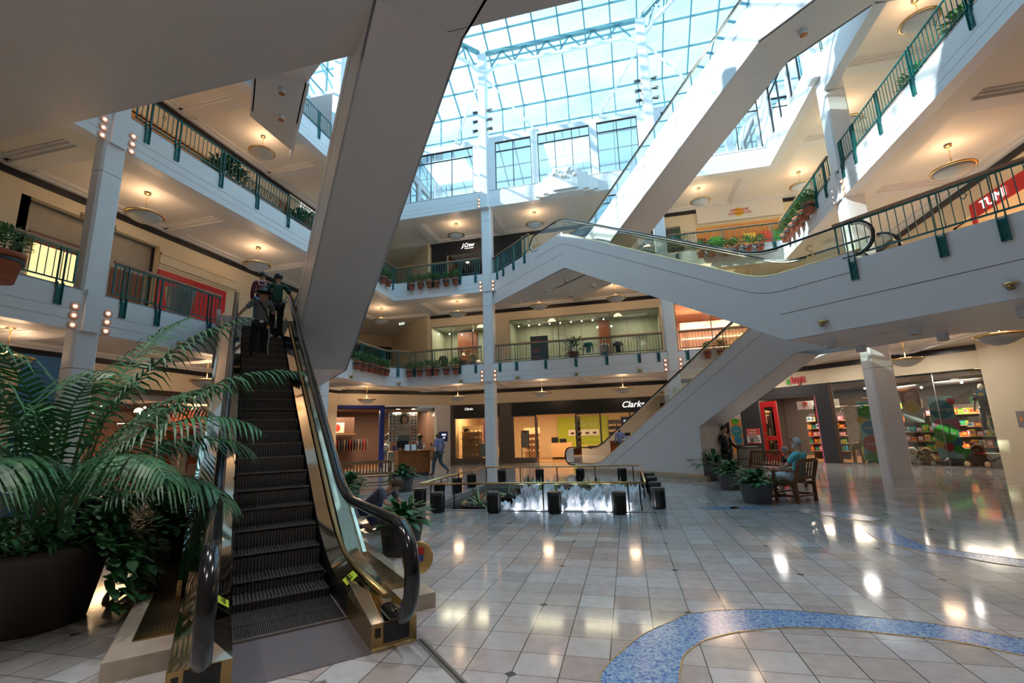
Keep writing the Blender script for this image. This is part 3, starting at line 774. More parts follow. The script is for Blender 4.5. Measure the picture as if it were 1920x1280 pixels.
# -- the near escalator
NE_C = 0.89
r0, g0 = escalator('escalator', 'black-stepped escalator with brass sides and black handrails, carrying the officer upward', -1, NE_C, -5.70, -8.53, -20.45, -23.6, 0.32, 5.18, 0.65,
    [(-8.6, 0.14), (-13.9, 0.14), (-13.9, 1.6), (KA, DB[2]+0.05), (-22.9, DB[2]+0.05)], full=True, clad='polish', body_half=0.93, glass='glass')
add_steps(r0, g0, 0.445, True, 0.0, 4.88)
xe0 = g0['xe']
def strip(prof_pts, y0, z0off, y1, z1off, m, name, parent, th=0.0):
    a = MB(); v = []
    for x, z in prof_pts: v += [(x, y0, z+z0off), (x, y1, z+z1off)]
    n = len(prof_pts)
    a.add(v, [(2*i, 2*i+1, 2*i+3, 2*i+2) for i in range(n-1)])
    return a.obj(name, m, parent, smooth=True)
for s_ in (1, -1):
    pr_ = g0['prof'](0.0, 0.86, xe0-0.3, cr=0.9, n=10)
    strip(pr_, s_*0.475, -0.10, s_*0.60, 0.0, 'polish', 'inner_deck', r0)           # polished sloping inner deck
    strip(pr_, s_*0.475, -0.62, s_*0.475, -0.10, 'black', 'skirt_panel', r0)
    k = [(x, z) for x, z in g0['prof'](0.0, 2.0, xe0-0.3, cr=0.8, n=8)]
    strip(k, s_*0.70, 0.0, s_*0.93, -0.06, 'mirror' if s_ > 0 else 'beigereflect', 'outer_deck', r0)  # same deck both sides; duller colour stands in for its beige reflection
    a = MB()   # newel box
    a.box(0.0, 0.9, s_*0.655-0.185, s_*0.655+0.185, 0.0, 0.20, 'darkbrass')
    a.add([(0, s_*0.655-0.185, .20), (0.0, s_*0.655+0.185, .20), (0.9, s_*0.655+0.185, .32), (0.9, s_*0.655-0.185, .22)], [(0, 1, 2, 3)], 'polish')
    a.box(-0.012, 0.0, s_*0.655-0.12, s_*0.655+0.09, 0.05, 0.19, 'black')
    a.box(-0.006, 0.0, s_*0.655-0.185, s_*0.655+0.185, 0.0, 0.03, 'brass')
    a.box(-0.014, 0.0, s_*0.655+0.115, s_*0.655+0.155, 0.10, 0.16, 'black')
    a.obj('newel_box', None, r0)
    a = MB()   # dark side wall between newel and incline
    a.sheet([(0.9, 0.0), (2.2, 0.0), (2.2, 0.36), (0.9, 0.22)], s_*0.70, s_*0.84); a.obj('lower_side_panel', 'polish', r0)
    # yellow caution sticker on the inner deck
    a = MB(); z0 = 0.255
    a.add([(0.98, s_*0.49, z0-.005), (0.98, s_*0.592, z0+.068), (1.20, s_*0.592, z0+.068), (1.20, s_*0.49, z0-.005)], [(0, 1, 2, 3)]); st = a.obj('caution_sticker', 'stickeryellow' if 'stickeryellow' in MT else mat('stickeryellow', (0.62, 0.80, 0.05), 0.4).name, r0)
    a = MB()
    for k in range(5):
        xx = 1.02+k*0.035; a.add([(xx, s_*0.515, z0+.018), (xx, s_*(0.535+0.02*(k % 2)), z0+.036+0.014*(k % 2)), (xx+.02, s_*(0.535+0.02*(k % 2)), z0+.036+0.014*(k % 2)), (xx+.02, s_*0.515, z0+.018)], [(0, 1, 2, 3)])
    a.obj('pictogram', 'black', st)
    # stone plinth with brass grille
    a = MB(); y0, y1 = sorted((s_*0.84, s_*1.26))
    a.box(0.62, 8.2, y0, y1, 0, 0.14, 'plinthstone')
    a.obj('plinth', None, r0)
    gq = MB(); ya, yb = sorted((s_*0.86, s_*1.13))
    gq.box(0.95, 6.8, ya, yb, 0.141, 0.150, 'darkbrass')
    for i in range(9):
        y_ = ya+0.02+(yb-ya-0.04)*i/8
        gq.box(1.1, 6.7, y_-0.004, y_+0.004, 0.150, 0.153, 'black')
    gq.obj('floor_grille', None, r0)
a = MB(); a.box(-0.02, 0.80, -0.475, 0.475, 0.0, 0.012, 'plate'); a.box(0.79, 0.83, -0.475, 0.475, 0.005, 0.03, 'stepline'); a.obj('comb_plate', None, r0)
a = MB()
a.box(0.83, 1.75, -0.46, 0.46, -0.02, 0.012, 'stepmetal')
for k in range(53):
    y = -0.45+0.9*k/52; a.box(0.83, 1.75, y-0.003, y+0.003, 0.012, 0.02, 'black')
for x in (1.20,): a.box(x-0.004, x+0.004, -0.455, 0.455, 0.012, 0.022, 'stepline')
a.obj('lower_landing_steps', None, r0)
# threshold strips in the floor in front of it
b = MB(); T0 = Matrix.Translation((*SD(NE_C, -5.70), 0)) @ Matrix.Rotation(R(135), 4, 'Z')
for z_, y0, y1 in ((0, -0.90, -0.88), (0, -0.86, -0.84)): b.box(-3.0, 0.02, y0, y1, 0.001, 0.004, 'stepline', T0)
b.box(-3.0, 0.02, -0.88, -0.86, 0.001, 0.003, 'black', T0)
b.box(-0.25, -0.22, -0.1, 0.1, 0.001, 0.004, 'curbstone', T0); b.box(-1.2, -0.22, -0.015, 0.015, 0.001, 0.004, 'curbstone', T0)
struct(b.obj('floor_strip'))
# ================================================================== shop walls
def wallq(b, P, Q, z0, z1, th=0.12, m=None):
    """vertical wall from P to Q; thickness goes to the right of travel"""
    P = Vector(P); Q = Vector(Q); d = (Q-P).normalized(); n = Vector((d.y, -d.x))*th
    b.prism([tuple(P), tuple(Q), tuple(Q+n), tuple(P+n)], z0, z1, m); return b
class Front:
    """a straight shopfront line: P->Q with the hall on its left"""
    def __init__(s, P, Q):
        s.P = Vector(P); s.Q = Vector(Q); s.d = (s.Q-s.P); s.L = s.d.length; s.d.normalize(); s.n = Vector((s.d.y, -s.d.x)); s.a = math.atan2(s.d.y, s.d.x)
    def at(s, u, dep=0.0, z=0.0): p = s.P+s.d*u+s.n*dep; return (p.x, p.y, z)
    def T(s): return Matrix.Translation((s.P.x, s.P.y, 0)) @ Matrix.Rotation(s.a, 4, 'Z')   # local x along, local y = towards the hall
    def box(s, b, u0, u1, d0, d1, z0, z1, m=None):
        "d = depth into the shop (positive)"
        return b.box(u0, u1, -d1, -d0, z0, z1, m, s.T())
# travel so that hall is on the left: far wall is walked from right to left? (hall lies at smaller y)
FAR1 = Front((5.0, 26.2), (-10.15, 26.2)); DL1 = Front((-10.15, 26.2), (-14.7, 21.65)); LW1 = Front((-14.7, 21.65), (-14.7, -5))
DR1 = Front((12.05, 19.15), (5.0, 26.2)); RW1 = Front((12.05, -5), (12.05, 19.15))
FAR2 = Front((10.6, 25.0), (-10.9, 25.0)); LW2 = Front((-14.7, 21.0), (-14.7, -5)); RW2 = Front((10.6, -5), (10.6, 25.0))
# ---- ground floor: cream header with dark band on every front
b = MB(); d = MB()
for F in (FAR1, DL1, LW1, DR1, RW1):
    F.box(b, -0.02, F.L+0.02, 0.0, 0.25, 3.37, 4.28); F.box(d, -0.02, F.L+0.02, -0.03, 0.0, 3.99, 4.20)
struct(b.obj('wall_header_ground', 'cream')); struct(d.obj('trim_1', 'dark'))
b = MB()   # upper floors
for L in (2, 3):
    f, c = FLR[L], CEI[L]
    zb = BOT[L+1]+0.02
    FAR2.box(b, 0, FAR2.L, 0, 0.2, f, c) if L == 9 else None
d = MB()
for L in (2, 3):
    zb = BOT[L+1]
    for F in (FAR2, LW2, RW2): F.box(d, 0, F.L, -0.03, 0.0, zb-0.16, zb+0.05)
struct(d.obj('trim_2', 'dark'))
def punched(name, F, z0, z1, holes, m='cream', th=0.2, u0=0, u1=None):
    """wall along front F with rectangular holes (u0,u1,z0,z1)"""
    b = MB(); cur = u0; u1 = F.L if u1 is None else u1
    for p, q, a, c in sorted(holes):
        if p > cur: F.box(b, cur, p, 0, th, z0, z1)
        if a > z0: F.box(b, p, q, 0, th, z0, a)
        if c < z1: F.box(b, p, q, 0, th, c, z1)
        cur = q
    if cur < u1: F.box(b, cur, u1, 0, th, z0, z1)
    return struct(b.obj(name, m))
# far wall second floor: u runs from x=10.6 to the left: x = 10.6-u
fx = lambda x: 10.6-x
punched('wall_far_second', FAR2, FLR[2], CEI[2], [(fx(2.1), fx(-6.1), FLR[2], 7.98), (fx(-7.05), fx(-10.85), FLR[2], 7.95), (fx(9.8), fx(2.9), FLR[2], 8.1)])
punched('wall_far_third', FAR2, FLR[3], CEI[3], [(fx(-6.9), fx(-9.8), FLR[3], 12.35), (fx(9.0), fx(4.4), FLR[3], 12.2), (fx(3.6), fx(-3.5), FLR[3], 12.4)])
ly = lambda y: 21.0-y
punched('wall_left_second', LW2, FLR[2], CEI[2], [(ly(11.4), ly(7.9), FLR[2], 8.1), (ly(20.5), ly(17), FLR[2], 7.9)])
punched('wall_left_third', LW2, FLR[3], CEI[3], [(ly(20.5), ly(16.5), FLR[3], 12.6), (ly(13.4), ly(9.0), FLR[3], 12.3)])
ry = lambda y: y+5
punched('wall_right_second', RW2, FLR[2], CEI[2], [(ry(12.2), ry(17.0), FLR[2], 7.7), (ry(5), ry(11), FLR[2], 7.9)])
punched('wall_right_third', RW2, FLR[3], CEI[3], [(ry(8), ry(14), FLR[3], 12.3)])
# corner corridors running back diagonally at the far left
b = MB()
wallq(b, (-10.9, 25.0), (-15.9, 30.0), FLR[2], CEI[2], -0.2); wallq(b, (-10.9, 25.0), (-15.9, 30.0), FLR[3], CEI[3], -0.2)
wallq(b, (-14.7, 21.0), (-19.7, 26.0), FLR[2], CEI[2], 0.2); wallq(b, (-14.7, 21.0), (-19.7, 26.0), FLR[3], CEI[3], 0.2)
wallq(b, (-15.9, 30.0), (-19.7, 26.0), FLR[2], FLR[2]+2.2, 0.2); wallq(b, (-15.9, 30.0), (-19.7, 26.0), CEI[2]-0.8, CEI[2], 0.2); wallq(b, (-15.9, 30.0), (-19.7, 26.0), FLR[3], CEI[3], 0.2)
struct(b.obj('wall_corridor', 'cream'))
b = MB()
for L in (2, 3):
    zb = BOT[L+1]; b.bar((-10.92, 24.98, zb-.05), (-15.9, 29.95, zb-.05), 0.06, 0.2)
struct(b.obj('trim_3', 'dark'))
# back of everything behind the camera and outer shell
b = MB(); b.box(-24, 20, -6.1, -5.9, 0, 14); b.box(-24, -23.8, -6, 34, 0, 14); b.box(19.8, 20, -6, 34, 0, 14); b.box(-24, 20, 33.8, 34, 0, 14)
struct(b.obj('wall_outer', 'cream'))

# ================================================================== railings
def railing(label, P, Q, L, side=1, posts=None, wood=True, nd=1, group=None, zf=None, endl=0, endr=0, light_=False):
    """railing from P to Q; side=+1: the void is on the left of P->Q; posts = list of distances"""
    P = Vector(P); Q = Vector(Q); d = Q-P; ln = d.length; a = math.atan2(d.y, d.x)
    z = (zf if zf is not None else TOP[L]+0.03)
    t = thing('railing', label, 'railing', (P.x, P.y, z), a, group)
    gm = 'green'
    top, low = 0.80, 0.10
    f = MB(); f.bar((0, 0, top), (ln, 0, top), 0.035, 0.03); f.bar((0, 0, low), (ln, 0, low), 0.035, 0.03)
    f.bar((0.015, 0, low), (0.015, 0, top), 0.03, 0.03); f.bar((ln-.015, 0, low), (ln-.015, 0, top), 0.03, 0.03); f.obj('rail_frame', gm, t)
    if wood:
        h = MB(); h.bar((-0.02, 0, top+0.055), (ln+0.02, 0, top+0.055), 0.085, 0.05); h.obj('handrail', 'railwood', t)
    n = max(2, int(round(ln/0.135))); b_ = MB(); ds = set()
    if posts is None:
        k = max(2, int(round(ln/1.42))); posts = [0.28+(ln-0.56)*i/(k-1) for i in range(k)] if ln > 1.2 else [ln/2]
    mids = [(posts[i]+posts[i+1])/2 for i in range(len(posts)-1)][::2]
    for i in range(1, n):
        x = ln*i/n; b_.bar((x, 0, low), (x, 0, top), 0.014, 0.014)
    for mx in mids[:nd+2]:
        zc = (top+low)/2+0.12; s_ = 0.05
        for p, q in (((mx-s_, zc), (mx, zc+s_*1.3)), ((mx, zc+s_*1.3), (mx+s_, zc)), ((mx+s_, zc), (mx, zc-s_*1.3)), ((mx, zc-s_*1.3), (mx-s_, zc))):
            b_.bar((p[0], -0.002, p[1]), (q[0], -0.002, q[1]), 0.012, 0.012)
    b_.obj('balusters', gm, t)
    o = 0.36 if L else 0.0
    yo = side*0.30
    base = None
    for x in posts:
        if base is None:
            p = MB()
            for dx in (-0.055, 0.055): p.bar((dx, side*0.03, -0.02), (dx, side*0.03, top), 0.018, 0.045)
            for dx in (-0.055, 0.055): p.box(dx-0.009, dx+0.009, min(side*0.03, side*0.09), max(side*0.03, side*0.09), -0.45, 0.02)
            p.box(-0.064, 0.064, min(side*0.05, side*0.065), max(side*0.05, side*0.065), -0.45, -0.06)
            for zz in (-0.14, -0.36): p.ball((0, side*0.07, zz), 0.018, 6)
            base = p.obj('post', gm, t)
            base.location = (x, 0, 0)
        else:
            c = base.copy(); C.objects.link(c); c.parent = t; c.location = (x, 0, 0)
    return t
ro = 0.05  # railings stand just inside the fascia face
ZL = {2: TOP[2]+.035, 3: TOP[3]+.035, 4: TOP[4]+.035}
# far side, second floor
yF = YF-0.0+ro
railing('second-floor railing with wooden handrail in front of the shop with the blue poster', (COLX[1]-0.36, yF), (COLX[0]+0.36, yF), 2, 1, [0.22, 1.05, 2.48, 3.88, 5.3, 6.7, 7.52])
railing('second-floor railing behind the row of six potted plants left of the tall column', (COLX[0]-0.36, yF), (XL+CH+0.05, yF), 2, 1, [0.28, 1.1, 2.5, 3.5])
railing('short angled second-floor railing at the far left corner between two rows of pots', (XL+CH, yF-0.02), (XL-ro+.02, YF-CH), 2, 1, [0.6])
railing('second-floor railing behind the left-hand row of hanging pots, beside the sloping beam', (XL-ro, YF-CH-0.05), (XL-ro, COLY[1]+0.4), 2, 1)
railing('second-floor railing in front of the warmly lit shop, seen through the far escalator glass', (XR-CH-.05, yF), (COLX[1]+0.36, yF), 2, 1)
railing('second-floor railing along the right wing behind the white escalator', (XR+ro, COLY[1]+0.4), (XR+ro, YF-CH-0.05), 2, 1)
# left wing second floor
railing('second-floor railing in front of the red shop doors', (XL-ro, 10.75), (XL-ro, COLY[0]+0.38), 2, 1, [0.35, 1.85, 2.68])
railing('second-floor railing by the elevators with one terracotta pot, left edge of the hall', (XL-ro, COLY[0]-0.38), (XL-ro, 3.0), 2, 1, [0.28, 1.75, 3.2])
# second-floor right deck
P, Q = SD(S0+0.06, -6.15), SD(S0+0.06, 2.3)
railing('near railing on the white bridge with wooden handrail, overlapping the gold escalator end', Q, P, 2, 1, [0.6, 2.05, 3.5, 4.30, 5.73])
# third floor
railing('third-floor railing behind the row of six hanging pots below the dark shopfront', (COLX[0]-0.36, yF), (XL-.02, yF), 3, 1, [0.22, 1.05, 2.5, 3.9])
railing('third-floor railing beside the tall column and the upper landing of the crossing escalator', SD(S0+0.06, -22.9), (-6.0, S0+0.06+6.0), 3, 1, [0.3, 1.25, 2.2, 2.8], wood=True)
railing('third-floor railing at the far left behind hidden pots', (XL-ro, YF), (XL-ro, COLY[1]+0.4), 3, 1)
railing('long third-floor railing with leafy plants and a bench behind it on the left wing', (XL-ro, COLY[1]-0.4), (XL-ro, COLY[0]+0.36), 3, 1, [0.85, 2.24, 3.7, 5.12, 6.55, 7.36], wood=False)
railing('third-floor railing at the far right with a row of flowering pots', (XR, yF), (COLX[1]+0.36, yF), 3, 1)
railing('third-floor railing between the two tall columns behind the escalator', (COLX[1]-0.36, yF), (0.0, yF), 3, 1)
railing('third-floor railing on the right wing beyond the column with six stacked-looking pots', (XR+ro, COLY[1]+0.4), (XR+ro, YF), 3, 1, [0.3, 1.1, 2.6, 4.2])
railing('long sunlit third-floor railing on the right wing with white blinds of light behind', (XR+ro, YN+.1), (XR+ro, COLY[1]-0.4), 3, 1, [0.6, 2.0, 3.6, 5.5, 7.0, 8.4, 9.2], wood=False)
# fourth floor
railing('fourth-floor railing glimpsed in the gap left of the sloping beam', (XL-ro, COLY[1]-0.4), (XL-ro, COLY[0]+0.36), 4, 1, [0.85, 2.24, 3.7, 5.12, 6.55], wood=False)
railing('fourth-floor railing at top right behind the escalator landing', (XR+ro, YN), (XR+ro, COLY[1]-0.4), 4, 1, None, wood=False)
# ================================================================== pendant lamps, wall lights, can lights
def pendant0():
    t = thing('pendant_lamp', '', 'lamp')        # origin at the ceiling
    a = MB(); a.lathe([(0.085, 0.0), (0.085, -0.02), (0.03, -0.035)], 16); a.tube([(0, 0, -0.03), (0, 0, -0.62)], 0.012, 8); a.obj('rod', 'brass', t, smooth=True)
    a = MB(); a.lathe([(0.0, -0.90), (0.12, -0.89), (0.25, -0.84), (0.36, -0.77), (0.44, -0.69)], 28); a.obj('bowl', 'bowl', t, smooth=True)
    a = MB(); a.lathe([(0.44, -0.70), (0.475, -0.69), (0.48, -0.655), (0.45, -0.64), (0.435, -0.67)], 28)
    for k in range(3):
        q = 2*math.pi*k/3; a.bar((0, 0, -0.63), (0.45*math.cos(q), 0.45*math.sin(q), -0.655), 0.012, 0.012)
    a.obj('rim', 'brass', t, smooth=True)
    return t
pl0 = pendant0(); pl_used = False
def pendant(x, y, level, label, group, e=24):
    global pl_used
    z = CEI[level]-0.04 if level != 1 else CEI[1]-0.03
    if not pl_used: pl0.location = (x, y, z); pl0['label'] = label; pl0['group'] = group; pl_used = True
    else: dup(pl0, (x, y, z), 0, label, group)
    light('lamp_light', 'POINT', (x, y, z-0.58), e, (1.0, 0.66, 0.40), 0.25)
GP = 'bowl pendant lamps under the balconies'
for n_, (x, y) in (('above the red shop doors, nearer the left column', (-12.95, 9.5)), ('above the red shop doors, nearer the sloping beam', (-12.95, 13.7)), ('by the green exit sign', (-12.95, 22.85)),
    ('above the row of six potted plants', (-8.45, 22.95)), ('above the blue poster shopfront', (-3.95, 22.9)), ('above the dressed mannequins shopfront', (-0.05, 22.8)), ('over the warm shop right of the second column', (4.4, 22.85))):
    pendant(x, y, 2, 'brass-rimmed bowl pendant on the second floor, ' + n_, GP)
for n_, (x, y) in (('above the leafy shrubs, left wing', (-12.95, 13.5)), ('hidden end of the left wing', (-12.95, 9.4)), ('in front of the dark shopfront sign', (-8.5, 22.95)), ('between the tall column and the escalator top', (-4.0, 22.9)),
    ('left of the white banner with the yellow sun', (4.35, 22.8)), ('at the corner behind the climbing row of pots', (8.75, 22.6)), ('right wing, highest in view', (8.8, 13.45)), ('right wing, half hidden by the column', (8.8, 17.9))):
    pendant(x, y, 3, 'brass-rimmed bowl pendant on the third floor, ' + n_, GP)
pendant(8.8, 13.5, 2, 'brass-rimmed bowl pendant above the red luggage shop sign', GP)
for n_, (x, y) in (('left of the tall column', (-8.45, 22.9)), ('above the shoe shop entrance', (-4.0, 22.9)), ('above the shoe shop lettering', (-0.05, 22.8)), ('behind the second column', (4.2, 22.8)),
    ('at the edge of the sloping beam foot', (-12.9, 21.5)), ('by the toy shop mannequin', (8.75, 13.2)), ('beside the right-hand column', (8.8, 17.2)), ('behind the palm fronds', (-12.9, 12.0)), ('behind the palm, nearer the camera', (-12.9, 7.0))):
    pendant(x, y, 1, 'brass-rimmed bowl pendant on the ground floor, ' + n_, GP)
# ---- trios of round lights beside the columns
def walllight0():
    t = thing('wall_light', '', 'wall light')     # origin on the wall, facing +x
    a = MB(); T = Matrix.Rotation(R(90), 4, 'Y'); a.lathe([(0.0, 0.0), (0.10, 0.0), (0.10, 0.012), (0.07, 0.024), (0.035, 0.012)], 18, 'rosette', T); a.obj('rosette', None, t, smooth=True)
    a = MB(); a.ball((0.028, 0, 0), 0.026, 10); a.obj('bulb', 'bulb', t, smooth=True)
    return t
wl0 = walllight0(); wl_used = False
hn = ('lowest', 'middle', 'highest')
def trio(x, y, zs, rz, where, group):
    global wl_used
    for k, z in enumerate(zs):
        lb = '%s round light of three %s' % (hn[k], where)
        if not wl_used: wl0.location = (x, y, z); wl0.rotation_euler = (0, 0, rz); wl0['label'] = lb; wl0['group'] = group; wl_used = True
        else: dup(wl0, (x, y, z), rz, lb, group)
WG = 'round brass wall lights set in threes'
Z2, Z3, Z4 = (4.19, 4.40, 4.60), (8.70, 8.90, 9.11), (13.25, 13.44, 13.63)
for Ln, Z in (('second-floor', Z2), ('third-floor', Z3), ('fourth-floor', Z4)):
    trio(XL+0.002, 7.11, Z, 0, 'on the %s edge, before the wide left column' % Ln, WG)
    trio(XL+0.002, 7.77, Z, 0, 'on the %s edge, beyond the wide left column' % Ln, WG)
    trio(-6.61, YF-0.002, Z, R(-90), 'on the %s edge before the tall centre column' % Ln, WG)
    if Ln == 'second-floor' or Ln == 'third-floor': trio(-5.96, YF-0.002, Z, R(-90), 'on the %s edge just after the tall centre column' % Ln, WG)
    if Ln != 'third-floor':
        trio(1.86, YF-0.002, Z, R(-90), 'on the %s edge before the column behind the escalator' % Ln, WG)
        trio(2.50, YF-0.002, Z, R(-90), 'on the %s edge after the column behind the escalator' % Ln, WG)
trio(XR-0.002, 15.46, Z3, R(180), 'on the third-floor edge, camera side of the sunlit column', WG)
trio(XR-0.002, 16.10, Z3, R(180), 'on the third-floor edge, far side of the sunlit column', WG)
# ---- can lights under the decks
def can0():
    t = thing('can_light', '', 'ceiling light')
    a = MB(); a.lathe([(0.0, 0.0), (0.115, 0.0), (0.115, -0.15), (0.10, -0.15), (0.095, -0.08)], 20); a.obj('housing', 'white', t, smooth=False)
    a = MB(); a.lathe([(0.10, -0.152), (0.10, -0.146), (0.0, -0.11)], 20); a.obj('reflector', 'canorange' if 'canorange' in MT else mat('canorange', (0.50, 0.20, 0.08), 0.35, 0.4).name, t, smooth=True)  # reflector has one even orange-brown colour
    return t
cn0 = can0(); cn_used = False
def can(x, y, z, label):
    global cn_used
    if not cn_used: cn0.location = (x, y, z); cn0['label'] = label; cn0['group'] = 'can lights under the bridge decks'; cn_used = True
    else: dup(cn0, (x, y, z), 0, label, 'can lights under the bridge decks')
for p, l in (((-2.06, 18.76), 'at the peak of the white bridge'), ((-1.0, 19.89), 'rightmost of the five under the white bridge'), ((-3.15, 19.96), 'middle of the five'), ((-2.09, 21.0), 'set back near the blue poster shop'), ((-4.25, 21.12), 'closest to the tall column')):
    can(*p, 8.0, 'white can light under the third-floor deck, ' + l)
for p, l in (((6.03, 11.27), 'the bigger of the middle pair'), ((7.15, 12.39), 'the lower of the middle pair'), ((4.88, 12.4), 'closest to the white escalator'), ((5.97, 13.47), 'beside the sunlit notch'), ((7.15, 10.1), 'cut by the picture edge')):
    can(*p, 3.57, 'white can light under the second-floor bridge, ' + l)
for p, l in (((-9.72, 10.72), 'the upper one'), ((-10.6, 11.75), 'the lower one')): can(*p, 12.43, 'can light on the panel left of the sloping beam, ' + l)
can(5.6, 12.7, 12.43, 'can light under the fourth-floor landing at the top right')
for i_, (x_, y_) in enumerate([(-9.5, 3.2), (-6.5, 3.2), (-3.5, 3.2), (0.5, 3.2), (4.5, 3.2), (-9.5, -1.5), (-5.5, -1.5), (-1.5, -1.5), (2.5, -1.5)]):  # cans and spots added out of view to brighten the dark foreground
    can(x_, y_, 8.0, 'added fill can light on the soffit above the camera, ' + ('over the palm, first', 'over the palm, second', 'over the escalator foot', 'over the blue mosaic', 'over the mosaic end', 'behind the viewer, first', 'behind the viewer, second', 'behind the viewer, third', 'behind the viewer, last')[i_])
    d_ = bpy.data.lights.new('added_can_fill', 'SPOT'); d_.energy = 330; d_.color = (1.0, 0.94, 0.90); d_.spot_size = R(85); d_.spot_blend = 0.6; d_.shadow_soft_size = 0.08
    o_ = bpy.data.objects.new('added_can_fill', d_); C.objects.link(o_); o_.location = (x_, y_, 7.84)
# ---- small brass cameras / downlights on the fascias
def cam0():
    t = thing('brass_downlight', '', 'wall lamp')
    a = MB(); a.ball((0.0, 0, 0.03), (0.10, 0.11, 0.035), 14); a.obj('hood', 'brass', t, smooth=True)
    a = MB(); a.tube([(0.03, 0, 0.02), (0.06, 0.0, -0.07)], [0.04, 0.05], 12); a.obj('head', 'darkbrass', t, smooth=True)
    return t
bc0 = cam0(); bc_used = False
def bcam(x, y, z, rz, label):
    global bc_used
    if not bc_used: bc0.location = (x, y, z); bc0.rotation_euler = (0, 0, rz); bc0['label'] = label; bc0['group'] = 'small brass lamps on the balcony edges'; bc_used = True
    else: dup(bc0, (x, y, z), rz, label, 'small brass lamps on the balcony edges')
for (x, y, rz, l) in ((-4.87, YF-.02, -90, 'just right of the tall column'), (-2.07, YF-.02, -90, 'below the blue poster shop'), (0.76, YF-.02, -90, 'below the dressed mannequins'), (-7.68, YF-.02, -90, 'below the last of six pots'),
    (XL+.02, 17.5, 0, 'under the left row of pots'), (XL+.02, 9.6, 0, 'under the red shop doors'), (5.0, YF-.02, -90, 'behind the ground-floor escalator glass')):
    bcam(x, y, 4.22, R(rz), 'small brass lamp on the second-floor edge, ' + l)
bcam(XL+0.55, YF-0.45, 4.22, R(-45), 'small brass lamp on the second-floor edge, at the angled corner')
bcam(4.31, 11.15, 3.80, R(-135), 'small brass lamp on the white bridge above the white escalator')
bcam(6.35, 9.11, 3.80, R(-135), 'small brass lamp on the white bridge towards the picture edge')

# ================================================================== plants
def leaf_blade(b, base, dirn, L, W, droop=0.3, nseg=3, m=None, fold=0.0):
    """flat pointed leaf bending down"""
    d = Vector(dirn).normalized(); up = Vector((0, 0, 1)); s = d.cross(up)
    s = s.normalized() if s.length > 1e-3 else Vector((1, 0, 0))
    v = []; p = Vector(base)
    for i in range(nseg+1):
        t = i/nseg; w = W*math.sin(math.pi*min(1, 0.12+t*0.88))**0.8 if i < nseg else 0.0
        q = p + d*(L*t) + Vector((0, 0, -droop*L*t*t))
        v += [q - s*w/2, q + s*w/2]
    b.add(v, [(2*i, 2*i+1, 2*i+3, 2*i+2) for i in range(nseg)], m)
def bushy(b, c, r, n, L, W, seed=0, flat=0.7, m=None, up=0.35):
    rr = random.Random(seed)
    for _ in range(n):
        a = rr.uniform(0, 2*math.pi); e = rr.uniform(-0.25, 1.3)
        d = Vector((math.cos(a)*math.cos(e), math.sin(a)*math.cos(e), math.sin(e)))
        k = rr.random()**0.5
        p = Vector(c)+Vector((d.x*r*k, d.y*r*k, d.z*r*flat*k))
        dd = Vector((d.x+rr.uniform(-.5, .5), d.y+rr.uniform(-.5, .5), d.z*0.6+up+rr.uniform(-.4, .4)))
        leaf_blade(b, p, dd, L*rr.uniform(.6, 1.1), W*rr.uniform(.7, 1.1), 0.35, 2, m)
def pot_mesh(r, h, n=20, m=None, lip=0.06):
    a = MB(); a.lathe([(r*0.72, 0), (r*0.93, h*(1-lip*2.4)), (r*1.0, h*(1-lip*2.4)), (r*1.02, h), (r*0.93, h), (r*0.90, h*0.9), (0, h*0.88)], n, m); return a
def terracotta0(seed, name='potted_plant'):
    t = thing(name, '', 'potted plant')       # origin at the pot foot
    pot_mesh(0.165, 0.34, 18, None, 0.09).obj('pot', 'terracotta', t, smooth=True)
    a = MB(); a.lathe([(0.158, 0.20), (0.172, 0.20), (0.172, 0.245), (0.160, 0.245)], 18); a.box(-0.03, 0.03, -0.19, -0.155, 0.2, 0.245); a.obj('hanging_ring', 'potband', t, smooth=False)
    a = MB(); bushy(a, (0, 0, 0.50), 0.26, 300, 0.13, 0.042, seed, 1.0)
    for k in range(5): q = k*1.3; a.tube([(0, 0, 0.3), (0.08*math.cos(q), 0.08*math.sin(q), 0.6)], 0.006, 4)
    a.obj('foliage', 'leaf2', t)
    return t
pp = [terracotta0(11), terracotta0(23)]; pp_used = [False, False]
def pot(x, y, z, label, group, i, rz=0, scale=None):
    k = i % 2
    if not pp_used[k]:
        o = pp[k]; o.location = (x, y, z); o.rotation_euler = (0, 0, rz); o['label'] = label; o['group'] = group; pp_used[k] = True
        if scale: o.scale = (scale,)*3
    else: dup(pp[k], (x, y, z), rz, label, group, scale)
ordn = ['first', 'second', 'third', 'fourth', 'fifth', 'sixth']
for i, x in enumerate((-10.33, -9.81, -9.31, -8.91, -8.4, -7.89)):
    pot(x, YF-0.19, 4.55, 'bushy plant in hanging terracotta pot, %s from the corner on the far second-floor railing' % ordn[i], 'hanging pots on the far second-floor railing', i, i*1.1, 0.95+0.05*(i % 3))
for i, y in enumerate((20.22, 19.71, 19.22, 18.75, 18.27, 17.75)):
    pot(XL+0.19, y, 4.55, 'bushy plant in hanging terracotta pot, %s from the corner, second-floor row beside the beam' % ordn[i], 'hanging pots on the left second-floor railing', i, i*1.7, 1.0+0.06*(i % 2))
for i, x in enumerate((-10.3, -9.79, -9.29, -8.89, -8.38, -7.88)):
    pot(x, YF-0.19, 9.07, 'bushy plant in hanging terracotta pot, %s from the corner, below the dark shopfront' % ordn[i], 'hanging pots on the far third-floor railing', i, i*1.4, 0.95+0.05*(i % 3))
for i, y in enumerate((20.24, 19.74)):
    pot(XL+0.19, y, 9.07, 'hanging terracotta pot at the edge of the sloping beam, third floor, %s from the corner' % ordn[i], 'hanging pots on the left third-floor railing', i, i*1.4)
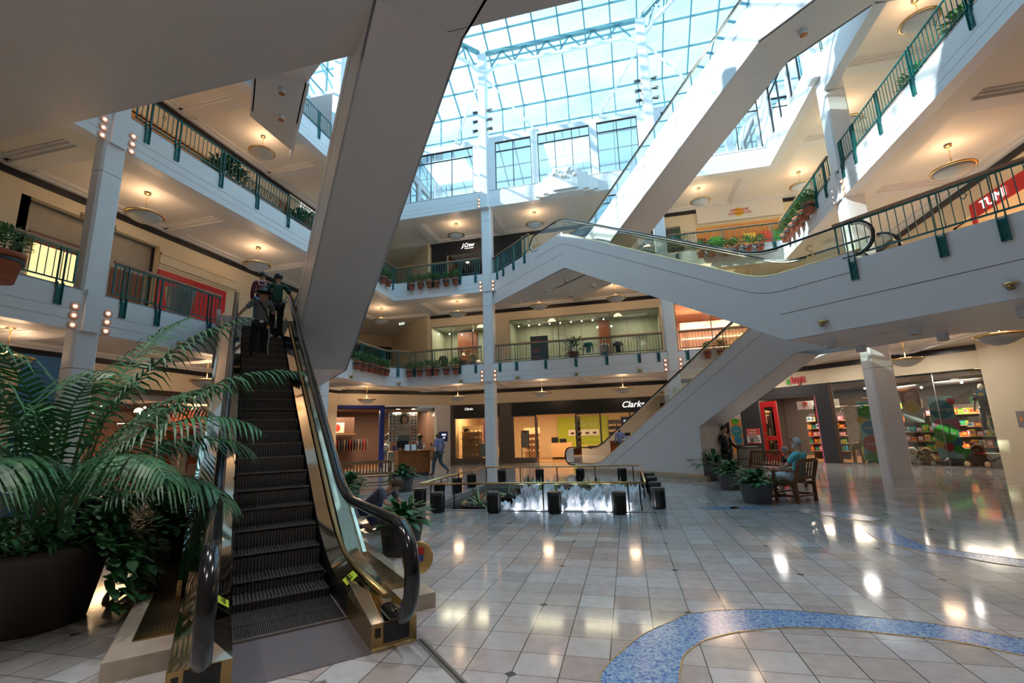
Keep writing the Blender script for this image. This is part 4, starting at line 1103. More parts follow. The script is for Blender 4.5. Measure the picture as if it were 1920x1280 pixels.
for i, (x, z) in enumerate(((3.79, 9.1), (4.28, 9.1), (4.79, 9.07), (5.2, 9.07), (5.75, 9.1), (6.24, 9.1))):
    pot(x, YF-0.19, z, 'sunlit hanging pot behind the escalator glass, %s from the escalator side, under the white banner' % ordn[i], 'hanging pots below the white banner', i, i*1.2, 1.0)
for i, y in enumerate((20.25, 19.75, 19.22, 18.72, 18.2, 17.62)):
    pot(XR-0.19, y, 9.07, 'terracotta pot in the row climbing towards the sunlit column, %s from the far corner' % ordn[i], 'hanging pots climbing along the right wing', i, i*1.9, 1.0+0.03*i)
pot(3.6, YF-0.19, 4.55, 'terracotta pot hanging behind the ground-floor escalator glass, the nearer to the column', 'pots behind the escalator glass', 0, 0.4)
pot(4.15, YF-0.19, 4.55, 'terracotta pot hanging behind the ground-floor escalator glass, the farther from the column', 'pots behind the escalator glass', 1, 1.4)
# larger potted plants standing on the balconies
def big_pot(x, y, z, r, h, fr, n, LL, W, label, seed, m='leaf', pm='terracotta', band=True, rough=None, cat='potted plant', name='potted_plant', flat=0.8, group=None):
    t = thing(name, label, cat, (x, y, z), 0, group)
    pot_mesh(r, h, 26, None, 0.07).obj('pot', pm, t, smooth=True)
    if band: a = MB(); a.lathe([(r*.90, h*.66), (r*1.0, h*.66), (r*1.0, h*.76), (r*.9, h*.76)], 26); a.obj('band', 'potband', t)
    a = MB(); a.lathe([(r*.9, h*.90), (0, h*.92)], 20); a.obj('soil', 'soil', t)
    a = MB(); bushy(a, (0, 0, h+fr*0.45), fr, n, LL, W, seed, flat)
    a.obj('foliage', m, t)
    return t
# big pot at the left picture edge hanging from the second-floor railing
big_pot(XL+0.40, 5.55, 4.62, 0.36, 0.55, 0.42, 420, 0.13, 0.05, 'largest hanging terracotta pot, on the railing above the palm at the left picture edge', 5, 'leaf2')
big_pot(-7.75, 21.75, FLR[2], 0.2, 0.42, 0.36, 70, 0.5, 0.03, 'spiky dark plant in a terracotta pot behind the last hanging pot', 6, 'leaf', band=False)
big_pot(-2.2, 21.75, FLR[2], 0.26, 0.46, 0.46, 150, 0.5, 0.055, 'dark strappy plant in a terracotta pot before the mannequin windows', 7, 'leaf', band=False)
big_pot(XL-0.75, 11.1, FLR[3], 0.4, 0.45, 0.62, 420, 0.26, 0.10, 'large leafy shrub behind the third-floor railing on the left wing', 8)
big_pot(XL-0.75, 14.7, FLR[3], 0.4, 0.45, 0.55, 380, 0.26, 0.10, 'leafy shrub behind the third-floor railing, by the food counter lettering', 9)
big_pot(2.95, 21.8, FLR[3], 0.3, 0.45, 0.5, 150, 0.5, 0.05, 'strappy green plant just left of the white banner, third floor', 10, 'leaf2', band=False)
for i, y in enumerate((9.3, 10.6, 12.2)):
    big_pot(XR+0.62, y, FLR[3], 0.28, 0.35, 0.42, 220, 0.2, 0.07, ('flowering shrub behind the sunlit third-floor railing, nearest the picture corner', 'flowering shrub behind the sunlit third-floor railing, middle of three', 'flowering shrub behind the sunlit third-floor railing, nearest the column')[i], 30+i, 'leaf2')
# ================================================================== fountain pool
b = MB()
b.box(PX0, PX1, PY0, PY1, -0.45, -0.40); struct(b.obj('floor_pool', 'black'))
b = MB(); e = 0.16
b.box(PX0-e, PX1+e, PY0-e, PY0, 0.0, 0.012); b.box(PX0-e, PX1+e, PY1, PY1+e, 0.0, 0.012); b.box(PX0-e, PX0, PY0, PY1, 0.0, 0.012); b.box(PX1, PX1+e, PY0, PY1, 0, 0.012)
struct(b.obj('floor_edging', 'curbstone'))
b = MB(); b.add([(PX0, PY0, -0.10), (PX1, PY0, -0.10), (PX1, PY1, -0.10), (PX0, PY1, -0.10)], [(0, 1, 2, 3)])
tag(b.obj('pool_water', 'water'), 'dark rippling water in the sunken fountain pool', 'water', None, 'stuff')
rr = random.Random(5)
jets = []
for j, y in enumerate((10.75, 11.35, 11.95)):
    for k in range(9):
        x = -2.55+0.31*k+rr.uniform(-.06, .06)+0.1*j
        if k < 2 and j == 0: hh = rr.uniform(.14, .24)
        else: hh = rr.uniform(.24, .46)
        jets.append((x, y, hh))
jets += [(-2.85, 10.8, 0.12), (-2.62, 11.3, 0.18), (-0.15, 10.8, 0.36), (-0.05, 11.4, 0.38)]
def jet_mesh(seed):
    r_ = random.Random(seed); a = MB()
    n = 18; prof = [(0.19, 0.0), (0.18, 0.12), (0.165, 0.28), (0.15, 0.42), (0.13, 0.55), (0.115, 0.68), (0.09, 0.78), (0.06, 0.88), (0.035, 0.95), (0.008, 1.05)]
    v = []; f = []
    for i, (rd, z) in enumerate(prof):
        for k in range(n):
            t = 2*math.pi*k/n; q = rd*(1+r_.uniform(-.34, .34)); v.append((q*math.cos(t), q*math.sin(t), z+r_.uniform(-.06, .06)*(i > 0)))
    for i in range(len(prof)-1):
        for k in range(n): f.append((i*n+k, i*n+(k+1) % n, (i+1)*n+(k+1) % n, (i+1)*n+k))
    a.add(v, f)
    for k in range(7):   # side spurts
        t = r_.uniform(0, 6.28); a.tube([(0.08*math.cos(t), 0.08*math.sin(t), 0.3), (0.10*math.cos(t), 0.10*math.sin(t), r_.uniform(.6, .9)), (0.13*math.cos(t), 0.13*math.sin(t), r_.uniform(.8, 1.0))], [0.045, 0.022, 0.005], 6)
    return a
jm = [jet_mesh(s).obj('water_jet', 'foam', None, smooth=True) for s in (1, 2, 3)]
for i, (x, y, hh) in enumerate(jets):
    o = jm[i % 3] if i < 3 else jm[i % 3].copy()
    if i >= 3: C.objects.link(o)
    o.location = (x, y, -0.12); o.scale = (1, 1, hh+0.12); o.rotation_euler = (0, 0, i*0.9)
    tag(o, 'white foaming water jet of the fountain pool', 'water jet', 'foaming jets in the fountain pool')
for x_ in (-2.5, -2.0, -1.5, -1.0, -.5, -.1): light('underwater_light', 'POINT', (x_, 10.42, 0.0), 1.6, (.85, .92, 1.0), .06)
# planters standing in the pool with agaves
def agave(x, y, label, seed, n=14, s=1.0):
    t = thing('pool_planter', label, 'planter', (x, y, -0.30), seed)
    a = MB(); a.lathe([(0.30*s, 0), (0.36*s, 0.06), (0.44*s, 0.26), (0.46*s, 0.33), (0.42*s, 0.33), (0.40*s, 0.29), (0, 0.28)], 24); a.obj('bowl', 'blackpot', t, smooth=True)
    a = MB(); r_ = random.Random(seed)
    for k in range(46): a.ball((r_.uniform(-.3, .3)*s, r_.uniform(-.3, .3)*s, 0.30), 0.035, 6)
    g = a.obj('gravel', 'granite', t); g['kind'] = 'stuff'
    a = MB()
    for k in range(n):
        q = k*2.4+seed; e_ = 0.25+0.9*r_.random()
        leaf_blade(a, (0.03*math.cos(q), 0.03*math.sin(q), 0.30), (math.cos(q)*math.cos(e_), math.sin(q)*math.cos(e_), math.sin(e_)), r_.uniform(.38, .62)*s, 0.055, 0.35 if e_ < .8 else 0.05, 5)
    a.obj('spiky_leaves', 'agave', t)
agave(-3.55, 11.05, 'round black bowl of striped spiky leaves, lowest and closest to the fence post', 1, 13)
agave(-3.25, 12.6, 'black bowl of spiky leaves behind the short jets', 2, 13)
agave(-2.5, 13.3, 'black bowl of spiky leaves in the middle of the pool', 3, 15)
agave(-2.0, 12.35, 'black bowl with drooping striped leaves half hidden by foam', 4, 15)
agave(-1.0, 13.6, 'black bowl with one tall upright spike, right of the middle', 5, 13)
agave(-0.35, 13.0, 'black bowl with a tall spike near the pool corner post', 6, 13)
agave(-3.0, 14.4, 'black bowl of spiky leaves at the back of the pool', 8, 15)
agave(-1.5, 14.5, 'black bowl of spiky leaves by the back rail', 9, 12)
# stools around the pool
def stool0():
    t = thing('stool', '', 'stool')
    a = MB(); a.lathe([(0.125, 0), (0.135, 0.02), (0.140, 0.36)], 22)
    for k in range(22):
        q = 2*math.pi*k/22; a.bar((0.139*math.cos(q), 0.139*math.sin(q), 0.02), (0.142*math.cos(q), 0.142*math.sin(q), 0.36), 0.006, 0.006)
    a.obj('fluted_body', 'black', t, smooth=False)
    a = MB(); a.lathe([(0.144, 0.36), (0.150, 0.365), (0.150, 0.41), (0.14, 0.425), (0, 0.43)], 22); a.obj('granite_top', 'granite', t, smooth=False)
    return t
st0 = stool0(); used = False
SP = [((-4.93, 10.72), 'set apart left of the front row'), ((-4.16, 9.98), 'first of the front row from the kneeling boy'), ((-2.89, 10.0), 'second of the front row'), ((-1.58, 10.0), 'third of the front row, before the foam'), ((-0.27, 10.0), 'last of the front row, before the dark water'),
      ((0.53, 10.72), 'nearest of the column beside the white escalator'), ((0.53, 11.85), 'second of the column beside the white escalator'), ((0.52, 13.1), 'third of the column beside the white escalator'), ((0.52, 14.3), 'farthest of the column beside the white escalator'),
      ((-4.92, 11.9), 'second along the left rail'), ((-4.93, 13.25), 'third along the left rail'), ((-4.93, 14.55), 'farthest along the left rail'),
      ((-4.35, 16.1), 'back row, in front of the tall column'), ((-3.02, 16.15), 'back row, second from the tall column'), ((-1.64, 16.1), 'back row, third from the tall column'), ((-0.27, 16.07), 'back row, nearest the white escalator')]
for (x, y), l in SP:
    lb = 'black fluted drum stool with granite top, ' + l
    if not used: st0.location = (x, y, 0); st0['label'] = lb; st0['group'] = 'drum stools around the fountain'; used = True
    else: dup(st0, (x, y, 0), x*y, lb, 'drum stools around the fountain')
# brass rail around the pool
t = thing('pool_rail', 'brass handrail on black posts running around the fountain pool', 'railing', (-2.25, 12.8, 0))
RX0, RX1, RY0, RY1, RZ_ = -4.78+2.25, 0.28+2.25, 10.36-12.8, 15.2-12.8, 0.56
for nm, p, q in (('front_handrail', (RX0, RY0), (RX1, RY0)), ('back_handrail', (RX0+.05, RY1), (RX1, RY1)), ('side_handrail', (RX0, RY0), (RX0, RY1)), ('side_handrail', (RX1, RY0), (RX1, RY1))):
    a = MB(); a.tube([(p[0], p[1], RZ_), (q[0], q[1], RZ_)], 0.024, 10); a.obj(nm, 'brass', t, smooth=True)
pb = None
for (x, y) in [(RX0+.28, RY0), (RX0+.85, RY0), (RX0+2.9, RY0), (RX1-.36, RY0), (RX1-.12, RY0), (RX1, RY0+1.5), (RX1, RY0+2.7), (RX1, RY0+3.9), (RX0+.15, RY1), (RX0+1.3, RY1), (RX0+2.5, RY1), (RX0+3.7, RY1), (RX1-.2, RY1), (RX0, RY0+1.3), (RX0, RY0+2.6), (RX0, RY0+3.8)]:
    if pb is None:
        a = MB(); a.tube([(0, 0, 0), (0, 0, RZ_-.10), (0, 0.02, RZ_-.03), (0, 0.0, RZ_-.01)], 0.017, 8); pb = a.obj('post', 'black', t); o = pb
    else: o = pb.copy(); C.objects.link(o); o.parent = t
    o.location = (x, y, 0)

# ================================================================== benches, armchair, kiosk
def slat_seat(name, label, cat, loc, rz, W, D=0.52, SH=0.43, BH=0.90, m='benchwood', curved=False, arms=True, group=None):
    """origin between the feet; the sitter faces -y"""
    t = thing(name, label, cat, loc, rz, group)
    hw = W/2
    for x in (-hw+.03, hw-.03):
        a = MB(); a.bar((x, -D/2+.03, 0), (x, -D/2+.03, SH+(0.22 if arms else 0)), 0.055, 0.055); a.obj('leg', m, t)
        a = MB(); a.bar((x, D/2-.03, 0), (x, D/2-.03, SH), 0.055, 0.06); a.bar((x, D/2-.03, SH), (x, D/2+.10, BH-.03), 0.055, 0.05); a.obj('leg', m, t)
        a = MB(); a.bar((x, -D/2+.03, 0.14), (x, D/2-.03, 0.14), 0.03, 0.05); a.bar((x, -D/2+.03, SH-.05), (x, D/2-.03, SH-.05), 0.03, 0.07); a.obj('side_rail', m, t)
        if arms: a = MB(); a.bar((x, -D/2-.02, SH+.235), (x, D/2+.02, SH+.235), 0.065, 0.03); a.obj('armrest', m, t)
    a = MB(); n = 6
    for k in range(n): y = -D/2+.04+(D-.08)*k/(n-1); a.box(-hw+.02, hw-.02, y-.033, y+.033, SH-.015, SH+.01)
    a.bar((-hw+.03, -D/2+.03, SH-.05), (hw-.03, -D/2+.03, SH-.05), 0.07, 0.03)
    a.obj('seat', m, t)
    a = MB(); k = int(W/0.095)
    a.bar((-hw+.03, D/2+.095, BH-.02), (hw-.03, D/2+.095, BH-.02), 0.035, 0.07); a.bar((-hw+.03, D/2+.0, SH+.08), (hw-.03, D/2+.0, SH+.08), 0.03, 0.05)
    for i in range(1, k): x = -hw+W*i/k; a.bar((x, D/2+.0, SH+.08), (x, D/2+.09, BH-.04), 0.045, 0.016)
    a.obj('backrest', m, t)
    a = MB(); a.bar((-hw+.03, D/2-.03, 0.14), (hw-.03, D/2-.03, 0.14), 0.05, 0.03); a.bar((-hw+.03, -D/2+.06, 0.2), (hw-.03, -D/2+.06, 0.2), 0.05, 0.03); a.obj('stretcher', m, t)
    return t
slat_seat('bench', 'long slatted wooden bench seen from behind, left of the reception kiosk', 'bench', (-8.45, 13.9, 0), R(33+180), 1.85, m='teak')
slat_seat('bench', 'slatted wooden bench facing us, behind the seated couple', 'bench', (3.85, 15.05, 0), R(-58), 1.9)
slat_seat('armchair', 'slatted wooden armchair carrying the man in the turquoise shirt', 'armchair', (3.50, 11.83, 0), R(222), 0.74, D=0.52)
# reception kiosk
t = thing('kiosk', 'reddish wooden reception kiosk with grey plinth', 'counter', (-9.0, 18.75, 0), R(45))
a = MB(); a.box(-0.70, 0.70, -0.28, 0.32, 0.14, 1.02); a.box(-0.60, 0.60, -0.286, -0.28, 0.2, 0.86); a.obj('body', 'kioskwood', t)
a = MB(); a.box(-0.74, 0.74, -0.32, 0.36, 1.02, 1.06); a.obj('counter_top', 'kioskwood', t)
a = MB(); a.box(-0.67, 0.67, -0.24, 0.28, 0.0, 0.14); a.obj('plinth', 'granite', t)
T = Matrix.Translation((-9.0, 18.75, 0)) @ Matrix.Rotation(R(45), 4, 'Z')
def onk(x, y, z): p = T @ Vector((x, y, z)); return (p.x, p.y, p.z)
t = thing('computer_monitor', 'black computer monitor on the reception kiosk', 'monitor', onk(-0.42, 0.05, 1.06), R(40))
a = MB(); a.box(-.23, .23, -.015, .015, .12, .42); a.obj('screen', 'black', t); a = MB(); a.box(-.03, .03, -.01, .02, 0, .14); a.box(-.1, .1, -.07, .07, 0, .012); a.obj('stand', 'black', t)
for i, x in enumerate((-0.28, 0.0)):
    t = thing('sign_holder', ('tilted clear sign holder on the kiosk, beside the monitor', 'tilted clear sign holder on the kiosk, in the middle')[i], 'sign holder', onk(x, -0.2, 1.06), R(42))
    a = MB(); a.bar((0, 0, 0.0), (0, 0.05, 0.25), 0.20, 0.008); a.obj('sheet', 'cloudwhite', t); a = MB(); a.box(-.1, .1, -.01, .08, 0, .008); a.obj('foot', 'windowglass', t)
t = thing('bottle', 'small white bottle at the end of the kiosk top', 'bottle', onk(0.52, 0, 1.06))
a = MB(); a.lathe([(.045, 0), (.045, .16), (.02, .2), (.02, .24)], 14); a.obj('body', 'cloudwhite', t, smooth=True)
# brass ashtray / bin ball beside the near escalator
t = thing('litter_bin', 'round brass disc with a red sticker behind the end of the near escalator', 'bin', (-2.32, 4.95, 0), R(20))
a = MB(); a.lathe([(0.09, 0), (0.10, 0.02), (0.04, 0.05), (0.04, 0.22)], 24); a.obj('body', 'brass', t, smooth=False)
a = MB(); a.tube([(0.02, -0.02, 0.36), (0.02, 0.04, 0.36)], [0.165, 0.165], 28); a.obj('round_face', 'brass', t)
a = MB(); a.box(-.05, .09, -.026, -.022, 0.40, 0.47, 'stickerred' if 'stickerred' in MT else mat('stickerred', (.5, .02, .03), .4).name); a.box(-.04, .08, -.026, -.022, 0.33, 0.395, mat('stickerblue', (.05, .08, .35), .4).name); a.obj('sticker', None, t)
a = MB(); a.box(-0.03, 0.03, 0, 0.03, 0.18, 0.36); a.obj('bracket', 'brass', t)

# ================================================================== planters on the floor
def floor_planter(x, y, r, h, fr, n, LL, W, label, seed, pm='greypot', m='leaf', flat=0.75):
    t = thing('planter', label, 'planter', (x, y, 0))
    a = MB(); a.lathe([(r*.78, 0), (r*.80, .02), (r*.97, h*.86), (r*1.04, h*.87), (r*1.05, h), (r*.96, h), (r*.93, h*.9), (0, h*.88)], 26); a.obj('pot', pm, t, smooth=False)
    a = MB(); r_ = random.Random(seed)
    for k in range(n):
        q = r_.uniform(0, 6.283); e_ = r_.uniform(0.05, 1.35); st = r_.uniform(.25, 1.0)*fr
        d = Vector((math.cos(q)*math.cos(e_), math.sin(q)*math.cos(e_), math.sin(e_)*flat))
        p = Vector((0, 0, h*.9))+d*st
        leaf_blade(a, p, (d.x+r_.uniform(-.3, .3), d.y+r_.uniform(-.3, .3), d.z*.5+.15+r_.uniform(-.3, .3)), LL*r_.uniform(.7, 1.15), W*r_.uniform(.7, 1.1), 0.45, 4)
        if k % 3 == 0: a.tube([(0, 0, h*.85), tuple(p)], 0.005, 4)
    a.obj('foliage', m, t)
    return t
floor_planter(2.66, 11.6, 0.35, 0.42, 0.42, 210, 0.22, 0.11, 'grey planter of glossy broad leaves nearest the armchair', 41)
floor_planter(2.62, 14.0, 0.35, 0.44, 0.43, 200, 0.23, 0.11, 'grey planter of glossy broad leaves between the other two by the escalator foot', 42)
floor_planter(2.55, 16.2, 0.28, 0.45, 0.55, 70, 0.5, 0.13, 'grey planter with long arching leaves beside the standing woman', 43)
floor_planter(-6.9, 13.75, 0.33, 0.48, 0.42, 170, 0.26, 0.11, 'grey planter of glossy leaves in front of the reception kiosk', 44)
floor_planter(-7.25, 11.3, 0.33, 0.45, 0.45, 190, 0.27, 0.11, 'planter of glossy leaves behind the kneeling boy, by the bench', 45)
floor_planter(-6.2, 9.3, 0.35, 0.42, 0.5, 200, 0.28, 0.12, 'planter of glossy leaves seen through the escalator glass, left of the boy', 46)
floor_planter(-3.30, 6.55, 0.32, 0.46, 0.38, 130, 0.26, 0.11, 'dark planter of broad leaves right beside the near escalator handrail', 47, 'blackpot')

# ================================================================== the big palm
def frond(parent, base, az, el, L, seed, m='palmleaf', leaflet=0.5, n=30, curve=0.9, roll=0.0):
    r_ = random.Random(seed)
    a = MB(); pts = []; p = Vector(base); e_ = el; seg = 14
    for i in range(seg+1):
        pts.append(p.copy()); t = i/seg
        d = Vector((math.cos(az)*math.cos(e_), math.sin(az)*math.cos(e_), math.sin(e_)))
        p = p+d*(L/seg); e_ -= curve/seg*(0.35+1.6*t)
    a.tube(pts, [0.012*(1-0.75*i/seg)+0.002 for i in range(seg+1)], 5)
    s = Vector((-math.sin(az), math.cos(az), 0))
    for k in range(n):
        t = 0.30+0.70*(k+0.5)/n; f_ = t*seg; i = min(int(f_), seg-1); q = pts[i].lerp(pts[i+1], f_-i); d = (pts[i+1]-pts[i]).normalized()
        u = s.cross(d).normalized() if False else d.cross(s).normalized()
        if u.z < 0: u = -u
        LL = leaflet*(math.sin(math.pi*(0.18+0.80*(t-0.30)/0.70))**0.7)*r_.uniform(.85, 1.08)
        for sg in (-1, 1):
            dr = (s*sg*0.78 + d*0.62 + u*r_.uniform(.05, .32)).normalized()
            wv = dr.cross(u).normalized()*0.0125*(0.8+0.5*LL/leaflet)
            v = []
            for j in range(4):
                w_ = (1, 1.1, .8, 0.05)[j]; x_ = j/3
                c_ = q+dr*LL*x_+Vector((0, 0, -0.75*LL*x_*x_))
                v += [c_-wv*w_, c_+wv*w_]
            a.add(v, [(0, 1, 3, 2), (2, 3, 5, 4), (4, 5, 7, 6)])
    return a.obj('frond', m, parent)
PC = (-5.66, 3.60)
t = thing('potted_palm', 'huge potted palm filling the left side, fronds reaching over the escalator handrail', 'palm', (PC[0], PC[1], 0))
a = MB(); a.lathe([(0.38, 0), (0.41, 0.02), (0.53, 0.60), (0.555, 0.64), (0.565, 0.72), (0.53, 0.73), (0.51, 0.69), (0, 0.66)], 40); a.obj('pot', 'blackpot', t, smooth=True)
a = MB(); a.lathe([(0.51, 0.665), (0, 0.69)], 24); a.obj('soil', 'soil', t)
rr = random.Random(21)
FR = [ # az(deg), el(deg), length, curve, base offset
 (-52, 62, 2.5, 1.9), (-20, 72, 2.6, 1.9), (-75, 70, 2.7, 1.5), (-5, 60, 2.5, 1.8), (20, 64, 2.5, 1.7), (42, 68, 2.9, 1.6), (62, 62, 2.9, 1.9), (80, 70, 2.6, 1.6),
 (100, 66, 2.7, 1.9), (128, 60, 2.4, 1.9), (155, 66, 2.6, 1.7), (180, 62, 2.4, 1.8), (205, 70, 2.7, 1.4), (232, 62, 2.5, 1.7), (255, 66, 2.6, 1.6), (285, 60, 2.4, 1.9),
 (35, 78, 3.0, 1.3), (-60, 80, 2.7, 1.9), (100, 80, 3.1, 1.1), (250, 80, 3.0, 1.1), (150, 50, 2.0, 1.9), (50, 48, 2.1, 1.8), (75, 52, 2.3, 1.9), (-100, 64, 2.3, 1.7), (25, 55, 2.2, 2.1), (118, 50, 2.0, 2.0)]
for i, (az, el, L, cv) in enumerate(FR):
    a0 = rr.uniform(0, 6.28); rb = rr.uniform(0.03, 0.22)
    frond(t, (rb*math.cos(a0), rb*math.sin(a0), 0.66), R(az), R(el), L*(1.06 if el >= 64 else 0.86), 100+i, leaflet=0.54, n=32, curve=cv*(0.82 if el >= 66 else 1.0))
a = MB()
for k in range(9):
    q = k*0.7; x, y = 0.16*math.cos(q*2.1), 0.16*math.sin(q*2.1)
    a.tube([(x, y, 0.66), (x*1.4, y*1.4, 1.3), (x*2.2, y*2.2, 2.0)], [0.022, 0.016, 0.010], 6)
a.obj('stems', 'stem', t)
a = MB(); r_ = random.Random(77)
for k in range(1100):
    q = r_.uniform(0, 6.283) if k % 4 == 0 else r_.uniform(0.1, 2.6); rd = (r_.uniform(0.3, 0.55) if k % 4 == 0 else r_.uniform(0.35, 0.82)) if k < 620 else r_.uniform(.55, .95); q = q if k < 620 else r_.uniform(0.1, 1.9); z = 0.80 - max(0, rd-0.58)*r_.uniform(0.3, 2.6) + r_.uniform(-.05, .28)*(rd < 0.6)
    leaf_blade(a, (rd*math.cos(q), rd*math.sin(q), z), (math.cos(q+r_.uniform(-.8, .8)), math.sin(q+r_.uniform(-.8, .8)), r_.uniform(-.5, .5)), r_.uniform(.10, .17), r_.uniform(.07, .11), 0.5, 3)
a.obj('trailing_leaves', 'leaf', t)
a = MB()
for k in range(90):
    q = r_.uniform(0, 6.283); rd = r_.uniform(0.1, 0.5)
    leaf_blade(a, (rd*math.cos(q), rd*math.sin(q), 0.72), (math.cos(q), math.sin(q), r_.uniform(.5, 1.6)), r_.uniform(.35, .62), 0.045, 0.5, 5)
a.obj('grassy_leaves', 'palmleaf', t)
# second planter of trailing plants behind the palm
floor_planter(-6.1, 5.35, 0.45, 0.6, 0.55, 420, 0.17, 0.11, 'second dark planter overflowing with small leaves behind the palm pot', 48, 'blackpot', 'leaf', 1.0)
# ================================================================== shops
mat('shopwall', (0.62, 0.44, 0.24), 0.6, var=0.1); mat('shopfloor', (0.30, 0.15, 0.06), 0.2, var=0.2)
mat('signblack', (0.010, 0.012, 0.010), 0.35); mat('shopgrey', (0.13, 0.105, 0.085), 0.5); mat('framegrey', (0.17, 0.155, 0.15), 0.4, 0.3)
mat('lime', (0.36, 0.42, 0.02), 0.6); mat('letterwhite', (0.85, 0.85, 0.82), 0.5, emit=0.8); mat('letterpale', (0.55, 0.56, 0.25), 0.5)
mat('shopblue', (0.01, 0.025, 0.25), 0.4); mat('herosblue', (0.015, 0.03, 0.36), 0.4); mat('red', (0.60, 0.015, 0.02), 0.4); mat('redtext', (0.62, 0.03, 0.04), 0.5)
mat('posterwhite', (0.72, 0.68, 0.63), 0.5); mat('skinlight', (0.62, 0.36, 0.24), 0.5); mat('skintan', (0.44, 0.24, 0.15), 0.5); mat('skindark', (0.10, 0.045, 0.025), 0.45)
mat('hairdark', (0.015, 0.010, 0.008), 0.5); mat('hairbrown', (0.09, 0.045, 0.02), 0.55); mat('hairgrey', (0.45, 0.45, 0.46), 0.6)
mat('mannequin', (0.62, 0.56, 0.50), 0.4); mat('toygreen', (0.06, 0.42, 0.04), 0.5); mat('toyblue', (0.01, 0.22, 0.42), 0.45); mat('tealsign', (0.02, 0.24, 0.30), 0.45); mat('toyred', (0.62, 0.05, 0.03), 0.5); mat('toyorange', (0.75, 0.28, 0.04), 0.5); mat('toyyellow', (0.75, 0.52, 0.06), 0.5); mat('toypink', (0.65, 0.16, 0.28), 0.5)
mat('cyanpale', (0.30, 0.58, 0.62), 0.5); mat('charcoal', (0.035, 0.04, 0.05), 0.45, var=0.3, vs=12, bump=0.2, bs=20)
mat('displaygreen', (0.36, 0.40, 0.30), 0.5, var=0.1); mat('posternavy', (0.02, 0.045, 0.16), 0.5); mat('brownpanel', (0.20, 0.055, 0.015), 0.4); mat('denim', (0.09, 0.16, 0.24), 0.7); mat('coldgreen', (0.03, 0.16, 0.07), 0.6)
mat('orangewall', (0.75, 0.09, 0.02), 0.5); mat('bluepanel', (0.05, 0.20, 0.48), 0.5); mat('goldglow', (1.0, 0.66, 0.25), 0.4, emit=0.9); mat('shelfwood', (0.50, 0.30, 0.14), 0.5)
mat('furcream', (0.52, 0.36, 0.20), 0.9, bump=0.6, bs=90); mat('furbrown', (0.17, 0.06, 0.03), 0.9, bump=0.6, bs=90); mat('furblack', (0.012, 0.012, 0.012), 0.9); mat('furwhite', (0.7, 0.7, 0.68), 0.9)
def added_fill_spot(F, u, dep, z, e=45, aim=-.9, col=(1, .92, .82)):  # added spot without fixture, brightens posters and banners from the hall side
    x, y, _ = F.at(u, dep, 0); d = bpy.data.lights.new('added_fill_spot', 'SPOT'); d.energy = e; d.color = col; d.spot_size = R(95); d.spot_blend = .7; d.shadow_soft_size = .05
    o = bpy.data.objects.new('added_fill_spot', d); C.objects.link(o); o.location = (x, y, z); v = Vector((F.n.x*.75, F.n.y*.75, aim)); o.rotation_euler = v.to_track_quat('-Z', 'Y').to_euler()
def shop(F, u0, u1, depth, h, wallm='shopwall', floorm='shopfloor', e=200, col=(1, 0.72, 0.42), n=2, z=0.0, name='wall_shop', back=True, ld=.45):
    b = MB()
    F.box(b, u0-.05, u0, 0.12, depth, z, h); F.box(b, u1, u1+.05, 0.12, depth, z, h)
    F.box(b, u0-.05, u1+.05, depth, depth+.08, z, h); F.box(b, u0-.05, u1+.05, 0.12, depth, h, h+.05)
    o = struct(b.obj(name, wallm))
    f = MB(); F.box(f, u0, u1, 0.02, depth, z, z+0.006); struct(f.obj('floor_shop', floorm))
    for i in range(n):
        u = u0+(u1-u0)*(i+.5)/n; x, y, _ = F.at(u, depth*ld)
        light('shop_ceiling_light', 'AREA', (x, y, h-0.06), e/n, col, min(1.6, (u1-u0)/n*0.7), None, min(1.6, depth*.5))
def placed(F, name, label, cat, u, dep, z=0.0, group=None, turn=0):
    return thing(name, label, cat, F.at(u, dep, z), F.a+math.pi+turn, group)
def ftext(F, name, body, size, m, u, z, dep=-0.03, parent=None, label=None, cat='sign', **k):
    o = text(name, body, size, m, None, F.at(u, dep, z), (R(90), 0, F.a+math.pi), **k)
    if label: tag(o, label, cat)
    return o
def child_text(t, body, size, m, x, z, y=-0.02, name='lettering', **k):
    return text(name, body, size, m, t, (x, y, z), (R(90), 0, 0), **k)
def panel(t, name, x0, x1, z0, z1, m, y=0.0, th=0.02):
    a = MB(); a.box(x0, x1, y, y+th, z0, z1); return a.obj(name, m, t)
def disc(t, name, x, z, rx, rz, m, y=-0.004, n=28):
    a = MB(); a.add([(x+rx*math.cos(2*math.pi*k/n), y, z+rz*math.sin(2*math.pi*k/n)) for k in range(n)], [tuple(range(n))]); return a.obj(name, m, t)
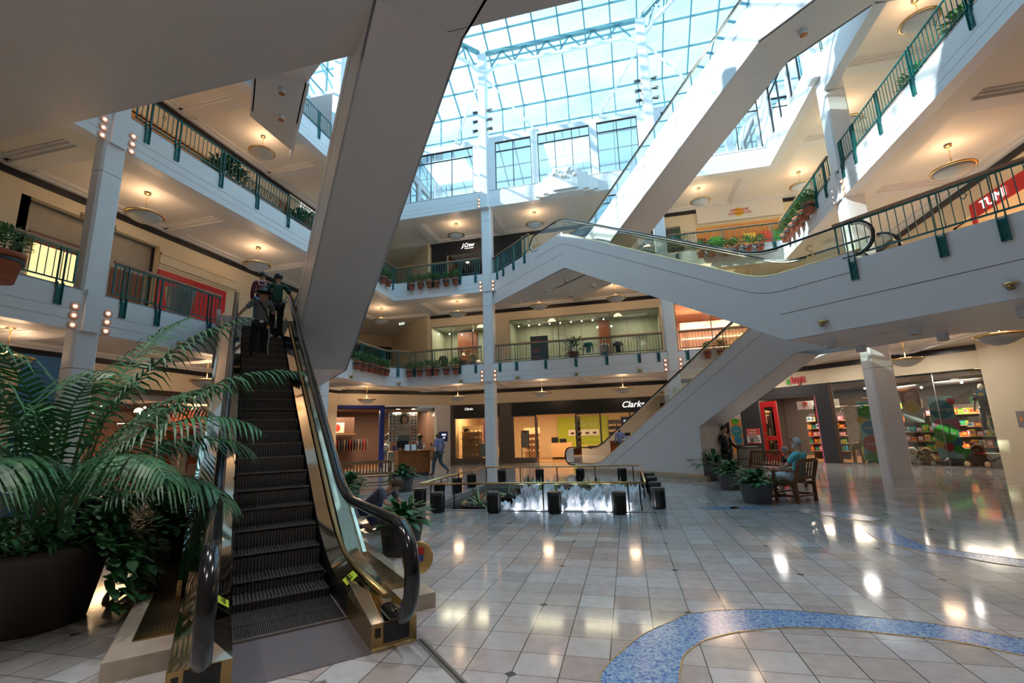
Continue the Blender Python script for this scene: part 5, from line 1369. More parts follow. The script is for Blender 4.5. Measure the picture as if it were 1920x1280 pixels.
def mannequin(F, u, dep, z, label, top, bottom, h=1.7, head=True, turn=0, skin='mannequin', short=False, group=None, legs=True):
    t = placed(F, 'mannequin', label, 'mannequin', u, dep, z, group, turn); s = h/1.75
    a = MB()
    a.tube([(0, 0, 1.30*s), (0, 0, 1.38*s), (0, 0, 1.5*s)], [0.07*s, 0.05*s, 0.045*s], 10)
    if head: a.ball((0, -.01, 1.63*s), (0.085*s, 0.10*s, 0.12*s), 14)
    for sg in (-1, 1):
        a.tube([(sg*.19*s, 0, 1.36*s), (sg*.25*s, 0.02, 1.10*s), (sg*.27*s, -.06*s, .86*s), (sg*.27*s, -.08*s, .78*s)], [.05*s, .042*s, .034*s, .025*s], 8)
        if legs: a.tube([(sg*.09*s, 0, .86*s), (sg*.11*s, 0, .48*s), (sg*.12*s, .03*s, .06*s), (sg*.12*s, -.08*s, .02)], [.085*s, .06*s, .04*s, .035*s], 8)
    a.obj('body', skin, t, smooth=True)
    a = MB(); a.lathe([(.145*s, .80*s), (.135*s, .95*s), (.15*s, 1.15*s), (.19*s, 1.32*s), (.14*s, 1.41*s), (.06*s, 1.43*s)], 16, None, Matrix.Scale(.62, 4, (0, 1, 0)))
    for sg in (-1, 1): a.tube([(sg*.16*s, 0, 1.37*s), (sg*.24*s, .01, 1.16*s)] + ([] if short else [(sg*.275*s, -.05*s, .86*s)]), [.075*s, .068*s] + ([] if short else [.05*s]), 8)
    a.obj('shirt', top, t, smooth=True)
    if legs:
        a = MB(); a.lathe([(.15*s, .76*s), (.15*s, .9*s), (.13*s, .96*s)], 14, None, Matrix.Scale(.66, 4, (0, 1, 0)))
        for sg in (-1, 1): a.tube([(sg*.085*s, 0, .88*s), (sg*.11*s, 0, .48*s), (sg*.12*s, .03*s, .12*s)], [.10*s, .078*s, .065*s], 8)
        a.obj('trousers', bottom, t, smooth=True)
    return t
# ---------------------------------------------- shoe shop (far wall)
fu = lambda x: 5.0-x
b = MB(); F = FAR1
F.box(b, fu(4.9), fu(2.03), 0, .2, 0, 3.4, 'shopgrey'); F.box(b, fu(-6.38), fu(-7.12), 0, .25, 0, 3.4, 'shopgrey'); F.box(b, fu(-9.93), fu(-10.15), 0, .2, 0, 3.4, 'shopgrey')
F.box(b, fu(2.03), fu(-2.7), 0, .15, 0, 0.28, 'framegrey'); F.box(b, fu(-5.0), fu(-6.38), 0, .15, 0, 0.28, 'framegrey'); F.box(b, fu(-7.12), fu(-9.93), 0, .15, 0, 0.30, 'framegrey')
struct(b.obj('wall_shoe_shop', None))
t = placed(F, 'shop_sign', 'long black fascia sign with white script shoe shop lettering, above the entrance', 'sign', fu(-2.17), 0)
panel(t, 'board', -4.21, 4.20, 2.62, 3.37, 'signblack', -0.06, 0.10); child_text(t, "Clarks", 0.46, 'letterwhite', 2.55, 2.98, -0.075, shear=0.35, ext=0.012, off=0.004)
t = placed(F, 'shop_sign', 'short black sign board left of the tall column with small white script', 'sign', fu(-8.53), 0)
panel(t, 'board', -1.40, 1.40, 2.62, 3.37, 'signblack', -0.06, 0.10); panel(t, 'blade_sign', -0.62, -0.22, 2.92, 3.30, 'signblack', -0.16, 0.08); child_text(t, "Clarks", 0.20, 'letterwhite', -0.42, 3.11, -0.17, shear=0.35, ext=0.006)
shop(F, fu(2.0), fu(-9.95), 5.2, 3.2, e=420, n=5, ld=.24)
f = MB(); gq = MB()
for x in (2.0, 0.2, -1.4, -2.72, -5.02, -6.34, -7.16, -9.9):
    w_ = 0.045; F.box(f, fu(x)-w_, fu(x)+w_, 0.02, 0.10, 0.28, 2.62)
for p, q in ((2.0, -2.72), (-5.02, -6.34), (-7.16, -9.9)): F.box(f, fu(p), fu(q), .02, .10, 2.56, 2.63); F.box(gq, fu(p), fu(q), .05, .06, .28, 2.6)
o = struct(f.obj('window_1', 'framegrey')); struct(gq.obj('window_pane', 'storeglass', o))
for k, x in enumerate((-4.95, -2.78)):
    t = thing('door_leaf', ('glazed shop door folded inwards at the entrance, by the menu stand', 'glazed shop door folded inwards at the entrance, by the escalator loop')[k], 'door', F.at(fu(x), 0.1), F.a+R(-80 if k == 0 else -100))
    a = MB(); a.box(0, .06, -.02, .02, .02, 2.5); a.box(.86, .92, -.02, .02, .02, 2.5); a.box(0, .92, -.02, .02, .02, .2); a.box(0, .92, -.02, .02, 2.4, 2.5); a.obj('door_frame', 'black', t)
    a = MB(); a.box(.06, .86, -.004, .004, .2, 2.4); a.obj('pane', 'storeglass', t); a = MB(); a.tube([(.8, -.05, .9), (.8, -.05, 1.3)], .015, 8); a.obj('handle', 'brass', t)
b = MB(); F.box(b, fu(-4.5), fu(-1.2), 5.05, 5.19, .05, 2.6, 'lime'); struct(b.obj('trim_4', None))
ftext(F, 'wall_lettering', 'Clarks', 0.6, 'letterpale', fu(-2.7), 2.1, 5.0, label='pale script lettering on the lime wall inside the shoe shop', shear=0.35)
t = placed(F, 'framed_picture', 'long framed picture of shoes on the lime wall', 'picture', fu(-2.8), 5.0); panel(t, 'mount', -1.0, 1.0, 1.35, 1.75, 'posterwhite', 0, .03)
for k in range(4): a = MB(); a.ball((-.72+.48*k, -.01, 1.52), (.14, .02, .08), 10); a.obj('shoe_print', 'hairbrown', t)
t = placed(F, 'cash_desk', 'plain brown cash desk with black terminals in the shoe shop', 'counter', fu(-4.0), 3.1)
panel(t, 'body', -.65, .65, .12, .98, 'shelfwood', -.25, .5); panel(t, 'base', -.6, .6, 0, .12, 'black', -.2, .4); panel(t, 'terminal', -.62, -.2, .98, 1.32, 'black', -.12, .2); panel(t, 'terminal', -.12, .3, .98, 1.22, 'black', -.12, .2)
t = placed(F, 'display_table', 'pale wooden display table in the shoe shop', 'table', fu(-2.2), 2.4)
panel(t, 'top', -.7, .7, .78, .82, 'shelfwood', -.35, .7)
for x in (-.62, .62):
    for y in (-.28, .28): a = MB(); a.box(x-.03, x+.03, y-.03, y+.03, 0, .78); a.obj('leg', 'shelfwood', t)
t = placed(F, 'menu_stand', 'black framed notice stand behind the shoe shop glass', 'sign stand', fu(-5.75), .45)
panel(t, 'sheet', -.21, .21, .85, 1.75, 'posterwhite', -.012, .01); panel(t, 'frame', -.24, .24, .82, 1.78, 'black', 0, .03)
a = MB(); a.box(-.24, -.2, 0, .03, 0, .82); a.box(.2, .24, 0, .03, 0, .82); a.box(-.24, .24, -.12, .15, 0, .02); a.obj('stand', 'black', t); panel(t, 'mark', -.06, .06, 1.64, 1.74, 'black', -.016, .003)
t = placed(F, 'poster', 'black shop poster with a sneaker and white capital letters, behind the escalator', 'poster', fu(0.35), .4)
panel(t, 'board', -.62, .62, .55, 2.35, 'posternavy', 0, .03); panel(t, 'border', -.66, -.62, .5, 2.4, 'framegrey', 0, .04); panel(t, 'border', .62, .66, .5, 2.4, 'framegrey', 0, .04)
child_text(t, "ROX'S", .38, 'letterwhite', 0, 2.03, -.01); a = MB(); a.ball((0, -.01, 1.28), (.5, .02, .26), 20); a.obj('sneaker_print', 'posterwhite', t); panel(t, 'sole_print', -.42, .42, 1.0, 1.08, 'toyred', -.03, .01)
t = placed(F, 'poster', 'dark picture panel with a figure, right of the sneaker poster', 'poster', fu(1.45), .9); panel(t, 'board', -.5, .5, .9, 2.5, 'posternavy'); a = MB(); a.ball((.05, -.01, 1.8), (.13, .02, .22), 12); a.obj('face_print', 'skintan', t)
t = placed(F, 'poster', 'tall poster of a woman with curly hair behind the tall column', 'poster', fu(-7.9), .7); panel(t, 'board', -.42, .62, .9, 2.35, 'toypink'); a = MB(); a.ball((.1, -.01, 1.55), (.28, .015, .42), 14, 'hairdark'); a.ball((.1, -.03, 1.6), (.15, .015, .2), 14, 'skinlight'); a.obj('portrait_print', None, t)
# shelving with shoes
def shoe0():
    t = thing('shoe', '', 'shoe')
    a = MB(); v = [(-.13, -.04, 0), (.13, -.045, 0), (.13, .045, 0), (-.13, .04, 0), (-.12, -.03, .09), (-.02, -.03, .08), (.06, -.035, .05), (.125, -.03, .03), (.125, .03, .03), (.06, .035, .05), (-.02, .03, .08), (-.12, .03, .09)]
    a.add(v, [(3, 2, 1, 0), (0, 1, 7, 6, 5, 4), (3, 4+7, 10, 9, 8, 2), (4, 5, 10, 11), (5, 6, 9, 10), (6, 7, 8, 9), (7, 1, 2, 8), (0, 4, 11, 3)]); a.obj('upper', 'shoe_a' if 'shoe_a' in MT else mat('shoe_a', (.5, .30, .18), .5).name, t)
    a = MB(); a.box(-.135, .135, -.046, .046, -.02, 0); a.obj('sole', 'posterwhite', t)
    return t
def shoes_on(F, u0, u1, dep, zs, where, n, grp):
    k = 0
    for si, z in enumerate(zs):
        for i in range(n):
            u = u0+(u1-u0)*(i+.5)/n
            lb = 'shoe on display, %s shelf, %s' % (('lowest', 'second', 'third', 'fourth', 'top')[si], where)
            p = F.at(u, dep, z+.035); rz = F.a+R(60+((i*37+si*53) % 60))
            if not shoes_on.first: dup(shoes_on.base, p, rz, lb, grp)
            else: shoes_on.base.location = p; shoes_on.base.rotation_euler = (0, 0, rz); shoes_on.base['label'] = lb; shoes_on.base['group'] = grp; shoes_on.first = False
shoes_on.base = shoe0(); shoes_on.first = True
def shelving(F, u0, u1, dep, zs, label, m='shelfwood', back='shopwall', d=.32, h=None):
    t = placed(F, 'shelving', label, 'shelf', (u0+u1)/2, dep); w_ = (u1-u0)/2
    for z in zs: panel(t, 'shelf', -w_, w_, z, z+.03, m, -d/2, d)
    panel(t, 'back_panel', -w_, w_, 0, (h or zs[-1]+.4), back, d/2, .02); return t
shelving(F, fu(-8.45), fu(-9.75), .75, (.38, .95, 1.38, 1.75), 'wooden shoe shelves at the corner window left of the tall column'); shoes_on(F, fu(-8.45), fu(-9.7), .75, (.41, .98, 1.41, 1.78), 'corner window shelves left of the tall column', 5, 'shoes in the corner window')
shelving(F, fu(-5.3), fu(-6.3), 2.6, (.5, .85, 1.2, 1.55), 'wooden shoe shelves behind the notice stand'); shoes_on(F, fu(-5.3), fu(-6.3), 2.55, (.53, .88, 1.23, 1.58), 'shelves behind the notice stand', 4, 'shoes behind the notice stand')
shelving(F, fu(-0.1), fu(-1.15), 4.6, (.5, .85, 1.2, 1.55, 1.9), 'tall shoe shelves right of the lime wall', back='hairdark'); shoes_on(F, fu(-0.1), fu(-1.15), 4.5, (.53, .88, 1.23, 1.58, 1.93), 'tall shelves right of the lime wall', 6, 'shoes right of the lime wall')
for k, (x, z, m_) in enumerate(((-8.25, .55, 'cyanpale'), (-7.7, .85, 'cyanpale'))):
    t = placed(F, 'display_cube', ('pale green display block low in the corner window', 'taller pale green display block nearer the tall column')[k], 'display block', fu(x), .5); panel(t, 'body', -.24, .24, .35, .55+z, 'displaygreen', -.2, .4)
t = placed(F, 'handbag', 'black handbag on the top shelf of the corner window', 'bag', fu(-9.4), .72, 1.79); a = MB(); a.prism([(-.14, -.06), (.14, -.06), (.14, .06), (-.14, .06)], 0, .2); a.obj('body', 'black', t); a = MB(); a.tube([(-.08, 0, .2), (-.05, 0, .34), (.05, 0, .34), (.08, 0, .2)], .01, 6); a.obj('strap', 'black', t)
# ---------------------------------------------- children's clothes shop on the diagonal
F = DL1; du = lambda q: 6.43-q
b = MB(); F.box(b, 0.0, du(5.55), 0, .2, 0, 3.4, 'white'); struct(b.obj('wall_pier', None))
b = MB(); F.box(b, du(5.55), du(2.5), 0, .1, 0, .25, 'white'); F.box(b, du(5.55), du(2.5), 0.0, .06, 3.30, 3.37, 'whitesteel'); F.box(b, du(2.5), du(-.2), 0, .1, 3.2, 3.37, 'shopblue'); F.box(b, du(2.5), du(2.25), 0, .12, 0, 3.3, 'shopblue'); struct(b.obj('trim_5', None))
f = MB(); gq = MB(); F.box(f, du(5.52), du(5.46), .02, .08, .25, 3.3); o = struct(f.obj('window_2', 'whitesteel')); F.box(gq, du(5.5), du(2.5), .05, .06, .25, 3.3); struct(gq.obj('window_pane', 'storeglass', o))
shop(F, du(5.5), du(-1.2), 5.0, 3.15, 'brownshop' if 'brownshop' in MT else mat('brownshop', (.085, .045, .03), .6).name, e=300, n=3, col=(1, .70, .46), ld=.25)
added_fill_spot(F, du(3.3), -.05, 3.25, 80); added_fill_spot(F, du(4.2), -.05, 3.25, 80)
t = placed(F, 'poster', 'large portrait poster of a girl with hands on hips, button pattern background', 'poster', du(3.69), .35)
panel(t, 'board', -.83, .83, 1.36, 3.0, 'posterwhite', 0, .02)
a = MB(); r_ = random.Random(3)
for i in range(8):
    for j in range(9):
        x, z = -.72+.205*i, 1.48+.18*j
        if abs(x) < .42 and not (abs(x) > .3 and z > 2.5): continue
        a.add([(x+.05*math.cos(q*.7854), -.004, z+.05*math.sin(q*.7854)) for q in range(8)], [tuple(range(8))])
a.obj('button_pattern', 'granite', t)
a = MB()
a.ball((.05, -.006, 2.58), (.27, .008, .34), 20, 'hairdark'); a.ball((.05, -.02, 2.56), (.145, .006, .19), 18, 'skinlight')
a.add([(-.36, -.018, 1.75), (-.30, -.018, 2.28), (-.08, -.018, 2.36), (.18, -.018, 2.36), (.38, -.018, 2.28), (.42, -.018, 1.75), (.02, -.018, 1.66)], [tuple(range(7))], 'furwhite')
for s_ in (-1, 1): a.tube([(.03+s_*.38, -.022, 2.22), (.03+s_*.68, -.022, 1.98), (.03+s_*.34, -.022, 1.72)], .05, 6, 'skinlight')
a.add([(-.34, -.024, 1.37), (.42, -.024, 1.37), (.38, -.024, 1.72), (-.28, -.024, 1.72)], [(0, 1, 2, 3)], 'denim')
a.obj('portrait_print', None, t)
for i, (c_, m_) in enumerate(zip('HERO', ('toyred', 'toyred', 'toyyellow', 'toyred'))): child_text(t, c_, .19, m_, -.22+.165*i, 2.08, -.032)
child_text(t, 'E', .17, 'posternavy', .5, 2.06, -.012)
ftext(F, 'window_lettering', 'BE HEROIC.', .36, 'herosblue', du(4.0), 1.02, .16, label='big blue capital lettering on a plinth in the clothes shop window', sx=1.05, off=.012)
t = placed(F, 'display_plinth', 'white window plinth below the girl poster', 'display block', du(4.0), .4); panel(t, 'body', -1.2, 1.3, .25, .84, 'posterwhite', -.2, .5)
mannequin(F, du(2.72), .45, .25, 'small headless mannequin in a white printed shirt and jeans, in the window', 'furwhite', 'denim', 1.25, False, short=True)
mannequin(F, du(3.0), .9, .85, 'mannequin bust in a dark jacket left of the girl poster', 'black', 'denim', 1.2, False)
mannequin(F, du(4.72), .5, .75, 'mannequin in a black printed tee right of the girl poster', 'black', 'denim', 1.2, False, short=True)
t = placed(F, 'screen', 'small black wall screen behind the walking man', 'screen', du(5.97), -.05); panel(t, 'panel', -.27, .27, 1.3, 1.86, 'shopblue', 0, .04); child_text(t, 'KIDS', .13, 'letterwhite', 0.02, 1.68, -.012, off=.002); child_text(t, '17', .17, 'letterwhite', 0.02, 1.5, -.012)
def garment0():
    t = thing('garment', '', 'clothing'); a = MB(); a.prism([(-.02, -.2), (.02, -.2), (.02, .2), (-.02, .2)], 0, .62); a.prism([(-.02, -.27), (.02, -.27), (.02, -.2), (-.02, -.2)], .3, .6); a.prism([(-.02, .2), (.02, .2), (.02, .27), (-.02, .27)], .3, .6); a.obj('cloth', 'gar0', t)
    a = MB(); a.tube([(0, 0, .62), (0, 0, .7)], .008, 5); a.obj('hanger', 'brass', t); return t
mat('gar0', (.12, .09, .07), .8); gcols = [(.12, .09, .07), (.35, .05, .03), (.10, .12, .14), (.30, .22, .14), (.05, .06, .09)]
gproto = []
for i, c_ in enumerate(gcols):
    g0_ = garment0()
    mm = mat('garcloth_%d' % i, c_, .85); 
    for ch in g0_.children:
        if ch.name.startswith('cloth'): ch.data.materials[0] = mm
    gproto.append([g0_, False])
def hang(F, u0, u1, dep, z, n, lb, grp):
    for i in range(n):
        g_ = gproto[i % 5]; p = F.at(u0+(u1-u0)*i/(n-1), dep, z); rz = F.a
        l2 = '%s %s' % (('dark brown', 'red', 'slate grey', 'tan', 'near-black')[i % 5], lb)
        if not g_[1]: g_[0].location = p; g_[0].rotation_euler = (0, 0, rz); g_[0]['label'] = l2; g_[0]['group'] = grp; g_[1] = True
        else: dup(g_[0], p, rz, l2, grp)
hang(F, du(1.1), du(-.9), 1.3, .95, 15, 'garment on the rail left of the blue door post', 'garments on the rail in the clothes shop')
hang(F, du(2.1), du(1.3), 2.2, .95, 6, 'garment on the short rail behind the blue door post', 'garments on the short rail')
t = placed(F, 'clothes_rail', 'brass clothes rail with wall shelf above in the blue-framed shop', 'rack', du(.1), 1.3); a = MB(); a.tube([(-1.1, 0, 1.66), (1.1, 0, 1.66)], .015, 6)
a.obj('rail', 'brass', t); panel(t, 'shelf', -1.15, 1.15, 1.86, 1.9, 'shelfwood', -.2, .4); panel(t, 'back_panel', -1.15, 1.15, 0, 2.8, 'brownshop', .25, .03)
t = placed(F, 'framed_picture', 'white picture with a red print on the shelf above the clothes rail', 'picture', du(.3), 1.25); panel(t, 'mount', -.35, .35, 1.95, 2.5, 'posterwhite', 0, .02); a = MB(); a.ball((0, -.01, 2.22), (.14, .01, .2), 12); a.obj('print', 'toyred', t)
# ---------------------------------------------- toy shop
F = DR1; 
b = MB()
F.box(b, 4.95, 5.58, 0, .3, 0, 3.38, 'charcoal'); F.box(b, 5.58, 9.2, 0, .3, 2.86, 3.38, 'charcoal'); F.box(b, 8.15, 9.15, 0, .3, 0, 2.86, 'charcoal')
F.box(b, 5.54, 5.58, -.01, .32, 0, 2.86, 'toypink'); F.box(b, 4.86, 4.95, -.02, .1, 0, 3.38, 'hairbrown')
struct(b.obj('wall_toy_shop', None))
shop(F, 0.0, 9.9, 5.5, 3.3, 'brownshop2' if 'brownshop2' in MT else mat('brownshop2', (.055, .042, .036), .6).name, 'shopfloor', e=520, n=4, col=(1, .82, .64))
for u_ in (1.2, 3.9, 7.2):  # added area fill brightening the banners, no fixture is built here
    x_, y_, _ = DR1.at(u_, -1.6); light('added_hall_fill', 'AREA', (x_, y_, 4.15), 25, (1, .93, .85), .5)
f = MB(); gq = MB()
for u in (0.02, 1.45, 4.85): F.box(f, u-.012, u+.012, .03, .06, 0.02, 3.37)
F.box(gq, 0, 4.86, .04, .05, .02, 3.37); F.box(f, 0, 4.86, .02, .07, 0, .04); o = struct(f.obj('window_3', 'framegrey')); struct(gq.obj('window_pane', 'storeglass', o))
b = MB(); F.box(b, -.05, 0.0, 0, .9, 0, 3.4); b.box(11.95, 12.25, 10, 19.18, 0, 4.3); struct(b.obj('wall_right_ground', 'cream'))
F = DR1
t = placed(F, 'shop_sign', 'red toy shop lettering on the cream header above the dark portal', 'sign', 6.37, 0)
child_text(t, 'toys', .52, 'redtext', .22, 3.66, -.04, align='LEFT', sx=.72, off=.016, ext=.02).location.x = -.08
child_text(t, 'a', .50, 'toygreen', -.20, 3.62, -.04, sx=.8, off=.012)
t = placed(F, 'door_leaf', 'open bright red shop door with two glass panels and ring pulls', 'door', 8.1, .05, 0, None, R(-12)); 
a = MB(); w_ = .92
a.box(0, .2, -.03, .03, .02, 2.76); a.box(w_-.2, w_, -.03, .03, .02, 2.76); a.box(.2, w_-.2, -.03, .03, 2.5, 2.76); a.box(.2, w_-.2, -.03, .03, .02, .30); a.box(.2, w_-.2, -.03, .03, .95, 1.15); a.obj('door_frame', 'red', t)
for z0, z1 in ((.3, .95), (1.15, 2.5)): panel(t, 'pane', .2, w_-.2, z0, z1, 'windowglass', -.005, .01)
for z_ in (1.0, 1.25): a = MB(); a.tube([(.14+.06*math.cos(q*.52), -.04, z_+.06*math.sin(q*.52)) for q in range(13)], .012, 6); a.obj('ring_pull', 'darkbrass', t)
added_fill_spot(F, 3.8, -.25, 3.3, 70); added_fill_spot(F, 1.5, -.25, 3.3, 70); added_fill_spot(F, 2.5, -.25, 3.3, 50); added_fill_spot(F, .7, -.25, 3.3, 50)
t = placed(F, 'sale_sign', 'red and white offer sign beside the red door', 'sign', 8.58, -.04); panel(t, 'board', -.34, .34, .80, 1.52, 'furwhite', 0, .03); panel(t, 'header', -.34, .34, 1.2, 1.52, 'toyred', -.006, .006); panel(t, 'footer', -.34, .34, .80, .84, 'toyred', -.006, .006)
child_text(t, 'STUFFED', .12, 'furwhite', -.03, 1.42, -.012); child_text(t, 'ANIMALS', .12, 'furwhite', -.03, 1.29, -.012); child_text(t, 'BUY ONE', .095, 'black', -.03, 1.13, -.008); child_text(t, 'GET ONE', .095, 'black', .06, 1.04, -.008); child_text(t, '50', .24, 'black', -.1, .92, -.008, off=.006); child_text(t, '% off', .10, 'black', .18, .93, -.008)
t = placed(F, 'hanging_banner', 'round blue banner beside the standing woman', 'banner', 9.55, .12); panel(t, 'sheet', -.28, .28, .3, 2.0, 'toyorange', .01, .01); disc(t, 'blue_disc', 0, 1.42, .3, .3, 'tealsign', -.002); child_text(t, 'learn', .17, 'cyanpale', .02, 1.42, -.01); disc(t, 'green_disc', 0, 1.9, .2, .14, 'toygreen', -.004); disc(t, 'navy_disc', .05, .95, .22, .22, 'toyblue', -.004)
def banner(u, label, x0, x1, z0, z1, discs, dep=.3):
    t = placed(F, 'hanging_banner', label, 'banner', u, dep); panel(t, 'sheet', x0, x1, z0, z1, 'cyanpale', 0, .01)
    for i, (x, z, r_, m_, s_) in enumerate(discs):
        disc(t, {'toygreen': 'green_disc', 'toyblue': 'blue_disc', 'tealsign': 'teal_disc', 'toyred': 'red_disc', 'toyorange': 'orange_disc', 'toyyellow': 'yellow_disc', 'toypink': 'pink_disc'}[m_], x, z, r_, r_, m_, -.003-.002*i)
        if s_: child_text(t, s_, r_*.52, 'furwhite', x, z, -.02-.002*i, ext=.002)
banner(3.81, 'tall banner with discs reading collect, battle and laugh, before the pillar', -.34, .34, .14, 2.5, [(.15, .5, .2, 'toyyellow', None), (.2, 1.1, .22, 'toyorange', None), (-.2, 1.72, .2, 'toyyellow', None), (0, 2.07, .28, 'toygreen', 'collect'), (0, 1.42, .28, 'toyblue', 'battle'), (-.02, .80, .30, 'toyred', 'laugh')])
banner(1.46, 'tall banner with discs reading challenge and surprise, beyond the pillar', -.34, .36, .3, 2.5, [(.3, 2.3, .13, 'toyred', None), (-.1, 1.5, .2, 'toypink', None), (.25, 1.48, .2, 'toypink', None), (.25, .86, .18, 'toyblue', None), (-.2, .8, .16, 'toyyellow', None), (0, 2.03, .34, 'tealsign', 'challenge'), (0, 1.18, .34, 'toygreen', 'surprise'), (.02, .68, .16, 'toyred', None), (.27, .6, .15, 'toygreen', None)])
t = placed(F, 'poster', 'window poster of a child in glasses behind a yellow disc', 'poster', 2.3, .3); panel(t, 'board', -.30, .30, 1.58, 2.88, 'furwhite', 0, .01)
a = MB(); a.add([(-.3, -.003, 2.2), (.3, -.003, 2.2), (.3, -.003, 2.88), (-.3, -.003, 2.88)], [(0, 1, 2, 3)], 'brownpanel'); a.ball((0, -.01, 2.5), (.2, .005, .24), 18, 'skinlight'); a.obj('portrait_print', None, t); disc(t, 'yellow_disc', 0, 2.16, .25, .25, 'toyyellow', -.02)
a = MB()
for s_ in (-1, 1): a.tube([(s_*.09+.07*math.cos(q*.6283), -.022, 2.55+.05*math.sin(q*.6283)) for q in range(11)], .008, 5)
a.obj('glasses_print', 'black', t)
mannequin(F, .34, .55, 1.15, 'tall pale mannequin in a black printed tee standing high in the toy window', 'black', 'black', 1.72, True, short=True, skin='mannequin')
t = placed(F, 'shirt_print', 'square sunset print on the mannequin tee', 'print', .34, .43, 2.62); panel(t, 'print', -.13, .13, -.20, .0, 'toyblue', 0, .01); disc(t, 'sunset_disc', 0, -.13, .08, .06, 'toyyellow', -.003)
def plush(u, dep, label, kind, s=1.0, turn=0):
    t = placed(F, {'giraffe': 'plush_giraffe', 'bear': 'plush_bear', 'panda': 'plush_panda', 'dino': 'toy_dinosaur', 'brown': 'plush_bear'}[kind], label, 'soft toy', u, dep, 0.02, None, turn)
    a = MB()
    if kind == 'giraffe':
        m_ = mat('giraffecoat', (.50, .36, .14), .9, var=.8, vs=14, col2=(.16, .07, .02)).name if 'giraffecoat' not in MT else 'giraffecoat'
        for x, y in ((-.16, -.08), (-.16, .08), (.16, -.08), (.16, .08)): a.tube([(x, y, 0), (x*.9, y*.9, .62)], [.035, .05], 8)
        a.ball((0, 0, .68), (.24, .13, .15), 14); a.tube([(-.15, 0, .72), (-.2, 0, 1.0), (-.2, 0, 1.24)], [.09, .055, .045], 10); a.ball((-.27, 0, 1.27), (.11, .05, .055), 12)
        for y in (-.03, .03): a.tube([(-.2, y, 1.3), (-.19, y, 1.37)], [.01, .014], 6); a.ball((-.16, y*2.2, 1.29), (.03, .02, .02), 8)
        a.tube([(.23, 0, .7), (.28, 0, .45)], .012, 5); a.obj('body', m_, t, smooth=True); return t
    if kind == 'dino':
        a.ball((0, 0, .22), (.30, .2, .2), 16); a.ball((.22, -.12, .30), (.16, .14, .13), 14); a.ball((.34, -.2, .26), (.08, .06, .06), 10)
        for x in (-.16, .14):
            for y in (-.14, .12): a.tube([(x, y, .2), (x, y, 0)], [.07, .06], 8)
        a.tube([(-.25, .05, .22), (-.5, .1, .1)], [.1, .02], 8); a.obj('body', 'toygreen', t, smooth=True)
        a = MB()
        for k in range(9): q = k*.39; a.tube([(.16-.02*k, .0, .42-.005*k), (.14+.18*math.cos(q)-.02*k, 0, .42+.13*math.sin(q))], [.03, .005], 6)
        a.obj('frill_spikes', 'toyorange', t); return t
    body, face, ear, pad = {'bear': ('furcream', 'furcream', 'furcream', 'furwhite'), 'panda': ('furblack', 'furwhite', 'furblack', 'furwhite'), 'brown': ('furbrown', 'furbrown', 'furbrown', 'furcream')}[kind]
    a.ball((0, 0, .22*s), (.21*s, .17*s, .22*s), 16, body if kind != 'panda' else 'furwhite')
    for x in (-1, 1):
        a.tube([(x*.16*s, -.05*s, .34*s), (x*.25*s, -.14*s, .16*s)], [.07*s, .065*s], 10, body); a.tube([(x*.12*s, -.08*s, .08*s), (x*.22*s, -.28*s, .08*s)], [.09*s, .085*s], 10, body)
        a.ball((x*.225*s, -.335*s, .09*s), (.075*s, .03*s, .085*s), 12, pad); a.ball((x*.13*s, 0, .66*s), (.055*s, .03*s, .055*s), 10, ear)
    a.ball((0, -.04*s, .53*s), (.17*s, .16*s, .15*s), 16, face); a.ball((0, -.18*s, .49*s), (.07*s, .05*s, .05*s), 10, 'furwhite' if kind != 'brown' else 'furcream')
    for x in (-.06, .06): a.ball((x*s, -.18*s, .56*s), .016*s, 8, 'furblack')
    a.ball((0, -.225*s, .505*s), .02*s, 8, 'furblack'); a.obj('body', None, t, smooth=True)
    if kind == 'brown': a = MB(); a.lathe([(.14*s, .36*s), (.17*s, .38*s), (.14*s, .42*s)], 14); a.obj('scarf', 'toyred', t)
    return t
plush(4.42, .45, 'tall plush giraffe standing left of the collect banner', 'giraffe', turn=R(180))
plush(3.85, .40, 'bright green toy dinosaur with orange spikes under the laugh disc', 'dino')
plush(2.62, .55, 'panda soft toy partly behind the square pillar', 'panda', .95)
plush(2.15, .40, 'cream teddy bear sitting against the toy shop glass', 'bear', .95)
plush(.72, .40, 'large brown teddy bear with red scarf near the cream pier', 'brown', 1.15)
t = placed(F, 'toy_display', 'glossy black domed figure display below the surprise disc', 'display', 1.45, .55); a = MB(); a.lathe([(.30, .0), (.30, .22), (.22, .26), (.21, .45), (.16, .58), (.06, .64), (0, .65)], 18); a.obj('dome', 'rubber', t, smooth=True); panel(t, 'plinth', -.34, .34, 0, .06, 'black', -.3, .6)
t = placed(F, 'toy_crate', 'green cardboard display bin right of the domed black figure', 'bin', 1.02, .45); panel(t, 'body', -.1, .1, 0, .62, 'toygreen', -.12, .24)
t = placed(F, 'toy_crate', 'blue and green display bin at the foot of the collect banner', 'bin', 3.36, .45); panel(t, 'body', -.15, .15, 0, .6, 'coldgreen', -.12, .24); panel(t, 'label_patch', -.08, .08, .2, .5, 'toyblue', -.124, .004)
t = placed(F, 'toy_box', 'wide grey toy carton with a black vehicle picture by the pier', 'box', .42, .40); panel(t, 'carton', -.3, .42, .02, .48, 'posterwhite', -.1, .25); a = MB(); a.bar((-.05, -.105, .18), (.25, -.105, .36), .01, .05); a.bar((.1, -.105, .36), (.1, -.105, .16), .01, .05); a.obj('vehicle_print', 'black', t)
t = placed(F, 'framed_picture', 'white framed picture propped in front of the tall mannequin', 'picture', -.03+.1, .3); panel(t, 'frame', -.22, .26, 1.15, 1.75, 'furwhite', 0, .03); panel(t, 'print', -.16, .20, 1.28, 1.69, 'coldgreen', -.006, .006)
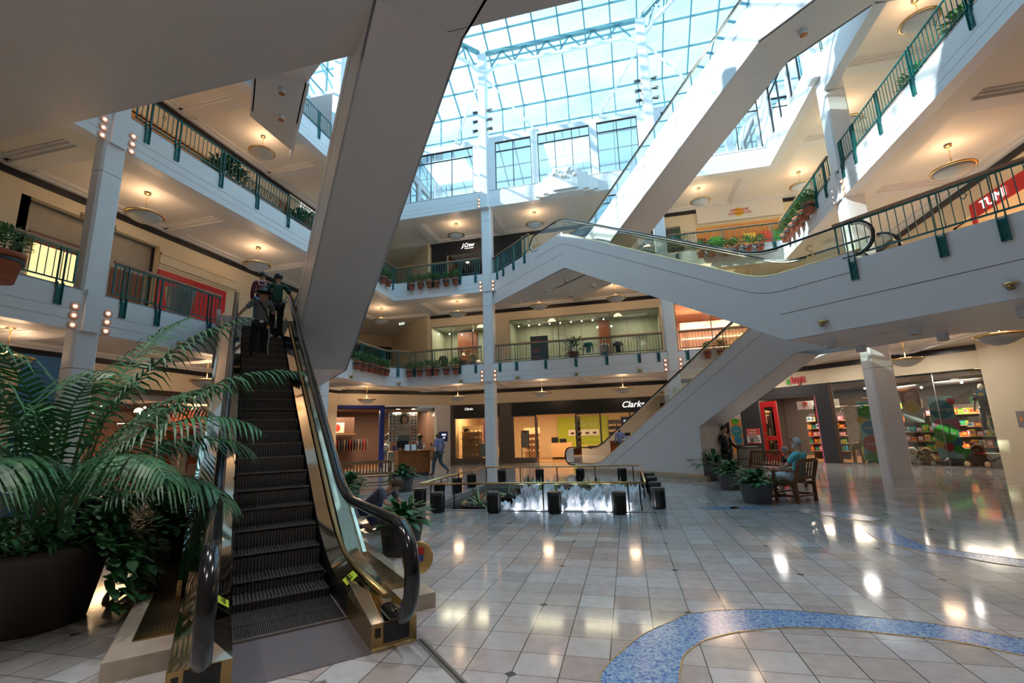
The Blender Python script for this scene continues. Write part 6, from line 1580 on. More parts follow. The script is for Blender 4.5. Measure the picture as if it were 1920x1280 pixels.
b_cols = [('toyred', 'red'), ('toyblue', 'blue'), ('toyyellow', 'yellow'), ('toygreen', 'green'), ('toypink', 'pink'), ('toyorange', 'orange'), ('furwhite', 'white')]
tbp = []
for m_, nm in b_cols:
    t = thing('toy_box', '', 'box'); a = MB(); a.box(-.085, .085, -.07, .07, 0, .22, m_); a.box(-.06, .06, -.072, -.07, .06, .17, b_cols[(b_cols.index((m_, nm))+2) % 7][0]); a.obj('carton', None, t); tbp.append([t, False, nm])
def boxes(F, u0, u1, dep, zs, n, where, grp, seed=0):
    r_ = random.Random(seed)
    for zi, z in enumerate(zs):
        for i in range(n):
            q = tbp[r_.randrange(7)]; p = F.at(u0+(u1-u0)*(i+.5)/n, dep+r_.uniform(-.03, .03), z); rz = F.a+math.pi+r_.uniform(-.2, .2)
            lb = '%s toy carton, %s shelf, %s' % (q[2], ('lowest', 'second', 'third', 'fourth', 'top')[zi], where.replace('on the ', '')); sc = (1, 1, r_.uniform(.6, 1.15))
            if not q[1]: q[0].location = p; q[0].rotation_euler = (0, 0, rz); q[0]['label'] = lb; q[0]['group'] = grp; q[0].scale = sc; q[1] = True
            else: dup(q[0], p, rz, lb, grp, sc)
def toyshelf(u0, u1, dep, zs, label, n, where, grp, seed): shelving(F, u0, u1, dep, zs, label, 'shelfwood', 'brownshop2'); boxes(F, u0, u1, dep-.05, [z+.031 for z in zs], n, where, grp, seed)
toyshelf(1.75, 3.0, 1.2, (.12, .48, .84, 1.2), 'low toy shelves right behind the square pillar', 6, 'on the low shelves behind the pillar', 'toy cartons behind the pillar', 1)
toyshelf(-.0, 1.3, 2.1, (.2, .6, 1.0, 1.35), 'toy shelves behind the mannequin and brown bear', 6, 'on the shelves behind the brown bear', 'toy cartons behind the brown bear', 2)
toyshelf(5.7, 7.3, 2.6, (.35, .7, 1.05, 1.4, 1.75), 'toy shelves seen through the red-framed doorway', 8, 'on the shelves inside the doorway', 'toy cartons inside the doorway', 3)
toyshelf(3.15, 4.75, 2.4, (.4, .8, 1.2, 1.6), 'toy shelves behind the giraffe and the collect banner', 7, 'on the shelves behind the giraffe', 'toy cartons behind the giraffe', 4)
toyshelf(3.2, 5.0, 4.2, (.4, .85, 1.3, 1.75, 2.2), 'back-wall toy shelves behind the collect banner', 11, 'on the back-wall shelves behind the collect banner', 'toy cartons on the back wall, collect side', 5)
toyshelf(.2, 2.9, 3.6, (.5, .95, 1.4, 1.85), 'back-wall toy shelves behind the challenge banner', 16, 'on the back-wall shelves behind the challenge banner', 'toy cartons on the back wall, challenge side', 6)
t = placed(F, 'hanging_banner', 'round red hanging sign with a star print inside the toy shop doorway', 'banner', 6.17, 1.6); disc(t, 'red_disc', 0, 2.1, .26, .26, 'toyred', 0); panel(t, 'sheet', -.28, .28, 1.75, 2.5, 'coldgreen', .01, .01)
for k, (u, s_) in enumerate(((6.95, '*'), (5.85, '!'))):
    t = placed(F, 'header_panel', ('white header panel with a red star inside the doorway', 'white header panel with a red exclamation mark inside the doorway')[k], 'panel', u, 1.9); panel(t, 'board', -.38, .38, 2.35, 2.75, 'furwhite', 0, .02); child_text(t, s_, .5, 'toyred', 0, 2.5, -.01, off=.02)
b = MB(); F.box(b, .3, 1.9, 5.3, 5.45, 1.4, 2.6); struct(b.obj('trim_6', 'coldgreen'))
t = placed(F, 'track_lights', 'small round ceiling spots inside the toy shop', 'ceiling light', 2.6, 1.0)
for (u, dp, z) in ((-.45, .2, 3.05), (.3, .6, 2.95), (1.6, .3, 3.0), (-1.6, .5, 3.1)): a = MB(); a.ball((u, dp, z), .045, 8); a.obj('lamp_head', 'whitelight', t)
a = MB(); a.tube([(-2, .4, 3.14), (2.2, .4, 3.14)], .02, 6); a.tube([(-1.8, 1.6, 3.0), (2.2, 1.0, 3.12)], .09, 8); a.obj('pipe', 'granite', t)
# plaque on the cream pier
t = thing('wall_plaque', 'small abstract plaque on the cream pier at the right picture edge', 'picture', (11.93, 17.9, 1.6), R(-90)); panel(t, 'plate', -.22, .22, -.25, .25, 'curbstone', 0, .02); a = MB(); a.ball((-.05, -.0, 0), (.05, .01, .09), 8); a.obj('print', 'toyorange', t)
# ---------------------------------------------- left ground-floor shop behind the palm
F = LW1; lu = lambda y: 21.65-y
b = MB(); F.box(b, 0, lu(16.2), 0, .2, 0, 3.4, 'cream'); F.box(b, lu(9.2), lu(8.3), -.05, .2, 0, 4.0, 'bluepanel'); F.box(b, lu(8.3), F.L, 0, .2, 0, 3.4, 'cream'); F.box(b, lu(16.2), lu(9.2), 0, .35, 0, .22, 'posterwhite')
struct(b.obj('wall_left_ground', None))
shop(F, lu(16.2), lu(9.2), 5, 3.2, 'brownshop', e=240, n=3, col=(1, .6, .32))
gq = MB(); F.box(gq, lu(16.2), lu(9.2), .05, .06, .22, 3.37); struct(gq.obj('window_pane', 'storeglass'))
added_fill_spot(F, lu(14.2), -.3, 3.3, 110); added_fill_spot(F, lu(12.8), -.3, 3.3, 60)
t = placed(F, 'poster', 'huge orange poster of a leaning athlete in a coral top', 'poster', lu(14.2), 1.1)
panel(t, 'board', -.9, 1.0, .9, 3.0, 'orangewall', 0, .02); panel(t, 'lower_board', -.9, 1.0, .35, .9, 'posterwhite', 0, .02)
a = MB(); a.tube([(-.55, -.01, 1.75), (-.3, -.01, 2.05), (.15, -.01, 2.3), (.45, -.01, 2.2), (.5, -.01, 1.5)], [.10, .18, .24, .26, .2], 10, 'toyred'); a.ball((.2, -.03, 2.65), (.15, .02, .2), 14, 'skindark'); a.add([(-.2, -.25, 1.7), (.6, -.25, 1.4), (.75, -.25, .95), (.1, -.25, 1.0)], [(0, 1, 2, 3)], 'coldgreen'); a.obj('athlete_print', None, t)
mannequin(F, lu(13.55), .55, .3, 'headless mannequin in a dark sweater and grey trousers by the orange poster', 'granite', 'shopgrey', 1.85, False)
mannequin(F, lu(12.75), .6, .3, 'headless mannequin in a blue patterned blouse and mauve trousers', 'denim', 'toypink2' if 'toypink2' in MT else mat('toypink2', (.30, .15, .14), .8).name, 1.85, False)
hang(F, lu(12.3), lu(10.4), 1.6, .9, 12, 'garment glimpsed through the palm fronds', 'garments behind the palm')
t = placed(F, 'track_lights', 'row of small ceiling spots in the left shop behind the palm', 'ceiling light', lu(12.8), 1.6)
for k in range(7): a = MB(); a.ball((-1.8+.55*k, (k % 3)*.5, 2.95-(k % 2)*.25), .04, 8); a.obj('lamp_head', 'whitelight', t)
# ---------------------------------------------- second floor: mannequin windows on the far wall
F = FAR2; z2 = FLR[2]
def frames(F, u0, u1, z0, z1, nm, k, fm='framegrey', mull=()):
    f = MB(); gq = MB()
    for u in (u0, u1)+tuple(mull): F.box(f, u-.02, u+.02, .02, .08, z0, z1)
    F.box(f, u0, u1, .02, .08, z1-.04, z1); F.box(gq, u0, u1, .05, .06, z0, z1); o = struct(f.obj(nm, fm)); struct(gq.obj('window_pane', 'storeglass', o))
frames(F, fx(2.1), fx(-6.1), z2, 7.98, 'window_4', 4, mull=(fx(-.5), fx(-3.3)))
shop(F, fx(2.15), fx(-6.15), 2.2, 8.05, 'displaygreen', 'posterwhite', e=75, n=3, z=z2, col=(1, .86, .62))
b = MB()
for x in (-5.6, -4.9, -3.95, -3.2, -2.2, -1.25, -.55, .45, 1.4): F.box(b, fx(x)-.006, fx(x)+.006, 2.18, 2.2, z2, 8.0)
F.box(b, fx(2.1), fx(-6.1), 2.18, 2.2, 7.05, 7.065); F.box(b, fx(-.58), fx(-1.18), 1.9, 2.2, z2, 7.95, 'brownpanel')
struct(b.obj('trim_7', 'groove') if False else b.obj('trim_7', None))
t = placed(F, 'poster', 'dark blue poster with red text lines in the second-floor window', 'poster', fx(-4.45), .25, z2)
panel(t, 'board', -.5, .5, 0, 2.1, 'posternavy', 0, .02)
for k, (z, w_) in enumerate(((1.8, .42), (1.68, .36), (1.38, .45), (1.28, .40), (1.18, .48), (.9, .50), (.8, .62), (.7, .5), (.6, .3), (.35, .26))): panel(t, 'text_line', -.42, -.42+w_, z, z+.045, 'redtext', -.004, .004)
def stroller(x, lb): pass
mannequin(F, fx(-1.75), .5, z2+.22, 'mannequin torso in a teal wrap dress beside the strappy plant', 'tealsign', 'tealsign', 1.7, False, short=True, legs=False)
mannequin(F, fx(-.88), .5, z2+.02, 'mannequin in a white blouse, blue skirt and white cap', 'furwhite', 'denim', 1.75, True, short=True)
mannequin(F, fx(-.15), .5, z2+.1, 'mannequin torso in a black dress, last in the second-floor window', 'black', 'black', 1.75, False, short=True, legs=False)
t = placed(F, 'display_table', 'blue display cube between the two dressed mannequins', 'display block', fx(-1.15), .45, z2); panel(t, 'body', -.2, .2, 0, .55, 'denim', -.15, .3)
t = placed(F, 'wall_print', 'wall drawing of a running figure behind the strappy plant', 'picture', fx(-2.9), 2.1, z2); a = MB(); a.tube([(-.4, 0, .6), (-.1, 0, 1.0), (.0, 0, 1.5), (.3, 0, 1.3)], .05, 6); a.tube([(-.1, 0, 1.0), (.35, 0, .55)], .05, 6); a.tube([(0, 0, 1.5), (-.35, 0, 1.2)], .04, 6); a.ball((.05, 0, 1.72), .12, 10); a.obj('figure_print', 'granite', t)
mat('letterdark', (.06, .07, .06), .5)
ftext(F, 'shop_lettering', 'J.CREW', .26, 'letterdark', fx(1.12), 6.86, 2.12, label='small dark shop lettering on the pale green back wall, second-floor window', sx=1.0)
ftext(F, 'shop_lettering', 'J.CREW', .42, 'letterdark', fx(-6.9)+.42, 5.62, .3, label='large dark shop lettering beside the tall column, behind the second-floor railing')
t = placed(F, 'track_lights', 'line of small bright ceiling spots in the second-floor window', 'ceiling light', fx(-2.2), 1.2)
for k in range(9): a = MB(); a.ball((-3.6+.62*k, 0, 7.86), .04, 8); a.obj('lamp_head', 'whitelight', t)
for x, z in ((.95, 7.55), (1.75, 7.55)): a = MB(); a.ball((x, .6, z), .05, 8); a.obj('lamp_head', 'whitelight', t)
a = MB(); a.box(-3.8, 3.9, -.01, .01, 7.93, 7.97); a.obj('track', 'black', t)
frames(F, fx(-7.05), fx(-10.85), z2, 7.95, 'window_5', 5, mull=(fx(-8.3), fx(-9.6)))
shop(F, fx(-7.0), fx(-10.9), 2.4, 8.05, 'displaygreen', 'posterwhite', e=60, n=2, z=z2, col=(1, .86, .62))
b = MB(); F.box(b, fx(-8.7), fx(-9.9), 1.9, 2.3, z2, 7.95); struct(b.obj('trim_8', 'brownpanel'))
mannequin(F, fx(-10.3), .5, z2, 'mannequin in a dark jacket behind the middle hanging pots', 'granite', 'shopgrey', 1.75, False)
mannequin(F, fx(-8.45), .5, z2, 'mannequin in a striped top behind the last hanging pots', 'toyyellow', 'black', 1.75, False, short=True)
t = placed(F, 'track_lights', 'small ceiling spots in the second-floor window above the hanging pots', 'ceiling light', fx(-9.0), 1.0)
for x, z in ((-1.8, 7.75), (-1.1, 7.7), (-.3, 7.6), (.4, 7.8), (1.1, 7.85), (1.6, 7.85)): a = MB(); a.ball((x, 0, z), .04, 8); a.obj('lamp_head', 'whitelight', t)
frames(F, fx(9.8), fx(2.9), z2, 8.1, 'window_6', 6, mull=(fx(4.6), fx(6.3), fx(8.1)))
shop(F, fx(9.9), fx(2.85), 5, 8.15, 'rosewall' if 'rosewall' in MT else mat('rosewall', (.52, .33, .24), .6).name, 'shopfloor', e=420, n=3, z=z2, col=(1, .70, .50))
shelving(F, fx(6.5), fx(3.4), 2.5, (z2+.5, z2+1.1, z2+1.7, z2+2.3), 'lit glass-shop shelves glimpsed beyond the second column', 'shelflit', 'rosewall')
# ---------------------------------------------- left wing second floor
F = LW2
b = MB(); F.box(b, ly(11.4), ly(7.9), .35, .5, z2, 8.2, 'stonewall'); F.box(b, ly(7.9), ly(7.7), 0, .4, z2, 8.1, 'stonewall'); struct(b.obj('wall_elevators', None))
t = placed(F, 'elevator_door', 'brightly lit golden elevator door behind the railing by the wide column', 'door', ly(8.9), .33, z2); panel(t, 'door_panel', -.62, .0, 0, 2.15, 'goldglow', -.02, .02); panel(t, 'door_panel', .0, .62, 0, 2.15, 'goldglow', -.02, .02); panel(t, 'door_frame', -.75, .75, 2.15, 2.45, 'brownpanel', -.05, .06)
t = placed(F, 'elevator_door', 'second elevator door mostly hidden behind the wide column', 'door', ly(10.75), .33, z2); panel(t, 'door_panel', -.5, .5, 0, 2.15, 'brownpanel', -.02, .02)
ftext(F, 'wall_lettering', 'ELEVATORS', .22, 'hairbrown', ly(9.50), 8.12, -.03, sx=.85, label='bronze capital lettering over the elevator lobby, half hidden by the column')
b = MB(); F.box(b, ly(14.55), ly(11.42), -.06, 0, 7.55, 7.95, 'cream'); F.box(b, ly(14.55), ly(11.42), -.10, 0, 7.85, 7.92, 'cream'); F.box(b, ly(14.55), ly(11.42), -.03, 0, 7.45, 7.5, 'cream'); struct(b.obj('trim_9', None))
t = placed(F, 'shop_shutter', 'red shop front panels behind the second-floor railing', 'door', ly(12.75), -.03, z2); panel(t, 'panel', -1.35, -.02, 0, 2.45, 'red', -.04, .04); panel(t, 'panel', .02, 1.35, 0, 2.45, 'red', -.04, .04); panel(t, 'groove_strip', -.02, .02, 0, 2.45, 'brownpanel', -.03, .03)
t = thing('tall_planter', 'large pale tapered planter behind the railing, right of the red panels', 'planter', (-11.95, 10.0, FLR[2])); a = MB(); a.lathe([(.22, 0), (.36, 1.0), (.38, 1.02), (.33, 1.02), (.3, .9), (0, .88)], 24); a.obj('pot', 'displaygrey' if 'displaygrey' in MT else mat('displaygrey', (.36, .38, .36), .5).name, t, smooth=True)
# ---------------------------------------------- third floor
F = FAR2; z3 = FLR[3]
b = MB(); F.box(b, fx(-5.2), fx(-10.85), -.04, 0, z3, 13.12, 'signnavy' if 'signnavy' in MT else mat('signnavy', (.012, .018, .026), .4).name); 
bb = MB(); F.box(bb, fx(-5.2), fx(-6.9), -.05, .0, z3, 13.12); F.box(bb, fx(-9.85), fx(-10.85), -.05, .0, z3, 13.12); F.box(bb, fx(-6.9), fx(-9.85), -.05, 0, 12.35, 13.12); struct(bb.obj('wall_dark_shopfront', 'signnavy'))
shop(F, fx(-6.9), fx(-9.8), 4, 12.5, 'brownpanel', 'shopfloor', e=80, n=1, z=z3, col=(1, .75, .55))
b = MB(); F.box(b, fx(-6.9), fx(-9.8), .3, 3.9, 12.42, 12.46); struct(b.obj('ceiling_shop', 'posterwhite'))
t = placed(F, 'track_lights', 'two round downlights in the ceiling of the dark third-floor shop', 'ceiling light', fx(-8.4), 1.6)
for x in (-.7, .4): a = MB(); a.lathe([(.09, 12.40), (0, 12.395)], 14); o = a.obj('lamp_head', 'whitelight', t); o.location = (x, 0, 0)
t = placed(F, 'shop_sign', 'warm white script shop sign on the dark third-floor front', 'sign', fx(-8.5), -.06); child_text(t, 'J.Crew', .34, 'letterwhite', 0, 12.84, 0, shear=.4, sx=.8, off=.006); panel(t, 'underline', -.2, .36, 12.62, 12.66, 'letterwhite', -.01, .01)
t = placed(F, 'shop_banner', 'white banner with a yellow sun and red lettering on the third floor', 'banner', fx(6.6), -.12)
panel(t, 'cloth', -2.12, 2.1, 12.32, 13.22, 'posterwhite', 0, .03); panel(t, 'centre_patch', -1.0, .9, 12.4, 13.15, 'furwhite', -.004, .004); disc(t, 'yellow_sun', -.03, 12.72, .24, .24, 'toyyellow', -.008)
child_text(t, 'AFRIKANE', .20, 'redtext', 0, 12.83, -.012, sx=1.0); child_text(t, 'CONNECTION', .17, 'redtext', 0, 12.64, -.012)
for k, (x, m_) in enumerate(((4.7, 'brownpanel'), (5.5, 'toygreen'), (7.2, 'toyyellow'), (8.0, 'toyred'), (8.6, 'toygreen'))):
    t = placed(F, 'hanging_cloth', '%s cloth hanging in the shop below the white banner' % ('brown', 'green', 'yellow', 'red', 'emerald')[k], 'cloth', fx(x), .8, z3); panel(t, 'cloth', -.3, .3, .3+.2*(k % 2), 2.4, m_, 0, .02)
shop(F, fx(9.05), fx(4.35), 3, 12.5, 'shopwall', 'shopfloor', e=90, n=2, z=z3)
F = LW2
t = placed(F, 'shop_sign', 'white capital food-counter lettering on the left wing third floor, cut by the beam', 'sign', ly(18.45), -.04); panel(t, 'board', -1.3, 1.6, 12.35, 13.08, 'cream', 0, .03); child_text(t, 'POKEYE', .36, 'black', .02, 12.80, -.01, off=.012, name='letter_backing'); child_text(t, 'POKEYE', .36, 'letterwhite', 0, 12.82, -.05)  # black backing letters outline the white ones
shop(F, ly(20.5), ly(16.5), 4, 12.5, 'brownpanel', 'shopfloor', e=60, n=2, z=z3)
shop(F, ly(13.4), ly(9.0), 4, 12.3, 'shopwall', 'shopfloor', e=60, n=2, z=z3)
# right wing second floor: luggage shop
F = RW2
t = placed(F, 'shop_sign', 'red shop fascia with broken white capital lettering at the right edge', 'sign', ry(14.6), -.04); panel(t, 'board', -1.35, 3.2, 7.54, 7.99, 'red', 0, .05); child_text(t, 'TUMI', .38, 'letterwhite', -.42, 7.755, -.02, sx=1.1, off=.0)
panel(t, 'side_band', -1.35, -1.2, z2, 7.54, 'red', 0, .05)
shop(F, ry(12.2), ry(17.0), 4, 7.7, 'cream', 'shopfloor', e=120, n=2, z=z2)
shop(F, ry(5), ry(11), 4, 7.9, 'cream', 'shopfloor', e=80, n=2, z=z2)
# exit sign in the far left corner
t = thing('exit_sign', 'small green exit sign hanging in the far left corner of the second floor', 'sign', (-12.35, 24.2, 8.12), R(0)); a = MB(); a.box(-.2, .2, -.03, .03, -.12, .12); a.obj('box', 'coldgreen', t); child_text(t, 'EXIT', .18, 'letterwhite', 0, 0, -.04)
# numbers on the glass of the escalators
for sgn, (dd, s_, z_, body, lb) in enumerate((((-21.9), 15.5, 9.78, '2', 'gold number on the escalator glass beside the third-floor railing'), ((-6.9), 15.5, 5.45, 'S', 'gold letter on the escalator glass by the bridge railing'))):
    x, y = SD(s_-.0, dd); o = text('glass_lettering', body, .34 if sgn == 0 else .42, 'brass', None, (x, y, z_), (R(90), 0, R(-45)), .003); tag(o, lb, 'lettering')
# ================================================================== people
def skinchain(name, joints, edges, m, parent, sub=2, root=0):
    """joints: [(x,y,z, rx, ry)]; one continuous skinned surface"""
    me = bpy.data.meshes.new(name); me.from_pydata([j[:3] for j in joints], edges, []); o = bpy.data.objects.new(name, me); C.objects.link(o)
    o.parent = parent; sk = o.modifiers.new('skin', 'SKIN'); sk.use_smooth_shade = True; sk.branch_smoothing = 0.4
    for i, j in enumerate(joints):
        d = me.skin_vertices[0].data[i]; d.radius = (j[3], j[4] if len(j) > 4 else j[3]); d.use_root = (i == root)
    su = o.modifiers.new('sub', 'SUBSURF'); su.levels = sub; su.render_levels = sub
    me.materials.append(MT[m]); return o
def person(label, loc, rz, P, skin='skinlight', shirt='denim', trousers='black', shoes='black', hair='hairdark', short_sleeve=True, shorts=False, hat=None, scale=1.0, beard=False, glasses=False, hairstyle='short', group=None, extra=None):
    """P: dict of joint positions in metres, figure faces -y: pelvis, chest, neck, head, and l/r sh, el, wr, hip, kn, an, toe"""
    t = thing('person', label, 'person', loc, rz, group); t.scale = (scale,)*3
    V_ = {k: Vector(v) for k, v in P.items()}
    ori = (V_['head']-V_['neck']).normalized()
    J = []; E_ = []; idx = {}
    def add(k, p, r1, r2=None): idx[k] = len(J); J.append((p[0], p[1], p[2], r1, r2 or r1))
    add('pelvis', V_['pelvis'], .125, .10); mid = V_['pelvis'].lerp(V_['chest'], .5); add('waist', mid, .115, .09); add('chest', V_['chest'], .135, .10)
    add('neckb', V_['chest'].lerp(V_['neck'], .72), .085, .07); add('neck', V_['neck'], .052); add('head0', V_['neck'].lerp(V_['head'], .4), .062, .068); add('head1', V_['head'], .078, .09); add('head2', V_['head']+ori*.085, .062, .072)
    E_ += [(0, 1), (1, 2), (2, 3), (3, 4), (4, 5), (5, 6), (6, 7)]
    for s in 'lr':
        add(s+'sh', V_[s+'sh'], .052); add(s+'el', V_[s+'el'], .038); add(s+'wr', V_[s+'wr'], .026)
        hd = (V_[s+'wr']-V_[s+'el']).normalized(); add(s+'pa', V_[s+'wr']+hd*.055, .034, .018)
        E_ += [(idx['neckb'], idx[s+'sh']), (idx[s+'sh'], idx[s+'el']), (idx[s+'el'], idx[s+'wr']), (idx[s+'wr'], idx[s+'pa'])]
        add(s+'hip', V_[s+'hip'], .082); add(s+'kn', V_[s+'kn'], .056); add(s+'cf', V_[s+'kn'].lerp(V_[s+'an'], .3), .056); add(s+'an', V_[s+'an'], .036); add(s+'toe', V_[s+'toe'], .034, .03)
        E_ += [(0, idx[s+'hip']), (idx[s+'hip'], idx[s+'kn']), (idx[s+'kn'], idx[s+'cf']), (idx[s+'cf'], idx[s+'an']), (idx[s+'an'], idx[s+'toe'])]
    skinchain('body', J, E_, skin, t)
    # fingers and thumb on each hand
    for s in 'lr':
        hd = (V_[s+'wr']-V_[s+'el']).normalized(); side = hd.cross(Vector((0, 0, 1)));  side = side.normalized() if side.length > .2 else Vector((1, 0, 0)); curl = hd.cross(side).normalized()
        if curl.z > 0: curl = -curl
        base = V_[s+'wr']+hd*.085; a = MB()
        for i, ln in enumerate((.062, .074, .070, .055)):
            p = base+side*(-.026+.0175*i); a.tube([p-hd*.012, p+hd*ln*.5+curl*.004, p+hd*ln*.8+curl*.018, p+hd*ln*.92+curl*.032], [.0085, .008, .0072, .005], 6)
        sg = 1 if s == 'l' else -1; p = V_[s+'wr']+hd*.035+side*(-.026)*sg; a.tube([p, p-side*.022*sg+hd*.022, p-side*.026*sg+hd*.048+curl*.008], [.011, .009, .006], 6)
        a.obj('fingers', skin, t, smooth=True)
    # face
    f = Vector(P.get('face', (0, -1, 0))).normalized(); up = ori; rt_ = f.cross(up).normalized(); up = rt_.cross(f).normalized(); hc = V_['head']+ori*.03
    a = MB(); a.tube([hc+f*.086+up*.005, hc+f*.108-up*.025, hc+f*.09-up*.034], [.008, .014, .010], 6, skin)
    for sg in (-1, 1):
        e = hc+rt_*sg*.032+f*.082+up*.018; a.ball(tuple(e), (.011, .011, .008), 8, 'furwhite'); a.ball(tuple(e+f*.006), (.006, .006, .006), 6, 'black')
        a.tube([e+up*.016-rt_*.014, e+up*.019+rt_*.014], .004, 5, hair); a.ball(tuple(hc+rt_*sg*.078-up*.01-f*.005), (.014, .02, .026), 8, skin)
    a.tube([hc+f*.086-up*.058-rt_*.022, hc+f*.092-up*.056, hc+f*.086-up*.058+rt_*.022], .006, 5, 'toypink'); a.obj('face', None, t, smooth=True)
    if beard: a = MB(); a.ball(tuple(hc+f*.045-up*.065), (.062, .062, .05), 12); a.obj('beard', 'furwhite', t, smooth=True)
    if glasses:
        a = MB()
        for sg in (-1, 1): c_ = hc+rt_*sg*.034+f*.098+up*.018; a.tube([c_+rt_*.026*math.cos(q*.785)+up*.018*math.sin(q*.785) for q in range(9)], .003, 5)
        a.obj('glasses', 'black', t)
    # hair cap
    if hairstyle != 'none':
        a = MB(); n = 14
        c0 = hc+up*.012-f*.012
        for i in range(7):
            for j in range(n):
                th = math.pi*.5*(i/6)*1.25; ph = 2*math.pi*j/n
                d = up*math.cos(th)+(rt_*math.sin(ph)+f*math.cos(ph))*math.sin(th)
                rr_ = .106
                if d.dot(f) > .45 and d.dot(up) < .45: rr_ = .07
                a.v.append(c0+Vector((d.x, d.y, d.z))*rr_ + up*(.006 if th < .5 else 0))
        a.f = [(i*n+j, i*n+(j+1) % n, (i+1)*n+(j+1) % n, (i+1)*n+j) for i in range(6) for j in range(n)]; a.m = [0]*len(a.f)
        o = a.obj('hair', hair, t, smooth=True)
        if hairstyle == 'bun': a = MB(); a.ball(tuple(hc+up*.07-f*.09), .042, 10); a.obj('hair_bun', hair, t, smooth=True)
    # clothes as their own skins
    def R_(k, add_): j = J[idx[k]]; return (j[0], j[1], j[2], j[3]+add_, j[4]+add_)
    js = [R_('pelvis', .022), R_('waist', .026), R_('chest', .022), R_('neckb', .012)]; es = [(0, 1), (1, 2), (2, 3)]
    for s in 'lr':
        b0 = len(js); js.append(R_(s+'sh', .020)); el = V_[s+'sh'].lerp(V_[s+'el'], .8 if short_sleeve else 1.0); js.append((el.x, el.y, el.z, .058, .058)); es += [(3, b0), (b0, b0+1)]
        if not short_sleeve: w_ = V_[s+'el'].lerp(V_[s+'wr'], .92); js.append((w_.x, w_.y, w_.z, .042, .042)); es.append((b0+1, b0+2))
    skinchain('shirt', js, es, shirt, t, root=1)
    js = [R_('pelvis', .028)]; es = []
    for s in 'lr':
        b0 = len(js); js.append(R_(s+'hip', .022)); js.append(R_(s+'kn', .024)); es += [(0, b0), (b0, b0+1)]
        if not shorts: q = V_[s+'kn'].lerp(V_[s+'an'], .55); js.append((q.x, q.y, q.z, .070, .070)); q = V_[s+'kn'].lerp(V_[s+'an'], .93); js.append((q.x, q.y, q.z, .062, .062)); es += [(b0+1, b0+2), (b0+2, b0+3)]
    skinchain('trousers', js, es, trousers, t)
    for s in 'lr':
        an, to = V_[s+'an'], V_[s+'toe']; d = (to-an); d.z = 0; d = d.normalized() if d.length > .01 else Vector((0, -1, 0)); a = MB()
        h0 = an-d*.05; a.tube([h0+Vector((0, 0, -.005)), an+Vector((0, 0, -.005)), an.lerp(to, .6)+Vector((0, 0, -.01)), to+d*.035+Vector((0, 0, -.005))], [.035, .046, .044, .028], 8, sq=(1, .85)); a.obj('shoe', shoes, t, smooth=True)
    if hat == 'campaign':
        a = MB(); T = Matrix.Translation(hc+up*.055)
        a.lathe([(.0, .10), (.06, .11), (.085, .09), (.093, 0.0), (.19, -.012), (.19, -.02), (.08, -.02)], 22, None, T); a.obj('hat', 'black', t, smooth=True)
    if hat == 'cap':
        a = MB(); a.ball(tuple(hc+up*.035), (.112, .112, .10), 16); a.obj('cap', 'black', t, smooth=True)
    return t
def stand(h=1.75, **k):
    s = h/1.75
    P = dict(pelvis=(0, 0, .95), chest=(0, .0, 1.30), neck=(0, 0, 1.48), head=(0, -.015, 1.62),
             lsh=(.185, 0, 1.42), lel=(.23, .02, 1.14), lwr=(.24, -.05, .90), rsh=(-.185, 0, 1.42), rel=(-.23, .02, 1.14), rwr=(-.24, -.05, .90),
             lhip=(.095, 0, .88), lkn=(.10, -.02, .50), lan=(.11, .02, .08), ltoe=(.12, -.12, .035), rhip=(-.095, 0, .88), rkn=(-.10, -.02, .50), ran=(-.11, .02, .08), rtoe=(-.12, -.12, .035))
    P.update(k); return {a: (tuple(c*s for c in v) if a != 'face' else v) for a, v in P.items()}
mat('shirtgrey', (.13, .14, .15), .8); mat('teegreen', (.018, .075, .05), .85); mat('maroon', (.13, .01, .04), .8); mat('shirtblue', (.22, .24, .42), .75); mat('slacks', (.06, .085, .10), .8)
mat('turquoise', (.14, .62, .68), .75); mat('shortwhite', (.58, .60, .66), .8); mat('teegrey', (.12, .13, .18), .85); mat('shortnavy', (.01, .015, .14), .8); mat('navycoat', (.008, .014, .035), .45, bump=.5, bs=30); mat('limecloth', (.2, .75, .05), .6); mat('poloblue', (.02, .16, .45), .8); mat('shoewhite', (.6, .66, .66), .6); mat('shoebrown', (.14, .04, .03), .5)
def escw(x, lat, dz=0.0):
    """point on the near escalator in world coordinates: x along, lat across (towards smaller sum)"""
    T = Matrix.Translation((*SD(NE_C, -5.70), 0)) @ Matrix.Rotation(R(135), 4, 'Z'); return T @ Vector((x, lat, dz))
def stepz(x):
    z = max(0, (x-g0['xi0']+.06)*g0['sl']); return math.ceil(z/0.2)*0.2
ZC = R(135)+R(90)     # facing uphill: figure faces -y, so turn it to local +x
# officer on the escalator
p = escw(7.93, .12); z = 3.4
t = person('uniformed person in a black campaign hat and grey shirt, seen from behind on the escalator', (p.x, p.y, z), ZC,
    stand(1.74, lel=(.36, .06, 1.22), lwr=(.50, -.03, 1.03), rel=(-.27, -.06, 1.20), rwr=(-.13, -.17, 1.40), lan=(.16, .06, .08), ltoe=(.18, -.08, .035), lkn=(.13, .02, .5), ran=(-.14, .02, .08), rtoe=(-.15, -.12, .035), face=(-.5, -.85, 0)),
    'skintan', 'shirtgrey', 'blackcloth', 'black', 'hairdark', hat='campaign')
a = MB(); a.lathe([(.165, .90), (.17, .96), (.155, 1.0)], 18, None, Matrix.Scale(.78, 4, (0, 1, 0))); a.obj('belt', 'black', t, smooth=True)
a = MB(); a.box(-.05, .03, .125, .145, .92, .98, 'shoewhite'); a.box(-.16, -.12, .06, .10, .80, .93, 'brass'); a.ball((-.175, .0, .86), .03, 8, 'brass'); a.obj('belt_buckle', None, t)
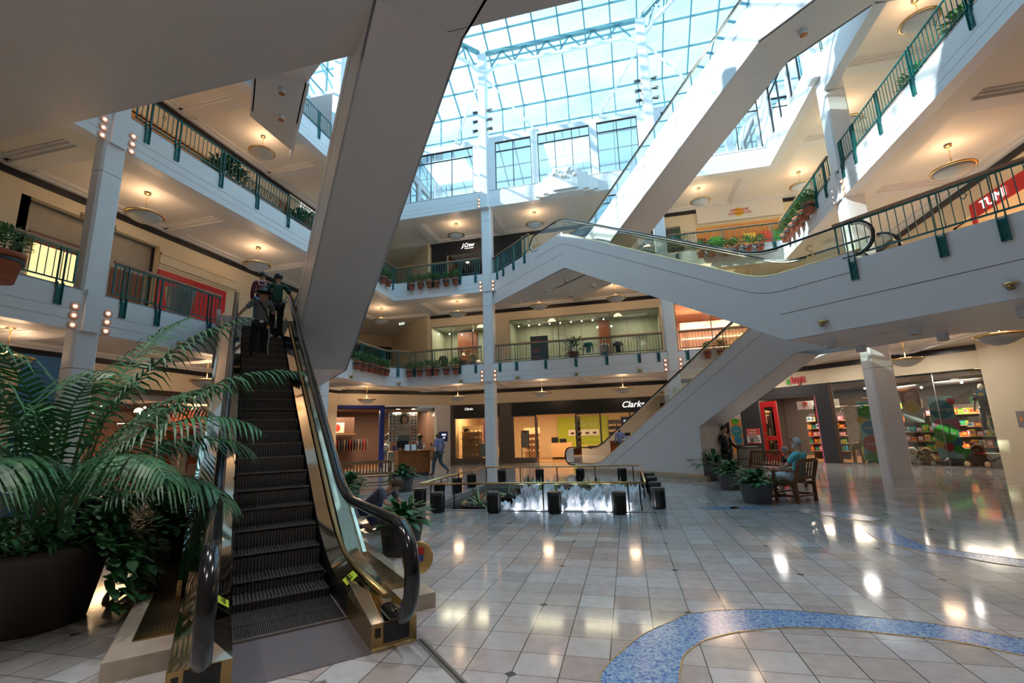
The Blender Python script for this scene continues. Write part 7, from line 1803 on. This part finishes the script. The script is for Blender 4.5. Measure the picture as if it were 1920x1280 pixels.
a = MB(); a.tube([(-.17, .08, .85), (-.19, .07, .6), (-.17, .08, .4), (-.19, .05, .2), (-.17, .06, .05)], .012, 5); a.obj('white_trim', 'shoewhite', t)
a = MB(); a.tube([(-.17, -.02, 1.0), (-.09, .13, 1.2), (.06, .12, 1.42), (.1, .02, 1.47)], .016, 5); a.obj('shoulder_strap', 'black', t)
p = escw(9.2, -.27); z = 4.2
person('person in a dark green tee, black cap and black trousers, hand on the escalator rail', (p.x, p.y, z), ZC,
    stand(1.80, rel=(-.33, .0, 1.18), rwr=(-.42, -.16, 1.02), lkn=(.08, -.06, .52), lan=(.08, .1, .08), ltoe=(.08, -.04, .035), face=(-.7, -.7, 0)), 'skintan', 'teegreen', 'blackcloth', 'shoewhite', 'hairdark', hat='cap')
p = escw(9.95, .07); z = 4.6
t = person('person in a maroon top with white print, highest on the escalator', (p.x, p.y, z), ZC, stand(1.62), 'skintan', 'maroon', 'denim', 'toyblue', 'hairdark', short_sleeve=False)
text('shirt_lettering', 'Cs', .22, 'furwhite', t, (0, .135, 1.28), (R(90), 0, R(180)), .002)
# boy kneeling at the planter
person('child in a grey tee and navy shorts kneeling and reaching over the planter', (-4.42, 8.05, 0), R(77),
    dict(pelvis=(0, .32, .40), chest=(0, .02, .62), neck=(0, -.15, .70), head=(0, -.25, .74), face=(0, -.55, -.83), lsh=(.13, -.08, .66), lel=(.16, -.20, .46), lwr=(.12, -.42, .42), rsh=(-.13, -.08, .66), rel=(-.17, -.20, .46), rwr=(-.10, -.44, .46),
         lhip=(.08, .32, .36), lkn=(.13, .02, .09), lan=(.12, .36, .07), ltoe=(.12, .48, .04), rhip=(-.08, .32, .36), rkn=(-.13, .02, .09), ran=(-.12, .36, .07), rtoe=(-.12, .48, .04)),
    'skinlight', 'teegrey', 'shortnavy', 'black', 'hairbrown', shorts=True, scale=1.06)
t = thing('bag', 'bright lime green bag beside the kneeling child', 'bag', (-4.22, 7.85, 0), R(40)); a = MB(); a.ball((0, 0, .22), (.17, .12, .20), 12); a.tube([(-.1, 0, .36), (-.02, .02, .46), (.08, 0, .36)], .02, 6); a.obj('body', 'limecloth', t, smooth=True)
# walking man
t = person('person in a lavender shirt and grey trousers walking left while looking at a phone', (-7.85, 18.9, 0), R(250),
    stand(1.80, neck=(0, -.03, 1.48), head=(0, -.07, 1.60), lel=(.22, .05, 1.16), lwr=(.16, -.20, 1.22), rel=(-.25, .06, 1.15), rwr=(-.26, -.10, .94), lkn=(.10, -.18, .52), lan=(.10, -.22, .08), ltoe=(.10, -.37, .04), rkn=(-.09, .02, .50), ran=(-.09, .42, .22), rtoe=(-.09, .40, .08), face=(.1, -.9, -.5)),
    'skindark', 'shirtblue', 'slacks', 'shoebrown', 'skindark', short_sleeve=False, hairstyle='none', beard=False)
a = MB(); a.box(.13, .19, -.29, -.28, 1.22, 1.34); ph = a.obj('phone', 'black', None); ph.location = t.location; ph.rotation_euler = t.rotation_euler; tag(ph, 'dark phone held by the walking person in the lavender shirt', 'phone')
a = MB(); a.lathe([(.155, .90), (.16, .94)], 16, None, Matrix.Scale(.78, 4, (0, 1, 0))); a.obj('belt', 'black', t)
# standing woman on the right
t = person('person with dark hair and glasses in a navy jacket, hand at the mouth', (3.12, 16.95, 0), R(48),
    stand(1.66, rel=(-.27, -.02, 1.18), rwr=(-.13, -.16, 1.42), lel=(.30, -.06, 1.14), lwr=(.34, -.28, .98), face=(-.45, -.9, 0)), 'skinlight', 'navycoat', 'blackcloth', 'black', 'hairdark', short_sleeve=False, hairstyle='bun', glasses=True)
t = thing('garment_bag', 'translucent garment bag held by the person in the navy jacket', 'bag', (3.45, 16.75, 0), R(10)); a = MB(); a.prism([(-.04, -.02), (.30, -.02), (.30, .02), (-.04, .02)], .35, 1.05); a.tube([(0, 0, 1.05), (.02, 0, 1.25), (.1, 0, 1.3)], .01, 5); a.obj('body', 'shopgrey', t)
t = thing('litter_bin', 'beige square litter bin behind the slatted bench on the right', 'bin', (3.75, 16.6, 0), R(20)); a = MB(); a.box(-.25, .25, -.25, .25, 0, .95); a.obj('body', 'stonewall', t); a = MB(); a.box(-.27, .27, -.27, .27, .95, 1.0); a.obj('lid', 'shopgrey', t)
# seated man
CH = (3.50, 11.83); CR = R(222)
person('person with a white beard and sunglasses on the head, turquoise shirt, seated in the armchair', (*CH, 0), CR,
    dict(pelvis=(0, .08, .52), chest=(0, .20, .90), neck=(0, .21, 1.08), head=(0, .18, 1.22), face=(.15, -1, -.1), lsh=(.185, .2, 1.0), lel=(.25, .04, .76), lwr=(.06, -.20, .70), rsh=(-.185, .2, 1.0), rel=(-.25, .02, .72), rwr=(-.05, -.24, .66),
         lhip=(.11, .02, .50), lkn=(.20, -.44, .54), lan=(.22, -.42, .09), ltoe=(.25, -.58, .04), rhip=(-.11, .02, .50), rkn=(-.12, -.44, .54), ran=(-.14, -.36, .09), rtoe=(-.15, -.52, .04)),
    'skinlight', 'turquoise', 'shortwhite', 'navycoat', 'hairgrey', shorts=True, beard=True)
t = thing('sunglasses', 'dark sunglasses pushed up on the hair of the seated person in turquoise', 'glasses', (*CH, 0), CR); a = MB()
for s_ in (-1, 1): a.ball((s_*.045, .095, 1.332), (.030, .022, .014), 10); a.tube([(s_*.075, .10, 1.332), (s_*.088, .20, 1.27)], .005, 5)
a.obj('frame', 'black', t)
# second seated person on the bench
person('person with short grey hair sitting on the slatted bench behind the turquoise shirt', (4.22, 14.38, 0), R(-66),
    dict(pelvis=(0, .05, .50), chest=(0, .0, .80), neck=(0, -.06, .94), head=(0, -.12, 1.05), face=(-.4, -.9, -.4), lsh=(.16, -.01, .88), lel=(.2, -.1, .64), lwr=(.08, -.3, .58), rsh=(-.16, -.01, .88), rel=(-.2, -.1, .64), rwr=(-.08, -.3, .58),
         lhip=(.1, 0, .48), lkn=(.12, -.42, .50), lan=(.12, -.38, .09), ltoe=(.12, -.54, .04), rhip=(-.1, 0, .48), rkn=(-.12, -.42, .50), ran=(-.12, -.38, .09), rtoe=(-.12, -.54, .04)),
    'skinlight', 'charcoal', 'shirtgrey', 'navycoat', 'hairgrey', scale=.9)
# third-floor bench sitter
slat_seat('bench', 'wooden bench on the third-floor left wing behind the railing', 'bench', (-12.1, 12.6, FLR[3]), R(-90), 1.9, m='teak')
person('person in a blue shirt leaning forward on the third-floor bench', (-12.1, 12.75, FLR[3]), R(-90),
    dict(pelvis=(0, .05, .50), chest=(0, -.08, .78), neck=(0, -.2, .90), head=(0, -.3, .96), face=(0, -.8, -.6), lsh=(.17, -.12, .86), lel=(.2, -.25, .62), lwr=(.08, -.4, .6), rsh=(-.17, -.12, .86), rel=(-.2, -.25, .62), rwr=(-.08, -.4, .6),
         lhip=(.1, 0, .48), lkn=(.12, -.42, .50), lan=(.12, -.38, .09), ltoe=(.12, -.54, .04), rhip=(-.1, 0, .48), rkn=(-.12, -.42, .50), ran=(-.12, -.38, .09), rtoe=(-.12, -.54, .04)),
    'skintan', 'poloblue', 'black', 'black', 'hairdark')
